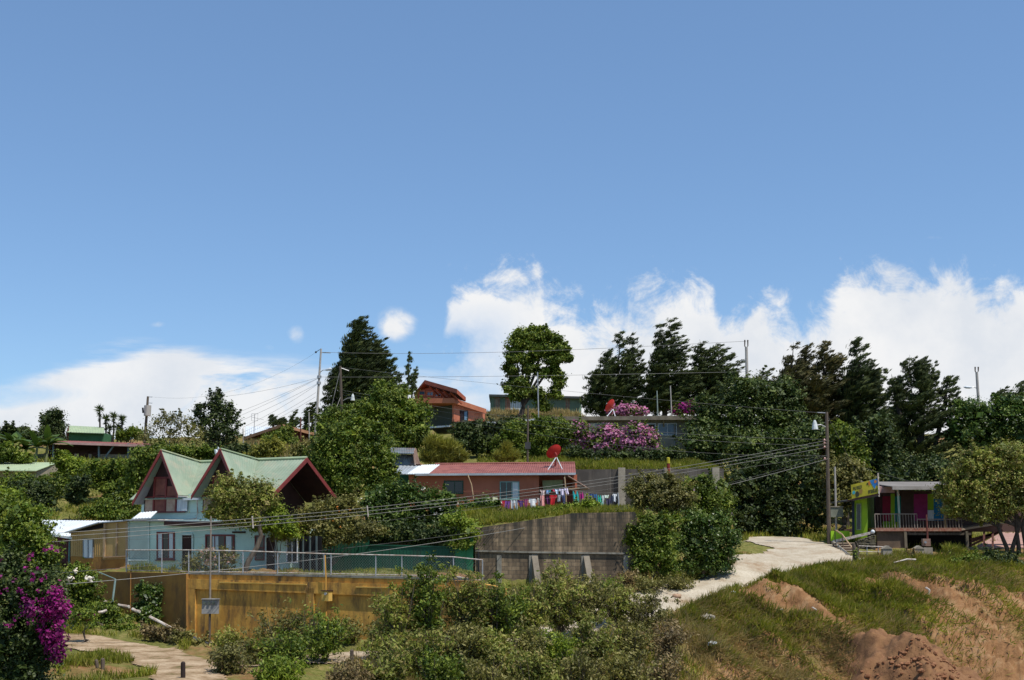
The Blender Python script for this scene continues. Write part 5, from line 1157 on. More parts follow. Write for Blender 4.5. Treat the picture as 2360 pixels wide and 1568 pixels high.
T = shrub('rose bush with pale blossoms and reddish leaves at the fence', [(460,1290,30,20),(500,1282,34,22),(440,1305,22,12),(530,1295,18,18),(490,1308,36,12)], 58.6, 'olive', base=(485,58.9), ls=.10, cr=.3, n=20, core=False, name='rose_bush', cat='rose bush'); flowers('blossoms', ellipsoids([(460,1290,30,20),(500,1282,34,22),(530,1295,18,18)], 58.6), 34, .14, leafmat('petal_rose', [(.6,.32,.2),(.7,.6,.6),(.5,.16,.08)], .3), T, cl=8)
# ---------------------------------------------------------------- right side
def right_tree():
    bl = [(2290,1055,60,30),(2240,1075,44,30),(2340,1060,50,40),(2200,1105,34,24),(2260,1110,52,34),(2330,1115,54,40),(2190,1140,32,22),(2240,1155,44,28),(2310,1165,50,28),(2200,1175,30,16),(2370,1150,40,40),(2270,1190,40,14)]; d = 71.
    T = thing('wide_tree', 'wide light green tree with three trunks in front of the balcony house', 'tree', at(2345,71))
    crown_mesh('crown', ellipsoids(bl, d), LF['scrub'], T, .13, .36, 24, spiky=.25, dens=.95); m = MB(); r2 = []
    for x0, x1, b in ((2330,2348,bl[5]),(2345,2342,bl[2]),(2362,2356,bl[10]),(2318,2300,bl[8])):
        f = at(x0, 71.2); p = [f-V((0,0,.3)), P(x0+3,1265,71.1), P(x1,1215,71), P(*b[:2], d)]
        m.tube(p, [.15,.13,.10,.05], 7)
        for q in random.sample(bl, 4): m.tube([p[2], p[2].lerp(P(*q[:2], d),.5)+V((0,0,.15)), P(*q[:2], d)], [.06,.045,.02], 5)
    m.build('trunk', BARKD, T)
right_tree()
shrub('dark shrub on the bank edge right under the pink yard', [(2290,1290,34,14),(2330,1300,34,20),(2370,1310,30,24),(2350,1340,36,20)], 66.5, 'dark', base=(2335,), ls=.12, cr=.32, n=24)
shrub('green shrub on the bank below the ramp beams', [(2225,1290,24,10),(2255,1300,26,14),(2280,1318,26,16)], 66.5, 'mid', base=(2255,), ls=.12, cr=.32, n=22)
shrub('dry brown shrub at the bank crest by the small pedestals', [(2105,1283,14,7),(2090,1287,10,5)], 68, 'dry', base=(2098,), ls=.10, cr=.22, n=16, core=False)
tuft('grass_tuft', 'tall green grass tuft at the crest in front of the dark garage', 'grass tuft', [(2190,1268,20,9),(2210,1274,14,7)], 68.5, 'grass', (2195,68.5), 260, .8, .04)
# ---------------------------------------------------------------- left foreground
shrub('tall leafy green bush at the left border above the bougainvillea', [(20,1180,50,40),(-30,1220,60,50),(70,1220,50,40),(20,1260,60,50),(90,1270,40,45),(60,1315,50,40),(115,1310,26,26)], 41.5, 'mid', base=(40,41.5), ls=.11, cr=.34, n=26, spiky=.25)
T = shrub('big dark bougainvillea with magenta hanging blossoms at the left border', [(-20,1330,60,60),(60,1350,60,50),(110,1350,34,30),(30,1410,80,60),(100,1400,40,60),(-20,1480,80,80),(60,1480,60,70),(110,1460,36,60),(30,1550,90,60)], 40, 'dark', base=(40,40), ls=.11, cr=.34, n=26, name='bougainvillea', cat='bougainvillea', spiky=.25)  # lower bush given dark leaves in place of shade
flowers('blossoms', ellipsoids([(130,1395,20,30,-.9),(122,1440,24,40,-.9),(128,1490,16,26,-.9),(142,1430,12,44,-.6),(70,1400,14,12,-1.6)], 40), 85, .16, LF['magenta'], T, cl=24, spread=1.2)
flowers('blossoms', ellipsoids([(40,1330,60,50,-1),(100,1300,40,40,-1),(30,1400,60,40,-1.4)], 40), 34, .13, LF['magenta'], T, cl=12)
T = shrub('shrub with round white flower heads below tan shed', [(180,1325,24,18),(200,1345,24,20),(165,1350,20,18),(200,1375,24,20),(180,1395,28,18)], 58, 'mid', base=(185,57.6), ls=.13, cr=.32, n=24, name='flowering_shrub', cat='shrub')
flowers('blossoms', ellipsoids([(185,1335,30,22,-.6),(170,1370,24,22,-.6)], 58), 7, .19, LF['white'], T, cl=26, spread=.55)
LSH = [
 ('glossy leaved plant leaning against the dark side of ochre wall', [(335,1365,22,14),(345,1385,24,16),(335,1410,24,20),(350,1430,24,18),(330,1445,20,14),(362,1360,14,7)], 58, 'glossy', 340),
 ('low weedy bush at the bank foot left of the ochre wall', [(250,1405,26,12),(230,1425,28,12),(270,1430,30,14),(220,1405,18,12)], 57.5, 'mid', 248),
 ('low bush along the far edge of the dirt lane', [(210,1445,24,10),(250,1452,26,9),(290,1450,28,12),(180,1430,18,14)], 56.5, 'mid', 240),
 ('dry brown scrub between lane and fallen pipe', [(370,1455,30,12),(400,1465,30,12),(350,1460,22,10)], 54.5, 'dry', 380),
 ('yellowish tuft bush at the foot of the meter pole', [(425,1475,28,14),(440,1490,30,12)], 52.5, 'olive', 432),
 ('small shrub with magenta flowers beside the bougainvillea', [(190,1415,12,9),(202,1420,10,7)], 52, 'mid', 196),
]
for lb, bl, d, lf, b in LSH:
    T = shrub(lb, bl, d, lf, base=(b,), ls=.11, cr=.28, n=22, spiky=.25)
    if 'magenta' in lb: flowers('blossoms', ellipsoids(bl, d), 14, .16, LF['magenta'], T)
# ---------------------------------------------------------------- foreground shrubs on the slope, one by one
def scrag(label, px, py, w, h, d, leaf, dens=1., lean=0, group=None, ls=.115):
    """open upright shrub: several bare stems, each ending in leafy clumps"""
    f = at(px, d); s = d/F; topz = zof(py, d); H_ = max(topz-f.z, .6); W_ = w*s; T = thing('scrub_shrub', label, 'shrub', f, group); st = MB(); C = []; Rr = []
    ns = int(8+6*dens)
    for i in range(ns):
        az = random.uniform(0, 2*math.pi); rr = random.uniform(.15, 1.)*W_; hh = H_*random.uniform(.55, 1.)*(1-.25*(rr/W_)**2); q = []
        for j in range(6):
            t = j/5; q.append(f+V((math.cos(az)*rr*t**1.3+lean*t, math.sin(az)*rr*.8*t**1.3, hh*t-(.1 if j == 0 else 0)))+V((random.uniform(-1,1),random.uniform(-1,1),0))*.05)
        st.tube(q, [.028,.024,.02,.016,.011,.006], 4)
        for j in range(2, 6):
            for _ in range(2 if j < 5 else 3):
                e = q[j]+V((random.gauss(0,.22), random.gauss(0,.2), random.gauss(.05,.16)))*(.7+.5*W_)
                if _ == 0: st.tube([q[j-1], e], [.01,.004], 3, cap=False)
                C.append(e); Rr.append(random.uniform(.14,.30)*(1 if j > 2 else .8))
    C = np.array([tuple(c) for c in C]); Rr = np.array(Rr); O = unit(RNG.normal(size=C.shape)+np.array([0,0,.6]))
    for _ in range(6): az = random.uniform(0, 6.28); b_ = f+V((math.cos(az)*W_*.3, -abs(math.sin(az))*W_*.4, H_*.3)); st.tube([b_, b_+V((math.cos(az)*W_*.3, -.1, H_*.35)), b_+V((math.cos(az)*W_*.55, -.15, H_*random.uniform(.6,.8)))], [.014,.01,.005], 3, cap=False)
    A = clump_leaves(C, Rr, O, int(30*dens), ls, .42, flat=.8, upb=.35, dirb=unit(O+np.array([0,0,.3])), dk=.35)
    mesh_np('foliage', A, len(A)//4, LF[leaf], T); st.build('stems', BARK, T)
GR = 'scrubby shrubs on the near slope'
SC = [ # label, px, top py, half width, 0, distance, leaf, density
 ('tall open shrub in front of the ochre wall right end, left of its fence end', 985, 1308, 62, 0, 46.5, 'mid', 2.0),
 ('slim bushy sapling before the dark green sheets with bare forked trunk', 1068, 1310, 58, 0, 47, 'mid', 2.0),
 ('leafy pointed shrub left of the fence end post', 915, 1345, 48, 0, 46, 'mid', 1.6),
 ('dense green shrub just right of the ochre wall end', 1145, 1338, 60, 0, 47.5, 'mid', 2.0),
 ('shrub below the left buttress of the block wall', 1220, 1345, 56, 0, 48.5, 'mid', 1.6),
 ('round topped shrub with thin twin trunks before the blockwork middle', 1290, 1312, 62, 0, 50, 'mid', 1.8),
 ('green shrub under the right buttress', 1350, 1328, 56, 0, 51, 'olive', 1.6),
 ('pale dry shrub near the bush covered wall corner', 1420, 1345, 60, 0, 53, 'mid', 1.5),
 ('pale weedy shrub where the gravel road narrows', 1490, 1365, 56, 0, 53, 'olive', 1.3),
 ('dry twiggy shrub at the left end of the clay bank', 1540, 1430, 50, 0, 51, 'dry', .8),
 ('low olive shrub below the road narrowing', 1450, 1440, 60, 0, 49, 'olive', 1.3),
 ('low dense shrub in the centre of the near slope', 1370, 1430, 60, 0, 47.5, 'mid', 1.4),
 ('bright leafed shrub low in the centre', 1280, 1440, 56, 0, 46, 'bright', 1.3),
 ('yellowish shrub below the twin trunk shrub', 1220, 1450, 52, 0, 45, 'olive', 1.3),
 ('dark green low shrub beneath the dense one', 1150, 1460, 54, 0, 44, 'mid', 1.4),
 ('broad low shrub over the hidden lane right of the fence post', 1070, 1450, 56, 0, 44, 'olive', 1.3),
 ('leafy shrub hanging over the pale lane, right of the mid post', 990, 1455, 54, 0, 43.5, 'mid', 1.3),
 ('shrub right behind the wooden mid post', 900, 1470, 44, 0, 43.5, 'mid', 1.1),
 ('bushy shrub in front of the ochre wall box shadow', 745, 1420, 56, 0, 46, 'mid', 1.2),
 ('thin arching shrub left of the yellow meter box', 640, 1400, 56, 0, 47.5, 'olive', .8),
 ('tall thin shoots with leaf tufts before the middle of ochre wall', 700, 1385, 40, 0, 47.5, 'mid', .6),
 ('brown mixed shrub in the middle of the lane junction', 670, 1470, 60, 0, 44.5, 'mid', 1.3),
 ('leafy shrub low at the lane junction, left part', 590, 1480, 50, 0, 45, 'olive', 1.0),
 ('dry low shrub right of the dark bottom post', 520, 1500, 46, 0, 42.5, 'olive', .9),
 ('bottom shrub with broad green leaves right of the dark post', 640, 1530, 50, 0, 41, 'bright', 1.2),
 ('brownish scrub at the bottom edge below the mid post', 800, 1530, 60, 0, 41, 'dry', 1.1),
 ('green scrub at the bottom edge near the centre left', 900, 1510, 60, 0, 41.5, 'mid', 1.4),
 ('dark scrub at the bottom edge in the centre', 1010, 1515, 62, 0, 41, 'mid', 1.5),
 ('brown olive scrub at the bottom edge, centre right', 1120, 1515, 64, 0, 41, 'olive', 1.5),
 ('bottom scrub with glossy leaves below bright leafed shrub', 1230, 1510, 64, 0, 42, 'mid', 1.5),
 ('bottom scrub with bare grey twigs', 1340, 1505, 64, 0, 43, 'olive', 1.4),
 ('bottom scrub thinning toward the clay bank', 1440, 1510, 60, 0, 45, 'olive', 1.2),
 ('weak dry scrub at the foot of the clay bank', 1530, 1510, 50, 0, 47, 'dry', .8),
 ('weedy patch shrub under the bush wall corner', 1560, 1350, 30, 0, 61, 'olive', .8),
 ('low verge shrub on the left of the narrowing road', 1500, 1352, 36, 0, 60, 'olive', .9),
 ('dry banana like tuft at the block wall right corner', 1450, 1328, 20, 0, 61, 'dry', .8),
 ('low weeds at the middle foot of the block wall', 1400, 1352, 40, 0, 58.5, 'mid', .9),
 ('low weeds at the left foot of the block wall', 1180, 1370, 40, 0, 55, 'olive', .8),
 ('leafy shrub at the corner between lane and meter pole', 530, 1462, 36, 0, 49.5, 'mid', .9),
 ('low scrub at the base of ochre wall under yellow box', 800, 1462, 44, 0, 51.5, 'olive', .9),
 ('thin shrub at the base of ochre wall near its right pilaster', 880, 1440, 40, 0, 50, 'olive', .8),
]
for i_, (lb, px, py, w, h, d, lf, dn) in enumerate(SC): scrag(lb, px, py, w, h, d, ('scrub' if i_ % 3 else 'mid') if lf == 'mid' else lf, dn*.85, ls=.125)
# ---------------------------------------------------------------- grass and ground cover (uncountable)
def blades(name, n, region, mat_, L0, W, lean=(0,0,0), keep=None, up=1.):
    """region: (px0, px1, d0, d1) boxes; keep(x, y) -> probability"""
    A = []
    for (p0, p1, d0, d1), k in region:
        k = int(n*k); d = RNG.uniform(d0, d1, k); px = RNG.uniform(p0, p1, k); x = (px-1180)/F*CT*d
        pr = keep(x, d) if keep else 1.; m = (RNG.random(k) < pr) & (road_dist(x, d) > -.12); x, d = x[m], d[m]; z = G(x, d); k = len(x)
        t = unit(RNG.normal(size=(k,3))*.38+np.array([lean[0], lean[1], up+lean[2]])); L = L0*RNG.uniform(.4, 1.3, k); nr = unit(np.cross(t, RNG.normal(size=(k,3))))
        A.append(leafquads(np.stack([x, d, z], 1)+t*(L*.42)[:,None], nr, t, L, np.full(k, W)*RNG.uniform(.6,1.5,k)))
    A = np.concatenate(A); return tag(mesh_np(name, A, len(A)//4, mat_), kind='stuff')
def patch(lo, hi, f=.45, off=0, f2=None): return lambda x, y: np.clip((fbm(x*f+off, y*(f2 or f)+off*.7, 3)-lo)/(hi-lo), 0, 1)
bank = [((1560,2400,49,68), 1.)]
def skew(lo, hi, f, off, fy): return lambda x, y: np.clip((fbm((x+.45*(y-60))*f+off, y*fy+off, 3)-lo)/(hi-lo), 0, 1)
def bankg(x, y):
    a = x/y; edge = np.clip((.345-a)/.03, 0, 1)
    return np.clip(skew(-.02,.14,.55,3,.10)(x, y)*np.clip((y-51)/8, .08, 1)+np.clip((y-63)/3, 0, .9), 0, 1)*(.25+.75*np.maximum(edge, np.clip((y-64)/3, 0, 1)))
blades('bank_grass', 170000, bank, LF['grass'], .50, .04, (.25,-.75,-.45), bankg)
blades('bank_dry_grass', 120000, bank, LF['hay'], .75, .028, (.4,-.8,-.9), lambda x, y: skew(-.08,.2,.9,40,.15)(x, y)*np.where(x/y > .345, .4, 1))
crest = lambda x, y: np.clip((y-61.)/2., 0, 1)
blades('crest_grass', 60000, [((1600,2400,60.5,70.5), 1.)], LF['grass'], .24, .035, (-.1,-.35,0), lambda x, y: crest(x, y)*patch(-.15,.1,.6,9)(x, y))
blades('crest_dry_grass', 30000, [((1600,2400,60.5,70.5), 1.)], LF['hay'], .26, .03, (.1,-.4,0), lambda x, y: crest(x, y)*patch(-.05,.3,.5,77)(x, y))
blades('slope_grass', 90000, [((-60,700,68,110), .6), ((1100,1700,86,103), .25), ((700,1100,60,66), .0), ((1700,2360,78,95), .15)], LF['grass'], .5, .06, (0,-.2,0), patch(-.2,.1,.5,21))
blades('terrace_grass', 40000, [((1040,1480,62.8,79), 1.)], LF['grass'], .42, .045, (0,-.3,0), patch(-.35,-.05,.7,5))
blades('upper_terrace_grass', 30000, [((1300,1660,87.2,97), 1.)], LF['grass'], .45, .05, (0,-.4,0), patch(-.35,-.05,.7,5))
blades('near_slope_weeds', 110000, [((820,1640,40,61), 1.)], LF['hay'], .5, .03, (0,-.2,0), lambda x, y: patch(-.2,.2,.5,14)(x, y)*((y < 50) | (x/y > -.015)))
blades('yard_grass', 14000, [((640,1090,55,63), 1.)], LF['grass'], .16, .03, (0,0,0), lambda x, y: patch(-.2,.2,.8,8)(x, y)*(y > 57+(x+15.4)*(-.458)+1.2))
blades('near_slope_grass', 90000, [((820,1640,40,61), .8), ((150,480,55,61.5), .25), ((150,470,39,52), .25), ((1460,1700,60,67), .25)], LF['grass'], .38, .035, (0,-.15,0), lambda x, y: patch(-.1,.2,.6,60)(x, y)*((y < 50) | (x/y > -.015) | (x/y < -.26)))
blades('ridge_dry_grass', 40000, [((1040,1350,118,146), 1.), ((560,760,98,118), .5)], LF['hay'], .7, .08, (0,0,0), patch(-.3,.1,.5,31))

def thicket(name, pxs, leaf):
    el = []
    for px in pxs:
        for _ in range(3): el += ellipsoids([(px+random.uniform(-30,30), random.uniform(930,1150), random.uniform(40,60), random.uniform(30,45))], random.uniform(88,104))
    T = None; o = crown_mesh(name, el, LF[leaf], None, .26, .6, 14); tag(o, kind='stuff')
thicket('thicket_beyond_the_lot', list(range(2470,3050,50)), 'deep'); thicket('thicket_on_the_slope', list(range(-650,-90,60)), 'deep')
# ================================================================ poles, lamps, boxes
def pole(name, label, top, bot, r0, r1, mat_, d, extend=0., cat='pole', group=None):
    a = P(top[0], top[1], d); b = P(bot[0], bot[1], d); gz = g(b.x, b.y); b = b+(b-a).normalized()*max(0., (b.z-gz)+.3)
    T = thing(name, label, cat, V((b.x, b.y, gz)), group); m = MB(); m.tube([b, a], [r0, r1], 8); m.build('shaft', mat_, T); return T, a, b
def lamp_arm(T, p, q, head='dome', mat_=None):
    m = MB(); m.tube([p, p.lerp(q,.5)+V((0,0,.12)), q], .035, 6); m.build('arm', STEEL, T); m = MB()
    if head == 'dome':
        m.tube([q+V((0,0,.34)), q+V((0,0,.18)), q+V((0,0,-.02)), q-V((0,0,.25))], [.05,.12,.16,.20], 10); m.build('lamp_head', mat('lamp_glass', (.6,.62,.6), None, 3, .3), T)
    else:
        dr = (q-p); dr.z *= .3; dr.normalize(); m.tube([q-dr*.1, q+dr*.15, q+dr*.5, q+dr*.7], [.05,.12,.13,.04], 8); m.build('lamp_head', WHITEM, T)
T, a, b = pole('utility_pole', 'pale concrete pole with short crossarm and cobra lamp left of the big cypress', (740,804), (727,1000), .14, .085, POLEC, 112, group=None, cat='utility pole')
pt = lambda y: P(740-13*(y-804)/196, y, 112)
lamp_arm(T, pt(860), P(751,853,111.6), 'cobra')
m = MB(); m.bar(pt(813), P(762,814,112), .06); m.build('crossarm', STEEL, T); m = MB(); m.tube([P(737,806,112), P(728,812,112)], .03, 5); m.ball(P(728,812,112), .10); m.build('insulator_arm', BLACKP, T)
for y in (869, 883): m = MB(); m.tube([pt(y-3), pt(y+3)], .2, 8); m.build('band', STEEL, T)
T, a, b = pole('utility_pole', 'dark wooden pole with bent lamp arm before the big cypress', (784,844), (788,960), .15, .11, WOODP, 106, cat='utility pole')
lamp_arm(T, P(787,926,106), P(813,917,105.8)); m = MB(); m.tube([P(784,848,106), P(804,855,106)], .04, 5); m.build('crossarm', STEEL, T)
for i, (p, q) in enumerate((((784,852),(754,982)),((786,912),(768,960)))): m = MB(); m.tube([P(*p,106), P(*q,105)], .025, 4); m.build('guy_wire', WIRE, T)
T, a, b = pole('utility_pole', 'weathered pole with grey transformer on the left skyline', (341,914), (334,1010), .17, .11, WOODP, 116, cat='utility pole')
m = MB(); c = P(340,948,115.7); m.tube([c-V((0,0,.45)), c+V((0,0,.55))], .33, 10); m.build('transformer', POLEC, T)
for y in (915, 929): m = MB(); m.bar(P(341,y,116), P(351,y+.5,116), .06); m.build('crossarm', STEEL, T)
m = MB(); m.tube([P(329,940,116), P(330,952,116)], .09, 6); m.build('fuse', BLACKP, T)
T, a, b = pole('utility_pole', 'tall bare pole with forked top rising between cypress groups', (1720,800), (1723,930), .18, .13, POLEC, 108, cat='utility pole')
for s in (-1, 1): m = MB(); m.tube([P(1720,803,108), P(1720+s*3.6,798,108), P(1720+s*3.4,784,108)], [.05,.05,.07], 6); m.build('fork', WOODP, T)
m = MB(); m.bar(P(1707,831,108), P(1720,833,108), .05); m.build('crossarm', STEEL, T); m = MB(); m.bar(P(1708,851,108), P(1722,851,108), .05); m.build('crossarm', STEEL, T)
T, a, b = pole('utility_pole', 'forked pole with small street lamp at the far right skyline', (2251,858), (2256,940), .17, .13, POLEC, 112, cat='utility pole')
for s in (-1, 1): m = MB(); m.tube([P(2251,860,112), P(2251+s*3.6,856,112), P(2251+s*3.6,846,112)], [.05,.05,.07], 6); m.build('fork', WOODP, T)
lamp_arm(T, P(2253,897,112), P(2238,893.5,112), 'cobra')
T, a, b = pole('utility_pole', 'dark lamp pole at the top of gravel road where near cables end', (1905,950), (1911,1250), .135, .10, WOODP, 75.5, cat='utility pole')
RP_ = lambda y: P(1905+6*(y-950)/300, y, 75.5)
lamp_arm(T, RP_(986), P(1878,981,75.2)); m = MB(); m.bar(RP_(952), P(1884,951,75.4), .07, .05); m.build('crossarm', STEEL, T)
for y in (1015, 1022, 1031, 1058): m = MB(); m.ball(RP_(y)+V((-.2,-.1,0)), .09, 6, 5); m.build('insulator', mat('brown_ceramic', (.22,.06,.04), None, 2, .3), T)
m = MB(); m.tube([RP_(955), P(1990,1120,82)], .012, 4); m.build('guy_wire', WIRE, T)
T, a, b = pole('meter_pole', 'thin pole with dark meter cabinet beside the lamp pole', (1924,1076), (1928,1240), .07, .06, POLEC, 76.3, cat='pole')
m = MB(); m.obox(P(1915,1192,76.1), V((.78,0,0)), V((0,.25,0)), V((0,0,.62))); m.build('cabinet', mat('grey_cabinet', (.22,.23,.18), (.16,.17,.13), 2), T); m = MB(); m.obox(P(1914,1169,76.05), V((.83,0,0)), V((0,.35,0)), V((0,0,.05))); m.build('lid', CONCL, T)
T, a, b = pole('meter_pole', 'slim pole with small box above the hedge left of azaleas', (1217,935), (1216,1062), .08, .06, WOODP, 90, cat='pole')
m = MB(); m.obox(P(1210,1035,89.9), V((.42,0,0)), V((0,.25,0)), V((0,0,.5))); m.build('meter_box', mat('dark_meter', (.05,.05,.05), None, 2), T)
for tp, bt, mm, d, lb in (((1239,858),(1241,952),STEEL,118,'thin pale antenna mast in front of broad tree and warehouse'),((1514,901),(1516,960),mat('greenish_pole', (.25,.30,.27), None, 2),116,'shorter greenish pole behind the flat roof'),((1545,890),(1548,960),POLEC,116,'taller grey pole behind the flat roof'),((693,962),(693,1038),mat('rust_pole', (.16,.05,.035), None, 2),108,'dark red thin pole beside the orange gable house'),((712,950),(713,1012),POLEC,112,'thin grey pole close to the concrete pole'),((560,988),(561,1030),POLEC,118,'thin white pole at the left corner of the orange gable house')):
    pole('thin_pole', lb, tp, bt, .07, .05, mm, d)
def antenna():
    f = P(586,985,118); T = thing('tv_antenna', 'small wire television antenna above the white roof sheets', 'antenna', f); m = MB(); m.tube([f-V((0,0,.8)), P(587,955,118)], .03, 4); m.build('mast', STEEL, T)
    m = MB(); c = P(587,962,118); m.tube([c+V((-.3,0,.35)), c+V((.3,0,.35)), c+V((.3,0,-.35)), c+V((-.3,0,-.35)), c+V((-.3,0,.35))], .02, 4); m.tube([c+V((-.25,0,0)), c+V((.9,0,-.25))], .02, 4); m.build('loop', STEEL, T)
antenna()
# foreground meter pole
def fore_meter():
    d = 54.6; f = P(483,1478,d); T = thing('meter_pole', 'slender pole with grey three meter panel standing before the ochre wall', 'pole', f)
    m = MB(); m.tube([f-V((0,0,.3)), P(484,1400,d)], .055, 8); m.build('lower_shaft', WOODP, T); m = MB(); m.tube([P(484,1400,d), P(485,1300,d), P(486,1190,d)], [.045,.04,.035], 8); m.build('upper_shaft', mat('brown_grey_pipe', (.24,.20,.16), (.17,.14,.11), 3), T)
    m = MB(); o = P(464.5,1415,d-.1); m.obox(o, V((.74,.0,0)), V((0,.12,0)), V((0,0,.66))); pn = m.build('panel', mat('grey_panel', (.30,.29,.27), (.24,.23,.22), 3), T)
    m = MB(); m.obox(o+V((-.02,-.09,.62)), V((.78,0,0)), V((0,.25,0)), V((0,0,.03))); m.build('hood', mat('grey_panel', (.3,.29,.27)), pn)
    for i in range(3): m = MB(); c = o+V((.12+.2*i,-.02,.47)); m.tube([c, c+V((0,-.05,0))], .065, 10); m.build('meter', mat('meter_glass', (.10,.12,.10), None, 2, .2), pn)
fore_meter()
def wall_box():
    pl = (OP1[0]-_n1*.2, OP1[1]); T = thing('meter_box', 'ochre painted meter box mounted high on the ochre wall', 'meter box', hit(pl,749,1386))
    m = MB(); slab(m, (OP1[0]-_n1*.42, OP1[1]), [(741,1363),(757,1363),(757,1386),(741,1386)], .3); m.build('case', OCHREL, T)
    m = MB(); slab(m, (OP1[0]-_n1*.44, OP1[1]), [(739,1361),(758,1361),(758,1363),(739,1363)], .34); m.build('lid', DARKW, T)
    m = MB(); c = hit((OP1[0]-_n1*.43, OP1[1]),751,1369); m.tube([c, c-_n1*.05], .06, 10); m.build('dial', STEEL, T)
    m = MB(); m.tube([hit(pl,751,1386), hit(pl,752,1465)], .05, 6); m.tube([hit(pl,751,1362), hit(pl,751,1330), hit(pl,749,1280)], .03, 6); m.build('conduit', OCHRE, T)
wall_box()
for x, y0, y1, d, r, lb in ((422,1525,1620,40.5,.085,'dark rounded post at the bottom edge of the lane'),(811,1497,1545,44.5,.075,'weathered wooden mid post between shrubs by the pale lane'),(222,1520,1560,43.5,.07,'leaning dark stake on the soil left of the lane'),(237,1517,1556,43.5,.08,'thicker stump stake right of the leaning stake')):
    p = P(x, y0, d); q = P(x+(6 if x == 222 else 0)*1.0, y1, d); gz = g(q.x, q.y); q.z = min(q.z, gz-.2); m = MB(); m.tube([q, p-V((0,0,.04)), p], [r, r*.9, r*.45], 8); m.solo('wooden_post', WOODP if x != 422 else mat('black_post', (.03,.018,.015), None, 3), lb, 'post')
p = P(1540,1056,86.0); m = MB(); m.tube([P(1541,1104,86), p], .11, 8); T = thing('marker_post', 'dark red post with yellow cap on the grey upper wall', 'post', P(1541,1104,86)); m.build('shaft', mat('dark_red_post', (.22,.03,.025), None, 2), T); m = MB(); m.tube([p-V((0,0,.38)), p, p+V((0,0,.05))], [.125,.125,.06], 8); m.build('cap', YELP, T)
# fallen pipes along the foot of the ochre wall
for i, (a_, b_, lb) in enumerate((((240,1387,58.5),(298,1399,57.6),'upper pale pipe lying along the foot of the dark ochre wall'),((305,1404,57.2),(322,1410,56.9),'short broken pipe piece between both long pipes'),((345,1422,56.6),(440,1468,55.6),'long pale pipe lying on the bank toward the meter pole'),((445,1470,55.4),(486,1490,54.6),'lowest pale pipe end near the foot of the meter pole'),((226,1412,56.8),(246,1407,57),'short white pipe scrap in the weeds'))):
    p, q = P(*a_), P(*b_); p.z = max(p.z, g(p.x, p.y)+.08); q.z = max(q.z, g(q.x, q.y)+.08); m = MB(); m.tube([p, p.lerp(q,.5)-V((0,0,.03)), q], .07, 7); m.solo('fallen_pipe', RAILW, lb, 'pipe')
m = MB(); p, q = P(266,1335,59), P(258,1392,58.6); m.tube([q-V((0,0,.2)), p], .05, 6); m.tube([p, P(225,1318,59.3)], .025, 5); m.solo('leaning_pipe_post', mat('green_pipe', (.18,.26,.24), None, 2), 'greenish leaning pipe post at the left end of the ochre wall', 'post')

# ================================================================ overhead cables
def cable(pts, A, B, r, mat_, label, group=None):
    """pts: (bearing, view height) along the cable; A, B: plan ends (bearing, distance)"""
    a0, a1 = (A[0]-1180)/F*CT*A[1], (B[0]-1180)/F*CT*B[1]; px = np.array([p[0] for p in pts], float); py = np.array([p[1] for p in pts], float)
    co = np.polyfit((px-1180)/1000, py, min(3, len(pts)-1)); out = []
    for x in np.linspace(px.min(), px.max(), 40):
        t_ = (x-1180)/F*CT; dx, dy = a1-a0, B[1]-A[1]; t = (t_*A[1]-a0)/(dx-t_*dy); out.append(P(x, float(np.polyval(co, (x-1180)/1000)), A[1]+t*dy))
    m = MB(); m.tube(out, r*.52, 5); m.solo('power_cable', mat_, label, 'cable', group)
    return out
NG = 'three near cables crossing in front of the houses'
tri = []
for k, nm in ((0,'uppermost'),(1,'middle'),(2,'lowest')):
    tri.append(cable([(-160,(1247,1256,1268)[k]),(0,(1237,1245.5,1256.7)[k]),(403,(1210,1217.7,1228)[k]),(720,(1183,1191.5,1199.7)[k]),(1180,(1132.5,1140,1147)[k]),(1670,(1059.4,1066,1073.7)[k]),(1906,(1015,1022,1031)[k])], (-160,46), (1906,75.4), .021, WIRE, nm+' of the three pale near cables rising to the lamp pole', NG))
for i, lb in ((14,'left pale spacer clipped across the three near cables'),(19,'right pale spacer clipped across the three near cables')):
    m = MB(); m.bar(tri[0][i]+V((0,-.03,.1)), tri[2][i]+V((.05,-.03,-.1)), .05); m.solo('cable_spacer', RAILW, lb, 'spacer', 'spacers on the near cables')
cable([(-160,1368),(0,1358.5),(247,1338.7),(403,1326),(749,1286),(1171,1222),(1444,1173),(1680,1119),(1908,1057)], (-160,46), (1908,75.4), .026, WIRE, 'thick single cable sagging lowest across the ochre wall')
cable([(-160,1343),(0,1335),(403,1301),(720,1271),(918,1248),(1050,1230),(1440,1172),(1700,1110),(1908,1048)], (-160,47), (1908,75.6), .016, WIRED, 'dark cable just above the thick lowest cable')
cable([(288,1245),(403,1240),(560,1228),(720,1222),(918,1197),(1350,1135),(1908,1050)], (288,62), (1908,75.6), .012, WIRED, 'thin dark cable drooping past the mint house windows')
cable([(738,812),(1155,811.4),(1305,807.5),(1421,802),(1576,793.4),(1720,787)], (738,112), (1720,108), .03, WIRE, 'highest thin cable from concrete pole to the tall forked pole')
cable([(734,869),(900,870),(1170,866.5),(1382,864.3),(1697,857.8),(1720,857)], (734,112), (1720,108), .03, WIRE, 'level cable below the highest one passing the broad tree')
cable([(785,846),(961,868.7),(1382,905),(1498,921),(1670,936),(1905,952)], (785,106), (1905,75.5), .018, WIRE, 'cable falling from the wooden pole top to the lamp pole top')
for k in range(3):
    cable([(789,(901,906,913)[k]),(950,(925,935,941)[k]),(1307,(980,991,1018)[k]),(1670,(1003,1017,1042)[k]),(1906,(1014,1029,1052)[k])], (789,106), (1906,75.4), .018, WIRE, ('upper','middle','lower')[k]+' of three cables descending over the azaleas to the lamp pole', 'cables descending over the azaleas')
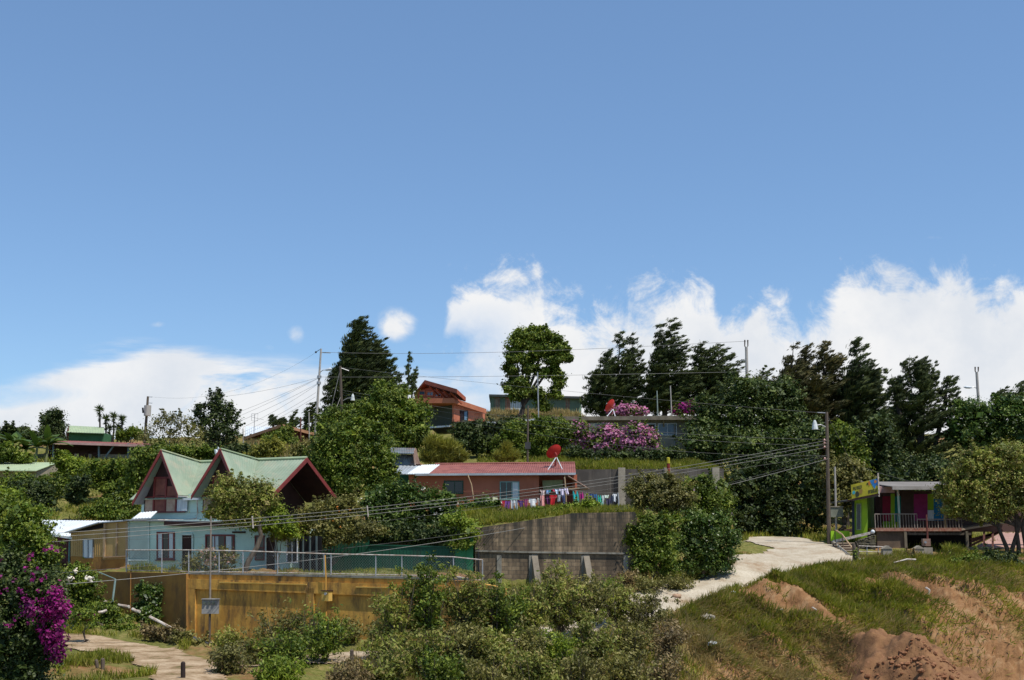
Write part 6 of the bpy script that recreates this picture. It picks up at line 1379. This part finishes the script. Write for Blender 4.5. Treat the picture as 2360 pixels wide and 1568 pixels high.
LW = [((735,870),(518,914),'top left cable from the concrete pole toward the transformer pole'),((735,871),(440,990),'cable dropping left from the band of the concrete pole'),((734,872),(452,1000),'cable dropping left just beneath the upper band cable'),((733,884),(470,1005),'thick cable dropping left from the lower band'),((733,885),(560,985),'cable from the lower band to the antenna roof'),((728,905),(545,1003),'lowest faint cable left of the concrete pole'),((727,915),(540,1012),'faint cable skimming the eucalyptus top edge')]
for p, q, lb in LW:
    mx_, my_ = (p[0]+q[0])/2, (p[1]+q[1])/2+5; cable([q,(mx_,my_),p], (q[0],115), (p[0],112), .022, WIRED if 'thick' in lb else WIRE, lb)
cable([(351,915),(520,905),(738,806)], (351,116), (738,112), .014, WIRE, 'faint long cable from transformer pole to the concrete pole top')
cable([(1990,1078),(2060,1100),(2150,1118),(2200,1121)], (1990,84), (2200,78), .016, WIRE, 'cable sagging over the balcony house roof')

# ================================================================ satellite dishes
def dish(label, c, r, axis, foot, legs):
    T = thing('satellite_dish', label, 'satellite dish', foot); ax = V(axis).normalized(); s = ax.cross(V((0,0,1))).normalized(); u = s.cross(ax); m = MB(); n = 28; rings = 7
    for side in (0, 1):
        b = len(m.v)
        for i in range(rings+1):
            rr = r*i/rings; h = .32*r*(rr/r)**2-(.03 if side else 0)
            for k in range(n): m.v.append(tuple(V(c)+ax*h+(s*math.cos(2*math.pi*k/n)+u*math.sin(2*math.pi*k/n))*rr))
        for i in range(rings):
            for k in range(n): m.f.append((b+i*n+k, b+i*n+(k+1)%n, b+(i+1)*n+(k+1)%n, b+(i+1)*n+k))
    m.build('reflector', REDP, T, smooth=True)
    m = MB(); m.tube([V(c)-ax*.02, V(c)-ax*.22, foot+V((0,0,.12))], [.09,.06,.05], 8); m.build('mast', mat('dull_red_mast', (.25,.03,.025), None, 2), T)
    for q in legs: m = MB(); m.tube([V(c)-ax*.2-V((0,0,.15)), q], .03, 5); m.build('leg', WHITEM, T)
    m = MB(); e = V(c)+ax*r*.85
    for k in range(3): m.tube([V(c)+ax*r*.3+(s*math.cos(2.1*k)+u*math.sin(2.1*k))*r*.95, e], .012, 4)
    m.ball(e, .07); m.build('feed', STEEL, T)
dish('red satellite dish on white tripod on the terracotta house roof', P(1279,1044,81.2), .56, (-.45,.62,.62), P(1279,1080,81.1), [P(1263,1083,80.6), P(1296,1082,80.6), P(1282,1074,82.5)])
dish('red satellite dish standing on the flat mossy roof', P(1409,937,107), .62, (-.7,.45,.5), P(1410,959,107), [P(1399,960,106), P(1418,960,106), P(1411,957,108)])

# ================================================================ laundry
def garment(name, kind, cx, y0, y1, w, d, matc, label, skew=0):
    """thin cloth hanging from the line: outline by kind, gentle folds"""
    s = d/F; W = w*s; Ht = (y1-y0)*s; top = P(cx, y0, d); nx, ny = 16, 18; m = MB(); idx = {}
    def inside(u, v):  # u -1..1, v 0 top..1 bottom
        if kind == 'shirt': return abs(u) < .62 or (v < .34 and abs(u) < 1.-.0*v and v > (abs(u)-.62)*.35)
        if kind == 'tank': return abs(u) < .85 and not (v < .25 and abs(u) < .38-v*.7) and not (v < .3 and abs(u) > .62+v*.6)
        if kind == 'pants': return v < .3 or abs(u) > .16+.05*v and abs(u) < .98
        if kind == 'shorts': return v < .5 or abs(u) > .12
        if kind == 'socks': return abs(abs(u)-.5) < .32
        return abs(u) < .93-.12*math.sin(v*3)
    ph = random.uniform(0, 6); fr = random.uniform(2.2, 3.6); rag = random.uniform(.02, .07)
    def vert(i, j):
        k = (i, j)
        if k not in idx:
            u = -1+2*i/nx; v = j/ny; sag = -.09*Ht*(1-u*u)*0
            x = u*W/2*(1-.10*v+.05*math.sin(5*v+ph))+skew*s*v*8; y = .07*math.sin(fr*u*2+ph+v*1.5)*(.3+.7*v)-.04*v; z = -v*Ht*(1+rag*math.sin(u*4+ph))-.05*(1-u*u)*(1-v)
            idx[k] = len(m.v); m.v.append((top.x+x, top.y+y, top.z+z))
        return idx[k]
    for i in range(nx):
        for j in range(ny):
            if inside(-1+2*(i+.5)/nx, (j+.5)/ny): m.f.append((vert(i,j), vert(i+1,j), vert(i+1,j+1), vert(i,j+1)))
    b = len(m.v); m.v += [(x, y+.012, z) for x, y, z in m.v]; m.f += [tuple(b+q for q in f[::-1]) for f in m.f]
    m.solo(name, matc, label, name.replace('_', ' '), 'clothes drying on the lines', smooth=True)
def cloth(n, c, c2=None):
    c = tuple(min(.85, x*1.12) for x in c); return mat('cloth_'+n, c, c2 or tuple(x*.75 for x in c), 5, .9, stretch=(3,3,.6))
def LX(zx): return 1065.5+.2388*zx
def LY(zy): return 1008+.2388*zy
CL = [
 ('small_cloth','towel',345,612,645,22,(.55,.03,.04),'red cloth at the left end of the low line'),('small_cloth','towel',369,608,642,26,(.75,.72,.70),'white cloth between two red pieces at the left end'),
 ('shorts','shorts',397,608,675,34,(.50,.02,.05),'red shorts left of the purple shorts'),('shorts','shorts',440,612,690,50,(.16,.05,.24),'purple shorts left of the pale grey trousers'),
 ('trousers','pants',498,602,705,64,(.50,.53,.55),'pale grey trousers in the low line'),('shirt','shirt',562,605,675,58,(.07,.03,.14),'deep violet shirt right of the pale grey trousers'),
 ('dress','towel',612,592,690,38,(.30,.06,.16),'plum lace dress beside the white long shirt'),('shirt','shirt',677,588,708,78,(.78,.78,.80),'white long shirt on the low line'),('small_cloth','socks',732,582,660,22,(.6,.58,.55),'pale narrow pieces right of the white long shirt'),
 ('dress','towel',771,552,680,50,(.72,.33,.30),'salmon pink dress under the upper short line'),('shirt','tank',818,556,650,34,(.10,.02,.09),'dark maroon top next to the salmon dress'),('shirt','shirt',880,552,652,70,(.50,.02,.03),'bright red shirt with white collar'),
 ('shirt','towel',937,550,620,34,(.42,.45,.48),'light grey top right of the bright red shirt'),('trousers','pants',972,550,640,30,(.07,.10,.22),'navy piece beside the timber post'),
 ('shirt','shirt',776,505,560,52,(.62,.48,.45),'pinkish beige shirt at the left end of the upper short line'),('shirt','towel',825,505,545,32,(.22,.38,.60),'light blue cloth on the upper short line'),('small_cloth','towel',850,505,535,18,(.05,.40,.42),'small teal cloth on the upper short line'),('small_cloth','towel',872,500,528,22,(.62,.06,.12),'small crimson cloth on the upper short line'),
 ('shirt','shirt',908,498,550,38,(.50,.60,.72),'pale blue shirt on the upper short line'),('shirt','shirt',962,492,560,58,(.66,.60,.74),'lilac white shirt on the upper short line'),('shirt','towel',1000,488,550,36,(.70,.62,.75),'pale lilac cloth ending at the timber post'),
 ('tank_top','tank',1088,512,645,66,(.02,.36,.36),'large teal tank top on the right line'),('shirt','tank',1147,525,604,46,(.33,.02,.16),'magenta top right of the teal tank top'),('shirt','towel',1200,540,630,50,(.36,.28,.22),'beige brown cloth on the right line'),
 ('shorts','shorts',1246,540,612,30,(.05,.10,.24),'navy shorts right of the beige cloth'),('trousers','pants',1281,545,630,32,(.05,.16,.33),'blue jeans left of the green tank top'),('tank_top','tank',1322,552,655,46,(.03,.48,.34),'sea green tank top on the right line'),
 ('shirt','towel',1362,556,668,32,(.66,.68,.66),'white long cloth right of the sea green tank top'),('shirt','towel',1392,553,586,50,(.58,.66,.55),'pale mint cloth folded over the line'),('dress','towel',1405,586,655,52,(.06,.05,.09),'dark lace dress under the pale mint cloth'),('shirt','towel',1448,556,640,34,(.04,.05,.08),'charcoal shirt near the right end of the right line'),('shirt','shirt',1470,540,622,40,(.76,.76,.76),'white shirt at the far right end of the lines')]
for nm, kd, zx, z0, z1, w, c, lb in CL:
    garment(nm, kd, LX(zx), LY(z0), LY(z1), w*.2388, 77.0 if z0 > 515 or zx > 1040 else 76.2, cloth(lb.replace(' ', '_')[:14], c), lb, skew=random.uniform(-.5,.5))
for pts, d, lb in (([(330,612),(560,603),(740,580)],77,'low clothesline carrying the purple shorts'),([(740,508),(880,500),(1022,486)],76.2,'upper short clothesline by the timber post'),([(740,556),(860,552),(990,550)],77,'clothesline carrying the bright red shirt'),([(1050,510),(1250,540),(1495,538)],77,'right clothesline carrying the teal tank top')):
    q = [P(LX(x), LY(y)-.3, d) for x, y in pts]; m = MB(); m.tube(q, .008, 4); m.solo('clothesline', WIRE, lb, 'clothesline', 'clotheslines')
for a_, b_, lb in (((985,385,77.2),(1000,655,77.2),'pale timber clothesline post under the house awning'),((52,362,77.5),(110,555,77.3),'crooked pale stick leaning before the terracotta wall'),((1500,535,77),(1502,690,77),'thin right end post of the clotheslines')):
    m = MB(); p, q = P(LX(a_[0]),LY(a_[1]),a_[2]), P(LX(b_[0]),LY(b_[1]),b_[2]); m.tube([p, p.lerp(q,.5)+V((.05,0,0)), q-V((0,0,.3))], .05 if 'stick' not in lb else .04, 6); m.solo('clothesline_post' if 'stick' not in lb else 'crooked_stick', WOODL if 'thin' not in lb else STEEL, lb, 'post' if 'stick' not in lb else 'stick')

# ================================================================ lime shop and balcony house at the right
def RX(zx): return 1843+.2187*zx
def RY(zy): return 1065.5+.2187*zy
def lime_shop():
    d = 75.; T = thing('lime_shop', 'narrow lime green shop under the yellow sign board', 'shop', V((P(1985,1250,d).x,d,-.4))); c0 = P(1965,1250,d); c1 = P(1998,1250,d-.3); c2 = P(2018,1250,d+4.5)
    for q in (c0,c1,c2): q.z = 0
    pl = plane(c0,c1); n = V((0,1,0)); m = MB(); slab(m, pl, [(1966,1150),(1998,1145),(1998,1240),(1966,1242)], .15); m.build('front_wall', LIME, T)
    p2 = plane(c1,c2); m = MB(); slab(m, p2, [(1998,1145),(2020,1140),(2020,1236),(1998,1240)], .15); m.build('side_wall', mat('shaded_lime_paint', (.10,.20,.012), (.08,.16,.01), 1), T)  # side face is a darker copy of the lime, shade painted in
    frame_window(T, wq((pl[0]-n*.02,pl[1]),1973.5,1161,1985,1222), mat('grey_green_frame', (.24,.30,.16), None, 2), GLASSD, .05)
    m = MB(); m.bar(hit((pl[0]-n*.1,pl[1]),1966,1150), hit((pl[0]-n*.1,pl[1]),1967,1243), .13, .13, up=n); m.build('corner_post', mat('blue_black', (.015,.025,.045), None, 2), T)
    m = MB(); a, b = hit((pl[0]-n*.6,pl[1]),1955,1153), hit((pl[0]-n*.6,pl[1]),2026,1140); m.prism([a,b,b+V((.3,5,0)),a+V((0,5,0))], (0,0,-.09)); m.build('canopy', mat('dim_canopy', (.05,.05,.045), None, 2), T)
    m = MB(); m.bar(a, a+(b-a)*.14, .1, .1); m.build('canopy_edge', YELP, T)
    m = MB(); m.prism([P(1915,1247,75.3), P(1958,1246,75.3), P(1958,1224,75.3), P(1915,1224,75.3)], (0,.18,0)); m.solo('lime_parapet', mat('bright_lime', (.30,.52,.02), (.26,.46,.02), 1), 'low bright lime wall at the foot of the lamp pole', 'wall')
lime_shop()
def sign_board():
    d = 73.6; tl, tr, br, bl = P(1961,1118,d), P(2024,1102.5,d-.6), P(2025.5,1137,d-.6), P(1963,1150,d); T = thing('sign_board', 'yellow painted sign board with blue shapes above the lime shop', 'sign', bl)
    ax = (br-bl).normalized(); up = (tl-bl).normalized(); n = ax.cross(up).normalized(); n = n if n.y < 0 else -n; W = (br-bl).length; Hh = (tl-bl).length
    m = MB(); m.prism([bl,br,tr,tl], -n*.05); m.build('board', YELP, T)
    def q(u, v, k=.006): return bl.lerp(br,u)*(1-v)+tl.lerp(tr,u)*v+n*k
    blue = mat('sign_blue', (.02,.13,.42), (.03,.22,.45), 4, .6); orange = mat('sign_orange', (.55,.20,.04), None, 4); dk = mat('sign_dark', (.04,.045,.03), None, 4); teal = mat('sign_teal', (.05,.35,.42), None, 4)
    def shp(nm, pts, mm, k=.006): m = MB(); m.prism([q(u,v,k) for u, v in pts], n*.006); m.build(nm, mm, T)
    shp('blue_wedge', [(.68,.99),(.99,.985),(.99,.42),(.93,.62),(.86,.34),(.80,.52)], blue); shp('orange_flower', [(.84,.80),(.87,.72),(.92,.73),(.945,.82),(.91,.93),(.86,.92)], orange, .014)
    shp('blue_spot', [(.03,.42),(.05,.30),(.11,.28),(.15,.38),(.13,.52),(.06,.54)], teal); shp('orange_edge', [(.62,.90),(.70,.97),(.72,.72),(.66,.62)], orange, .010)
    shp('brown_figure', [(.17,.05),(.27,.08),(.28,.30),(.24,.46),(.17,.44),(.14,.25)], dk); shp('brown_patch', [(.28,.2),(.40,.22),(.41,.52),(.30,.54)], mat('sign_brown', (.32,.20,.05), None, 4)); shp('mark', [(.57,.72),(.62,.74),(.63,.86),(.58,.86)], dk)
    # the two rows of painted lettering, too worn to read: strokes only
    random.seed(5)
    for nm, u0, u1, v0, v1, cnt in (('upper_lettering',.08,.40,.58,.80,7),('lower_lettering',.62,.96,.12,.34,8)):
        m = MB(); st_ = (u1-u0)/cnt
        for i in range(cnt):
            a = u0+i*st_; w = st_*.3
            m.prism([q(a,v0), q(a+w,v0), q(a+w,v1), q(a,v1)], n*.006); vv = random.choice([(v0,),(v1-.05,),(v0+.09,v1-.05),(v0,v1-.05)])
            for v in vv: m.prism([q(a+w,v), q(a+st_*.78,v), q(a+st_*.78,v+.05), q(a+w,v+.05)], n*.006)
            if random.random() < .5: m.prism([q(a+st_*.55,v0), q(a+st_*.78,v0), q(a+st_*.78,v1), q(a+st_*.55,v1)], n*.004)
        m.build(nm, dk, T)
    m = MB(); m.bar(br-V((0,0,.2)), tr+V((0,0,.3)), .07, .07); m.build('edge_post', RAILW, T); m = MB(); m.bar(bl-ax*.3-V((0,0,.06)), br-V((0,0,.06)), .1, .08); m.build('lower_beam', DARKW, T)
sign_board()
def balcony_house():
    d = 74.; T = thing('balcony_house', 'dark house with railed red tiled balcony over a black open garage', 'house', V((P(2120,1250,d).x,d,-.6))); fp = (V((0,d,0)), V((0,1,0))); bk = (V((0,d+3.2,0)), V((0,1,0)))
    def Z(px, py, dd): return P(px, py, dd)
    fl = .82; x0 = Z(2018,1222,d).x; x1 = Z(2216,1222,d).x; x2 = Z(2400,1222,d).x
    m = MB(); m.obox(V((x0,d,fl-.16)), (x1-x0,0,0), (0,7,0), (0,0,.2)); m.build('balcony_floor', mat('red_tile_edge', (.26,.09,.06), (.34,.2,.14), 6), T)
    # back wall in coloured panels
    segs = [(2018,2034,DARKW,1140,1222),(2034,2053,mat('crimson_curtain', (.22,.01,.03), (.17,.01,.025), 3),1144,1201),(2053,2062,LIME,1138,1222),(2062,2076,mat('teal_curtain', (.01,.16,.13), None, 3),1144,1203),(2076,2106,mat('dim_brown_board', (.075,.045,.035), None, 2),1130,1222),(2106,2138,mat('magenta_curtain', (.30,.025,.13), (.24,.02,.10), 3),1139,1200),(2138,2152,LIME,1139,1175),(2152,2177,mat('blue_curtain2', (.01,.16,.33), (.01,.12,.26), 3),1150,1200),(2138,2152,WCURT,1176,1200)]
    m = MB(); slab(m, bk, [(2016,1132),(2400,1132),(2400,1226),(2016,1226)], .15); m.build('back_wall', mat('dim_maroon_wall', (.10,.055,.045), (.075,.04,.035), 1), T)
    m = MB(); slab(m, (V((0,d+3.15,0)),bk[1]), [(2034,1202),(2076,1203),(2076,1224),(2034,1224)], .04); m.build('lime_dado', LIME, T)
    for a, b, mm, y0, y1 in segs: m = MB(); slab(m, (V((0,d+3.05,0)),bk[1]), [(a,y0),(b,y0),(b,y1),(a,y1)], .04); m.build('curtain' if 'curtain' in mm.name else 'wall_panel', mm, T)
    # roof and posts
    zr = Z(2060,1124,d).z; m = MB(); a = Z(2056,1130,d-.6); b = Z(2400,1131,d-.6); m.prism([V((a.x,d-.6,zr)),V((b.x,d-.6,zr)),V((b.x,d+6,zr+.6)),V((a.x,d+6,zr+.6))], (0,0,.05)); m.build('roof', mat('dull_roof_sheet', (.22,.20,.18), (.17,.15,.13), 1), T)
    m = MB(); m.bar(V((a.x,d-.65,zr-.06)), V((b.x,d-.65,zr-.06)), .14, .2); m.build('gutter', mat('beige_gutter', (.36,.33,.30), (.28,.25,.22), 2), T)
    m = MB(); l0 = Z(2026,1124,d+1.2); l1 = Z(2061,1124,d+1.2); m.prism([l0,l1,l1+V((0,4,.4)),l0+V((0,4,.4))], (0,0,.05)); m.prism([l0-V((0,0,.32)),l1-V((0,0,.32)),l1,l0], (0,.05,0)); m.build('left_roof', mat('faded_fascia', (.46,.30,.26)), T)
    for x in (2073, 2178): m = MB(); m.bar(V((Z(x,1200,d+.1).x,d+.1,fl)), V((Z(x,1200,d+.1).x,d+.1,zr)), .10); m.build('post', mat('pale_green_post', (.36,.46,.38), None, 2) if x == 2073 else WOODL, T)
    m = MB(); m.tube([V((Z(2062,1133,d).x,d-.4,zr-.1)), V((Z(2072,1140,d).x,d,zr-.45))], .04, 6); m.build('downpipe', RAILW, T)
    # railing
    m = MB(); r1 = Z(2016,1185,d).z; r2 = Z(2150,1197,d).z
    xa, xb, xc = Z(2016,1185,d).x, Z(2113,1185,d).x, Z(2216,1197,d).x
    m.bar(V((xa,d,r1)), V((xb,d,r1)), .05); m.bar(V((xb,d,r2)), V((xc,d,r2)), .05); m.build('top_rail', mat('pale_rail', (.30,.24,.20), None, 3), T)
    for xs_, xe, rt in ((xa,xb,r1),(xb,xc,r2)):
        k = int((xe-xs_)/.17)
        for i in range(k+1): x = xs_+(xe-xs_)*i/k; m = MB(); w = .045 if i % 7 == 0 else .022; m.bar(V((x,d,fl)), V((x,d,rt-.02)), w); m.build('baluster', mat('pale_rail', (.30,.24,.20)), T)
    # under storey
    m = MB(); slab(m, (V((0,d+.2,0)),fp[1]), [(2022,1226),(2086,1226),(2086,1282),(2022,1282)], .3); m.build('stone_pier', mat('brown_plaster', (.15,.105,.07), (.10,.07,.05), 1.5, .9, dirt=(.05,.04,.03), dlo=.5, dhi=.7), T)
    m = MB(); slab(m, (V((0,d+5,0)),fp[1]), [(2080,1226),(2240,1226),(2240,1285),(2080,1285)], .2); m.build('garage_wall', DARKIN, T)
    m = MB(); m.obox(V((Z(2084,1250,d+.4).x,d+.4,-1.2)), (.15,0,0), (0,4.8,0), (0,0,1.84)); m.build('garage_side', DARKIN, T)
    for x in (2087, 2229): m = MB(); m.bar(V((Z(x,1250,d+.1).x,d+.1,-1.2)), V((Z(x,1250,d+.1).x,d+.1,fl-.16)), .16); m.build('pillar', mat('dim_concrete', (.16,.13,.09), None, 2), T)
    m = MB(); m.bar(V((Z(2086,1230,d).x,d+.15,fl-.32)), V((Z(2240,1230,d).x,d+.15,fl-.32)), .1, .14); m.build('floor_beam', WOODP, T)
    for i in range(9): x = Z(2096+i*15,1228,d).x; m = MB(); m.bar(V((x,d+.1,fl-.22)), V((x,d+6,fl-.22)), .08, .1); m.build('joist', WOODP, T)
    # ramp rising to the right with its beams
    m = MB(); a = V((x1,d,fl)); b = Z(2330,1200,d+1); m.prism([a, b, b+V((0,3,0)), a+V((0,3,0))], (0,0,-.12)); m.build('ramp_slab', mat('ramp_edge', (.34,.25,.18), None, 2), T)
    for p, q in (((2236,1258),(2300,1228)),((2236,1250),(2310,1222)),((2236,1244),(2290,1230))): m = MB(); m.bar(P(*p,d+.6), P(*q,d+.6), .09, .12); m.build('ramp_beam', mat('maroon_beam', (.12,.045,.035), None, 2), T)
    m = MB(); m.bar(P(2235,1264,d-.6), P(2290,1263,d-.6), .1, .16); m.build('ramp_footing', mat('tan_beam', (.22,.18,.11), None, 2), T)
    for x in (2268, 2288): m = MB(); m.bar(P(x,1264,d-.3), P(x,1226,d+.3), .11); m.build('ramp_post', mat('maroon_beam', (.12,.045,.035)), T)
balcony_house()
m = MB(); m.prism([P(2246,1261,76), P(2420,1262,76), P(2420,1222,92), P(2310,1226,92)], (0,0,-.08)); tag(m.build('pink_yard_paving', PINKC), kind='structure')
# stairs with rail
def stairs():
    T = thing('garden_stairs', 'concrete stairs with timber handrail left of the dry stone wall', 'stairs', P(1950,1284,70.6)); n = 7
    for i in range(n):
        y = 1285-i*5.6; dd = 70.4+i*.55; x0 = 1952-i*4.6; m = MB(); p = P(x0, y, dd); q = P(1969, y, dd); w_ = q.x-p.x; m.obox(p-V((0,0,.35)), V((w_,0,0)), V((0,.6,0)), V((0,0,.31))); s_ = MB(); s_.obox(p-V((.02,.05,.04)), V((w_+.04,0,0)), V((0,.66,0)), V((0,0,.05))); st_ = m.build('step', mat('stair_riser', (.13,.08,.055), (.09,.06,.04), 3), T); s_.build('tread', mat('stair_tread', (.46,.37,.27), (.36,.28,.2), 3), st_)  # pale treads and dark risers put the light contrast into colour
    m = MB(); m.tube([P(1966.5,1267,70.3), P(1941,1232,73), P(1924,1221,74.5)], .045, 6); m.build('handrail', WOODL, T)
    for a_, b_ in (((1924,1222,74.5),(1925,1249,74.5)),((1941,1233,73),(1943,1256,73))): m = MB(); m.tube([P(*a_), P(*b_)-V((0,0,.2))], .03, 6); m.build('rail_post', WOODP, T)
    m = MB(); m.bar(P(1919,1250,74.6), P(1958,1283,70.6), .16, .16); m.build('kerb', CONCL, T)
stairs()
m = MB(); m.bar(P(1920,1248.5,74.6), P(2012,1227.5,74.2), .14, .16); m.solo('painted_kerb', RAILW, 'pale sloping kerb running up to the balcony corner', 'kerb')
m = MB(); m.ball(P(2011.5,1226,74), .13, 10, 8); m.solo('white_ball', WHITEM, 'white ball finial at the upper end of the pale kerb', 'finial')
def dry_wall():
    T = MB(); random.seed(3)
    for j in range(9):
        for i in range(9):
            x = 1981+i*4.2+random.uniform(-1,1); y = 1246+j*4.3-(i*1.4 if j < 2 else 0)
            T.ball(P(x, y, 73.2+random.uniform(-.08,.08)), .085, 6, 5, (1.2,.9,.6), .15)
    T.prism([P(1979,1245,73.4),P(2018,1238,73.4),P(2018,1287,73.4),P(1979,1288,73.4)], (0,.3,0))
    T.solo('dry_stone_wall', mat('dark_field_stone', (.13,.115,.075), (.07,.06,.045), 4, .95), 'dark dry stone wall between stairs and brown pier', 'stone wall')
dry_wall()
def rail_fence():
    T = thing('rail_fence', 'thin pale three rail fence before the dry stone wall', 'fence', P(2000,1286,71))
    for y in (1259.5, 1272, 1284): m = MB(); m.tube([P(1979,y-1,70.8), P(2048,y+1.5,70.8)], .022, 5); m.build('rail', RAILW, T)
    for x in (1998, 2024, 2048): m = MB(); m.tube([P(x,1258,70.85), P(x,1290,70.85)-V((0,0,.2))], .03, 5); m.build('post', STEEL, T)
rail_fence()
def stump():
    d = 67.6; f = at(1972,d); T = thing('vine_covered_stump', 'gnarled grey stump wrapped in green vine at the road bend', 'stump', f); m = MB(); m.tube([f-V((0,0,.3)), P(1972,1300,d), P(1971,1275,d), P(1967,1252,d)], [.24,.19,.15,.09], 8); m.tube([P(1973,1278,d), P(1979,1262,d), P(1972,1248,d-.1)], [.09,.07,.03], 6); m.tube([P(1970,1290,d), P(1981,1272,d)], [.08,.04], 6); m.build('trunk', WOODP, T)
    A = clump_leaves(np.array([tuple(P(1974+random.uniform(-4,4), y, d-.15)) for y in range(1268,1306,3)]), np.full(13,.14), np.tile([0,-1,.3],(13,1)), 16, .09, .6); mesh_np('vine', A, len(A)//4, LF['mid'], T)
stump()
for x, lb in ((2043,'small gabled concrete pedestal at the right end of the rail fence'),(2116,'small gabled concrete pedestal left of the rusty meter box')):
    p = P(x,1263,70); m = MB(); m.obox(p+V((-.26,-.2,-.6)), (.52,0,0), (0,.4,0), (0,0,.55)); m.prism([p+V((-.30,-.24,-.05)), p+V((.30,-.24,-.05)), p+V((0,-.24,.13))], (0,.5,0)); m.solo('pedestal', CONCL, lb, 'pedestal')
def rusty_meter():
    d = 70.; p = P(2136,1262,d); T = thing('rusty_meter_box', 'rusty meter box on concrete base and thin brown pole before the garage', 'meter box', p-V((0,0,.4)))
    m = MB(); m.obox(p+V((-.22,-.15,-.55)), (.5,0,0), (0,.4,0), (0,0,.55)); m.build('base', CONCL, T); m = MB(); m.obox(P(2127,1259,d)+V((0,-.1,0)), (.42,0,0), (0,.3,0), (0,0,.42)); m.build('case', RUST, T)
    m = MB(); m.tube([P(2133,1250,d-.12), P(2133,1250,d-.2)], .07, 8); m.build('dial', STEEL, T); m = MB(); m.tube([P(2138,1258,d+.1), P(2137,1225,d+.1), P(2135,1186,d+.1)], [.06,.05,.04], 6); m.build('pole', mat('rust_pole', (.16,.05,.035)), T)
rusty_meter()
# ================================================================ earth heap, clods and debris on the cut bank
def heap():
    c = P(2150,1590,48.5); m = MB(); nx, ny = 90, 60; Wd, Dp, Hh = 3.3, 4.2, 0.
    vs = []
    for j in range(ny+1):
        for i in range(nx+1):
            u = -1+2*i/nx; v = -1+2*j/ny; x = c.x+.1+u*Wd; y = 50.6+v*Dp; r = math.hypot(u, v*.95)
            z = g(x, y)-.30+2.25*max(0, 1-r)**.8*(1 if r < 1 else 0); z += float(fbm(np.array([x*1.1]), np.array([y*1.1]), 5)[0])*.75*min(1, max(0, (1-r)*3))
            vs.append((x, y, z))
    fs = [(j*(nx+1)+i, j*(nx+1)+i+1, (j+1)*(nx+1)+i+1, (j+1)*(nx+1)+i) for j in range(ny) for i in range(nx)]
    m.v, m.f = vs, fs; mt = mat('fresh_red_earth', (.225,.115,.05), (.155,.075,.033), 2.5, .95, dirt=(.28,.14,.07), dlo=.55, dhi=.7, dscale=5, bmp=.10, bscale=5)
    tag(m.build('earth_heap', mt, smooth=True), kind='structure')
    q = MB(); random.seed(9)
    def hz(x, y):
        u = (x-c.x-.1)/Wd; v = (y-50.6)/Dp; r = math.hypot(u, v*.95); return g(x, y)-.30+2.25*max(0, 1-r)**.8+float(fbm(np.array([x*1.1]), np.array([y*1.1]), 5)[0])*.75*min(1, max(0, (1-r)*3))
    for _ in range(520):
        x = c.x+.1+random.gauss(0,.5)*Wd; y = 50.6-abs(random.gauss(0,.5))*Dp; s_ = .025+random.random()**3*.12
        q.ball((x, y, hz(x, y)+s_*.4), s_, 5, 4, (1,1,.7), .25)
    tag(q.build('earth_clods', mat('clod_earth', (.19,.082,.036), (.27,.13,.065), 6, .95)), kind='stuff')
    x = P(2111,1510,48).x; y = 48.3; m = MB(); m.ball((x, y, hz(x, y)+.10), .16, 12, 9, (1,.9,.95), .05); m.solo('round_stone', mat('buff_stone', (.38,.26,.17), (.30,.2,.13), 4, .95, bmp=.02), 'round buff stone resting on the red earth heap', 'stone', smooth=True)
heap()
random.seed(21)
for x, d, s_, c_, lb in ((1628,57,.30,CONCL,'angular pale stone on the bank below the narrow road'),(1640,52.5,.16,WHITEM,'small white scrap lying low on the clay bank'),(1690,60.5,.10,WHITEM,'white scrap in the grass near the crest'),(1800,58,.10,CONCL,'small buff stone on the green middle of the bank'),(2085,50,.12,WHITEM,'white scrap left of the earth heap'),(1560,59.3,.18,mat('buff_stone2',(.42,.27,.17),None,3),'reddish stone at the dirt lip of the road')):
    f = at(x, d); m = MB(); m.ball(f+V((0,-.1,s_*.4)), s_, 7, 6, (1.3,.9,.7), .2); m.solo('loose_stone' if 'stone' in lb else 'litter_scrap', c_, lb, 'stone' if 'stone' in lb else 'litter')
for a_, b_, d, lb in (((2134,1355),(2140,1390),60,'pale tube stub hanging from the right part of the bank'),((1878,1430),(1872,1400),57,'curved pale root in the bank middle'),((2110,1290),(2060,1297),66,'long pale branch lying at the crest')):
    p, q = P(*a_, d), P(*b_, d-.4); p.z = max(p.z, g(p.x,p.y)+.1); q.z = max(q.z, g(q.x,q.y)+.1); m = MB(); m.tube([p, p.lerp(q,.5)+V((.1,-.1,.1)), q], [.05,.045,.03], 6); m.solo('pale_branch' if 'tube' not in lb else 'tube_stub', RAILW, lb, 'branch' if 'tube' not in lb else 'pipe')
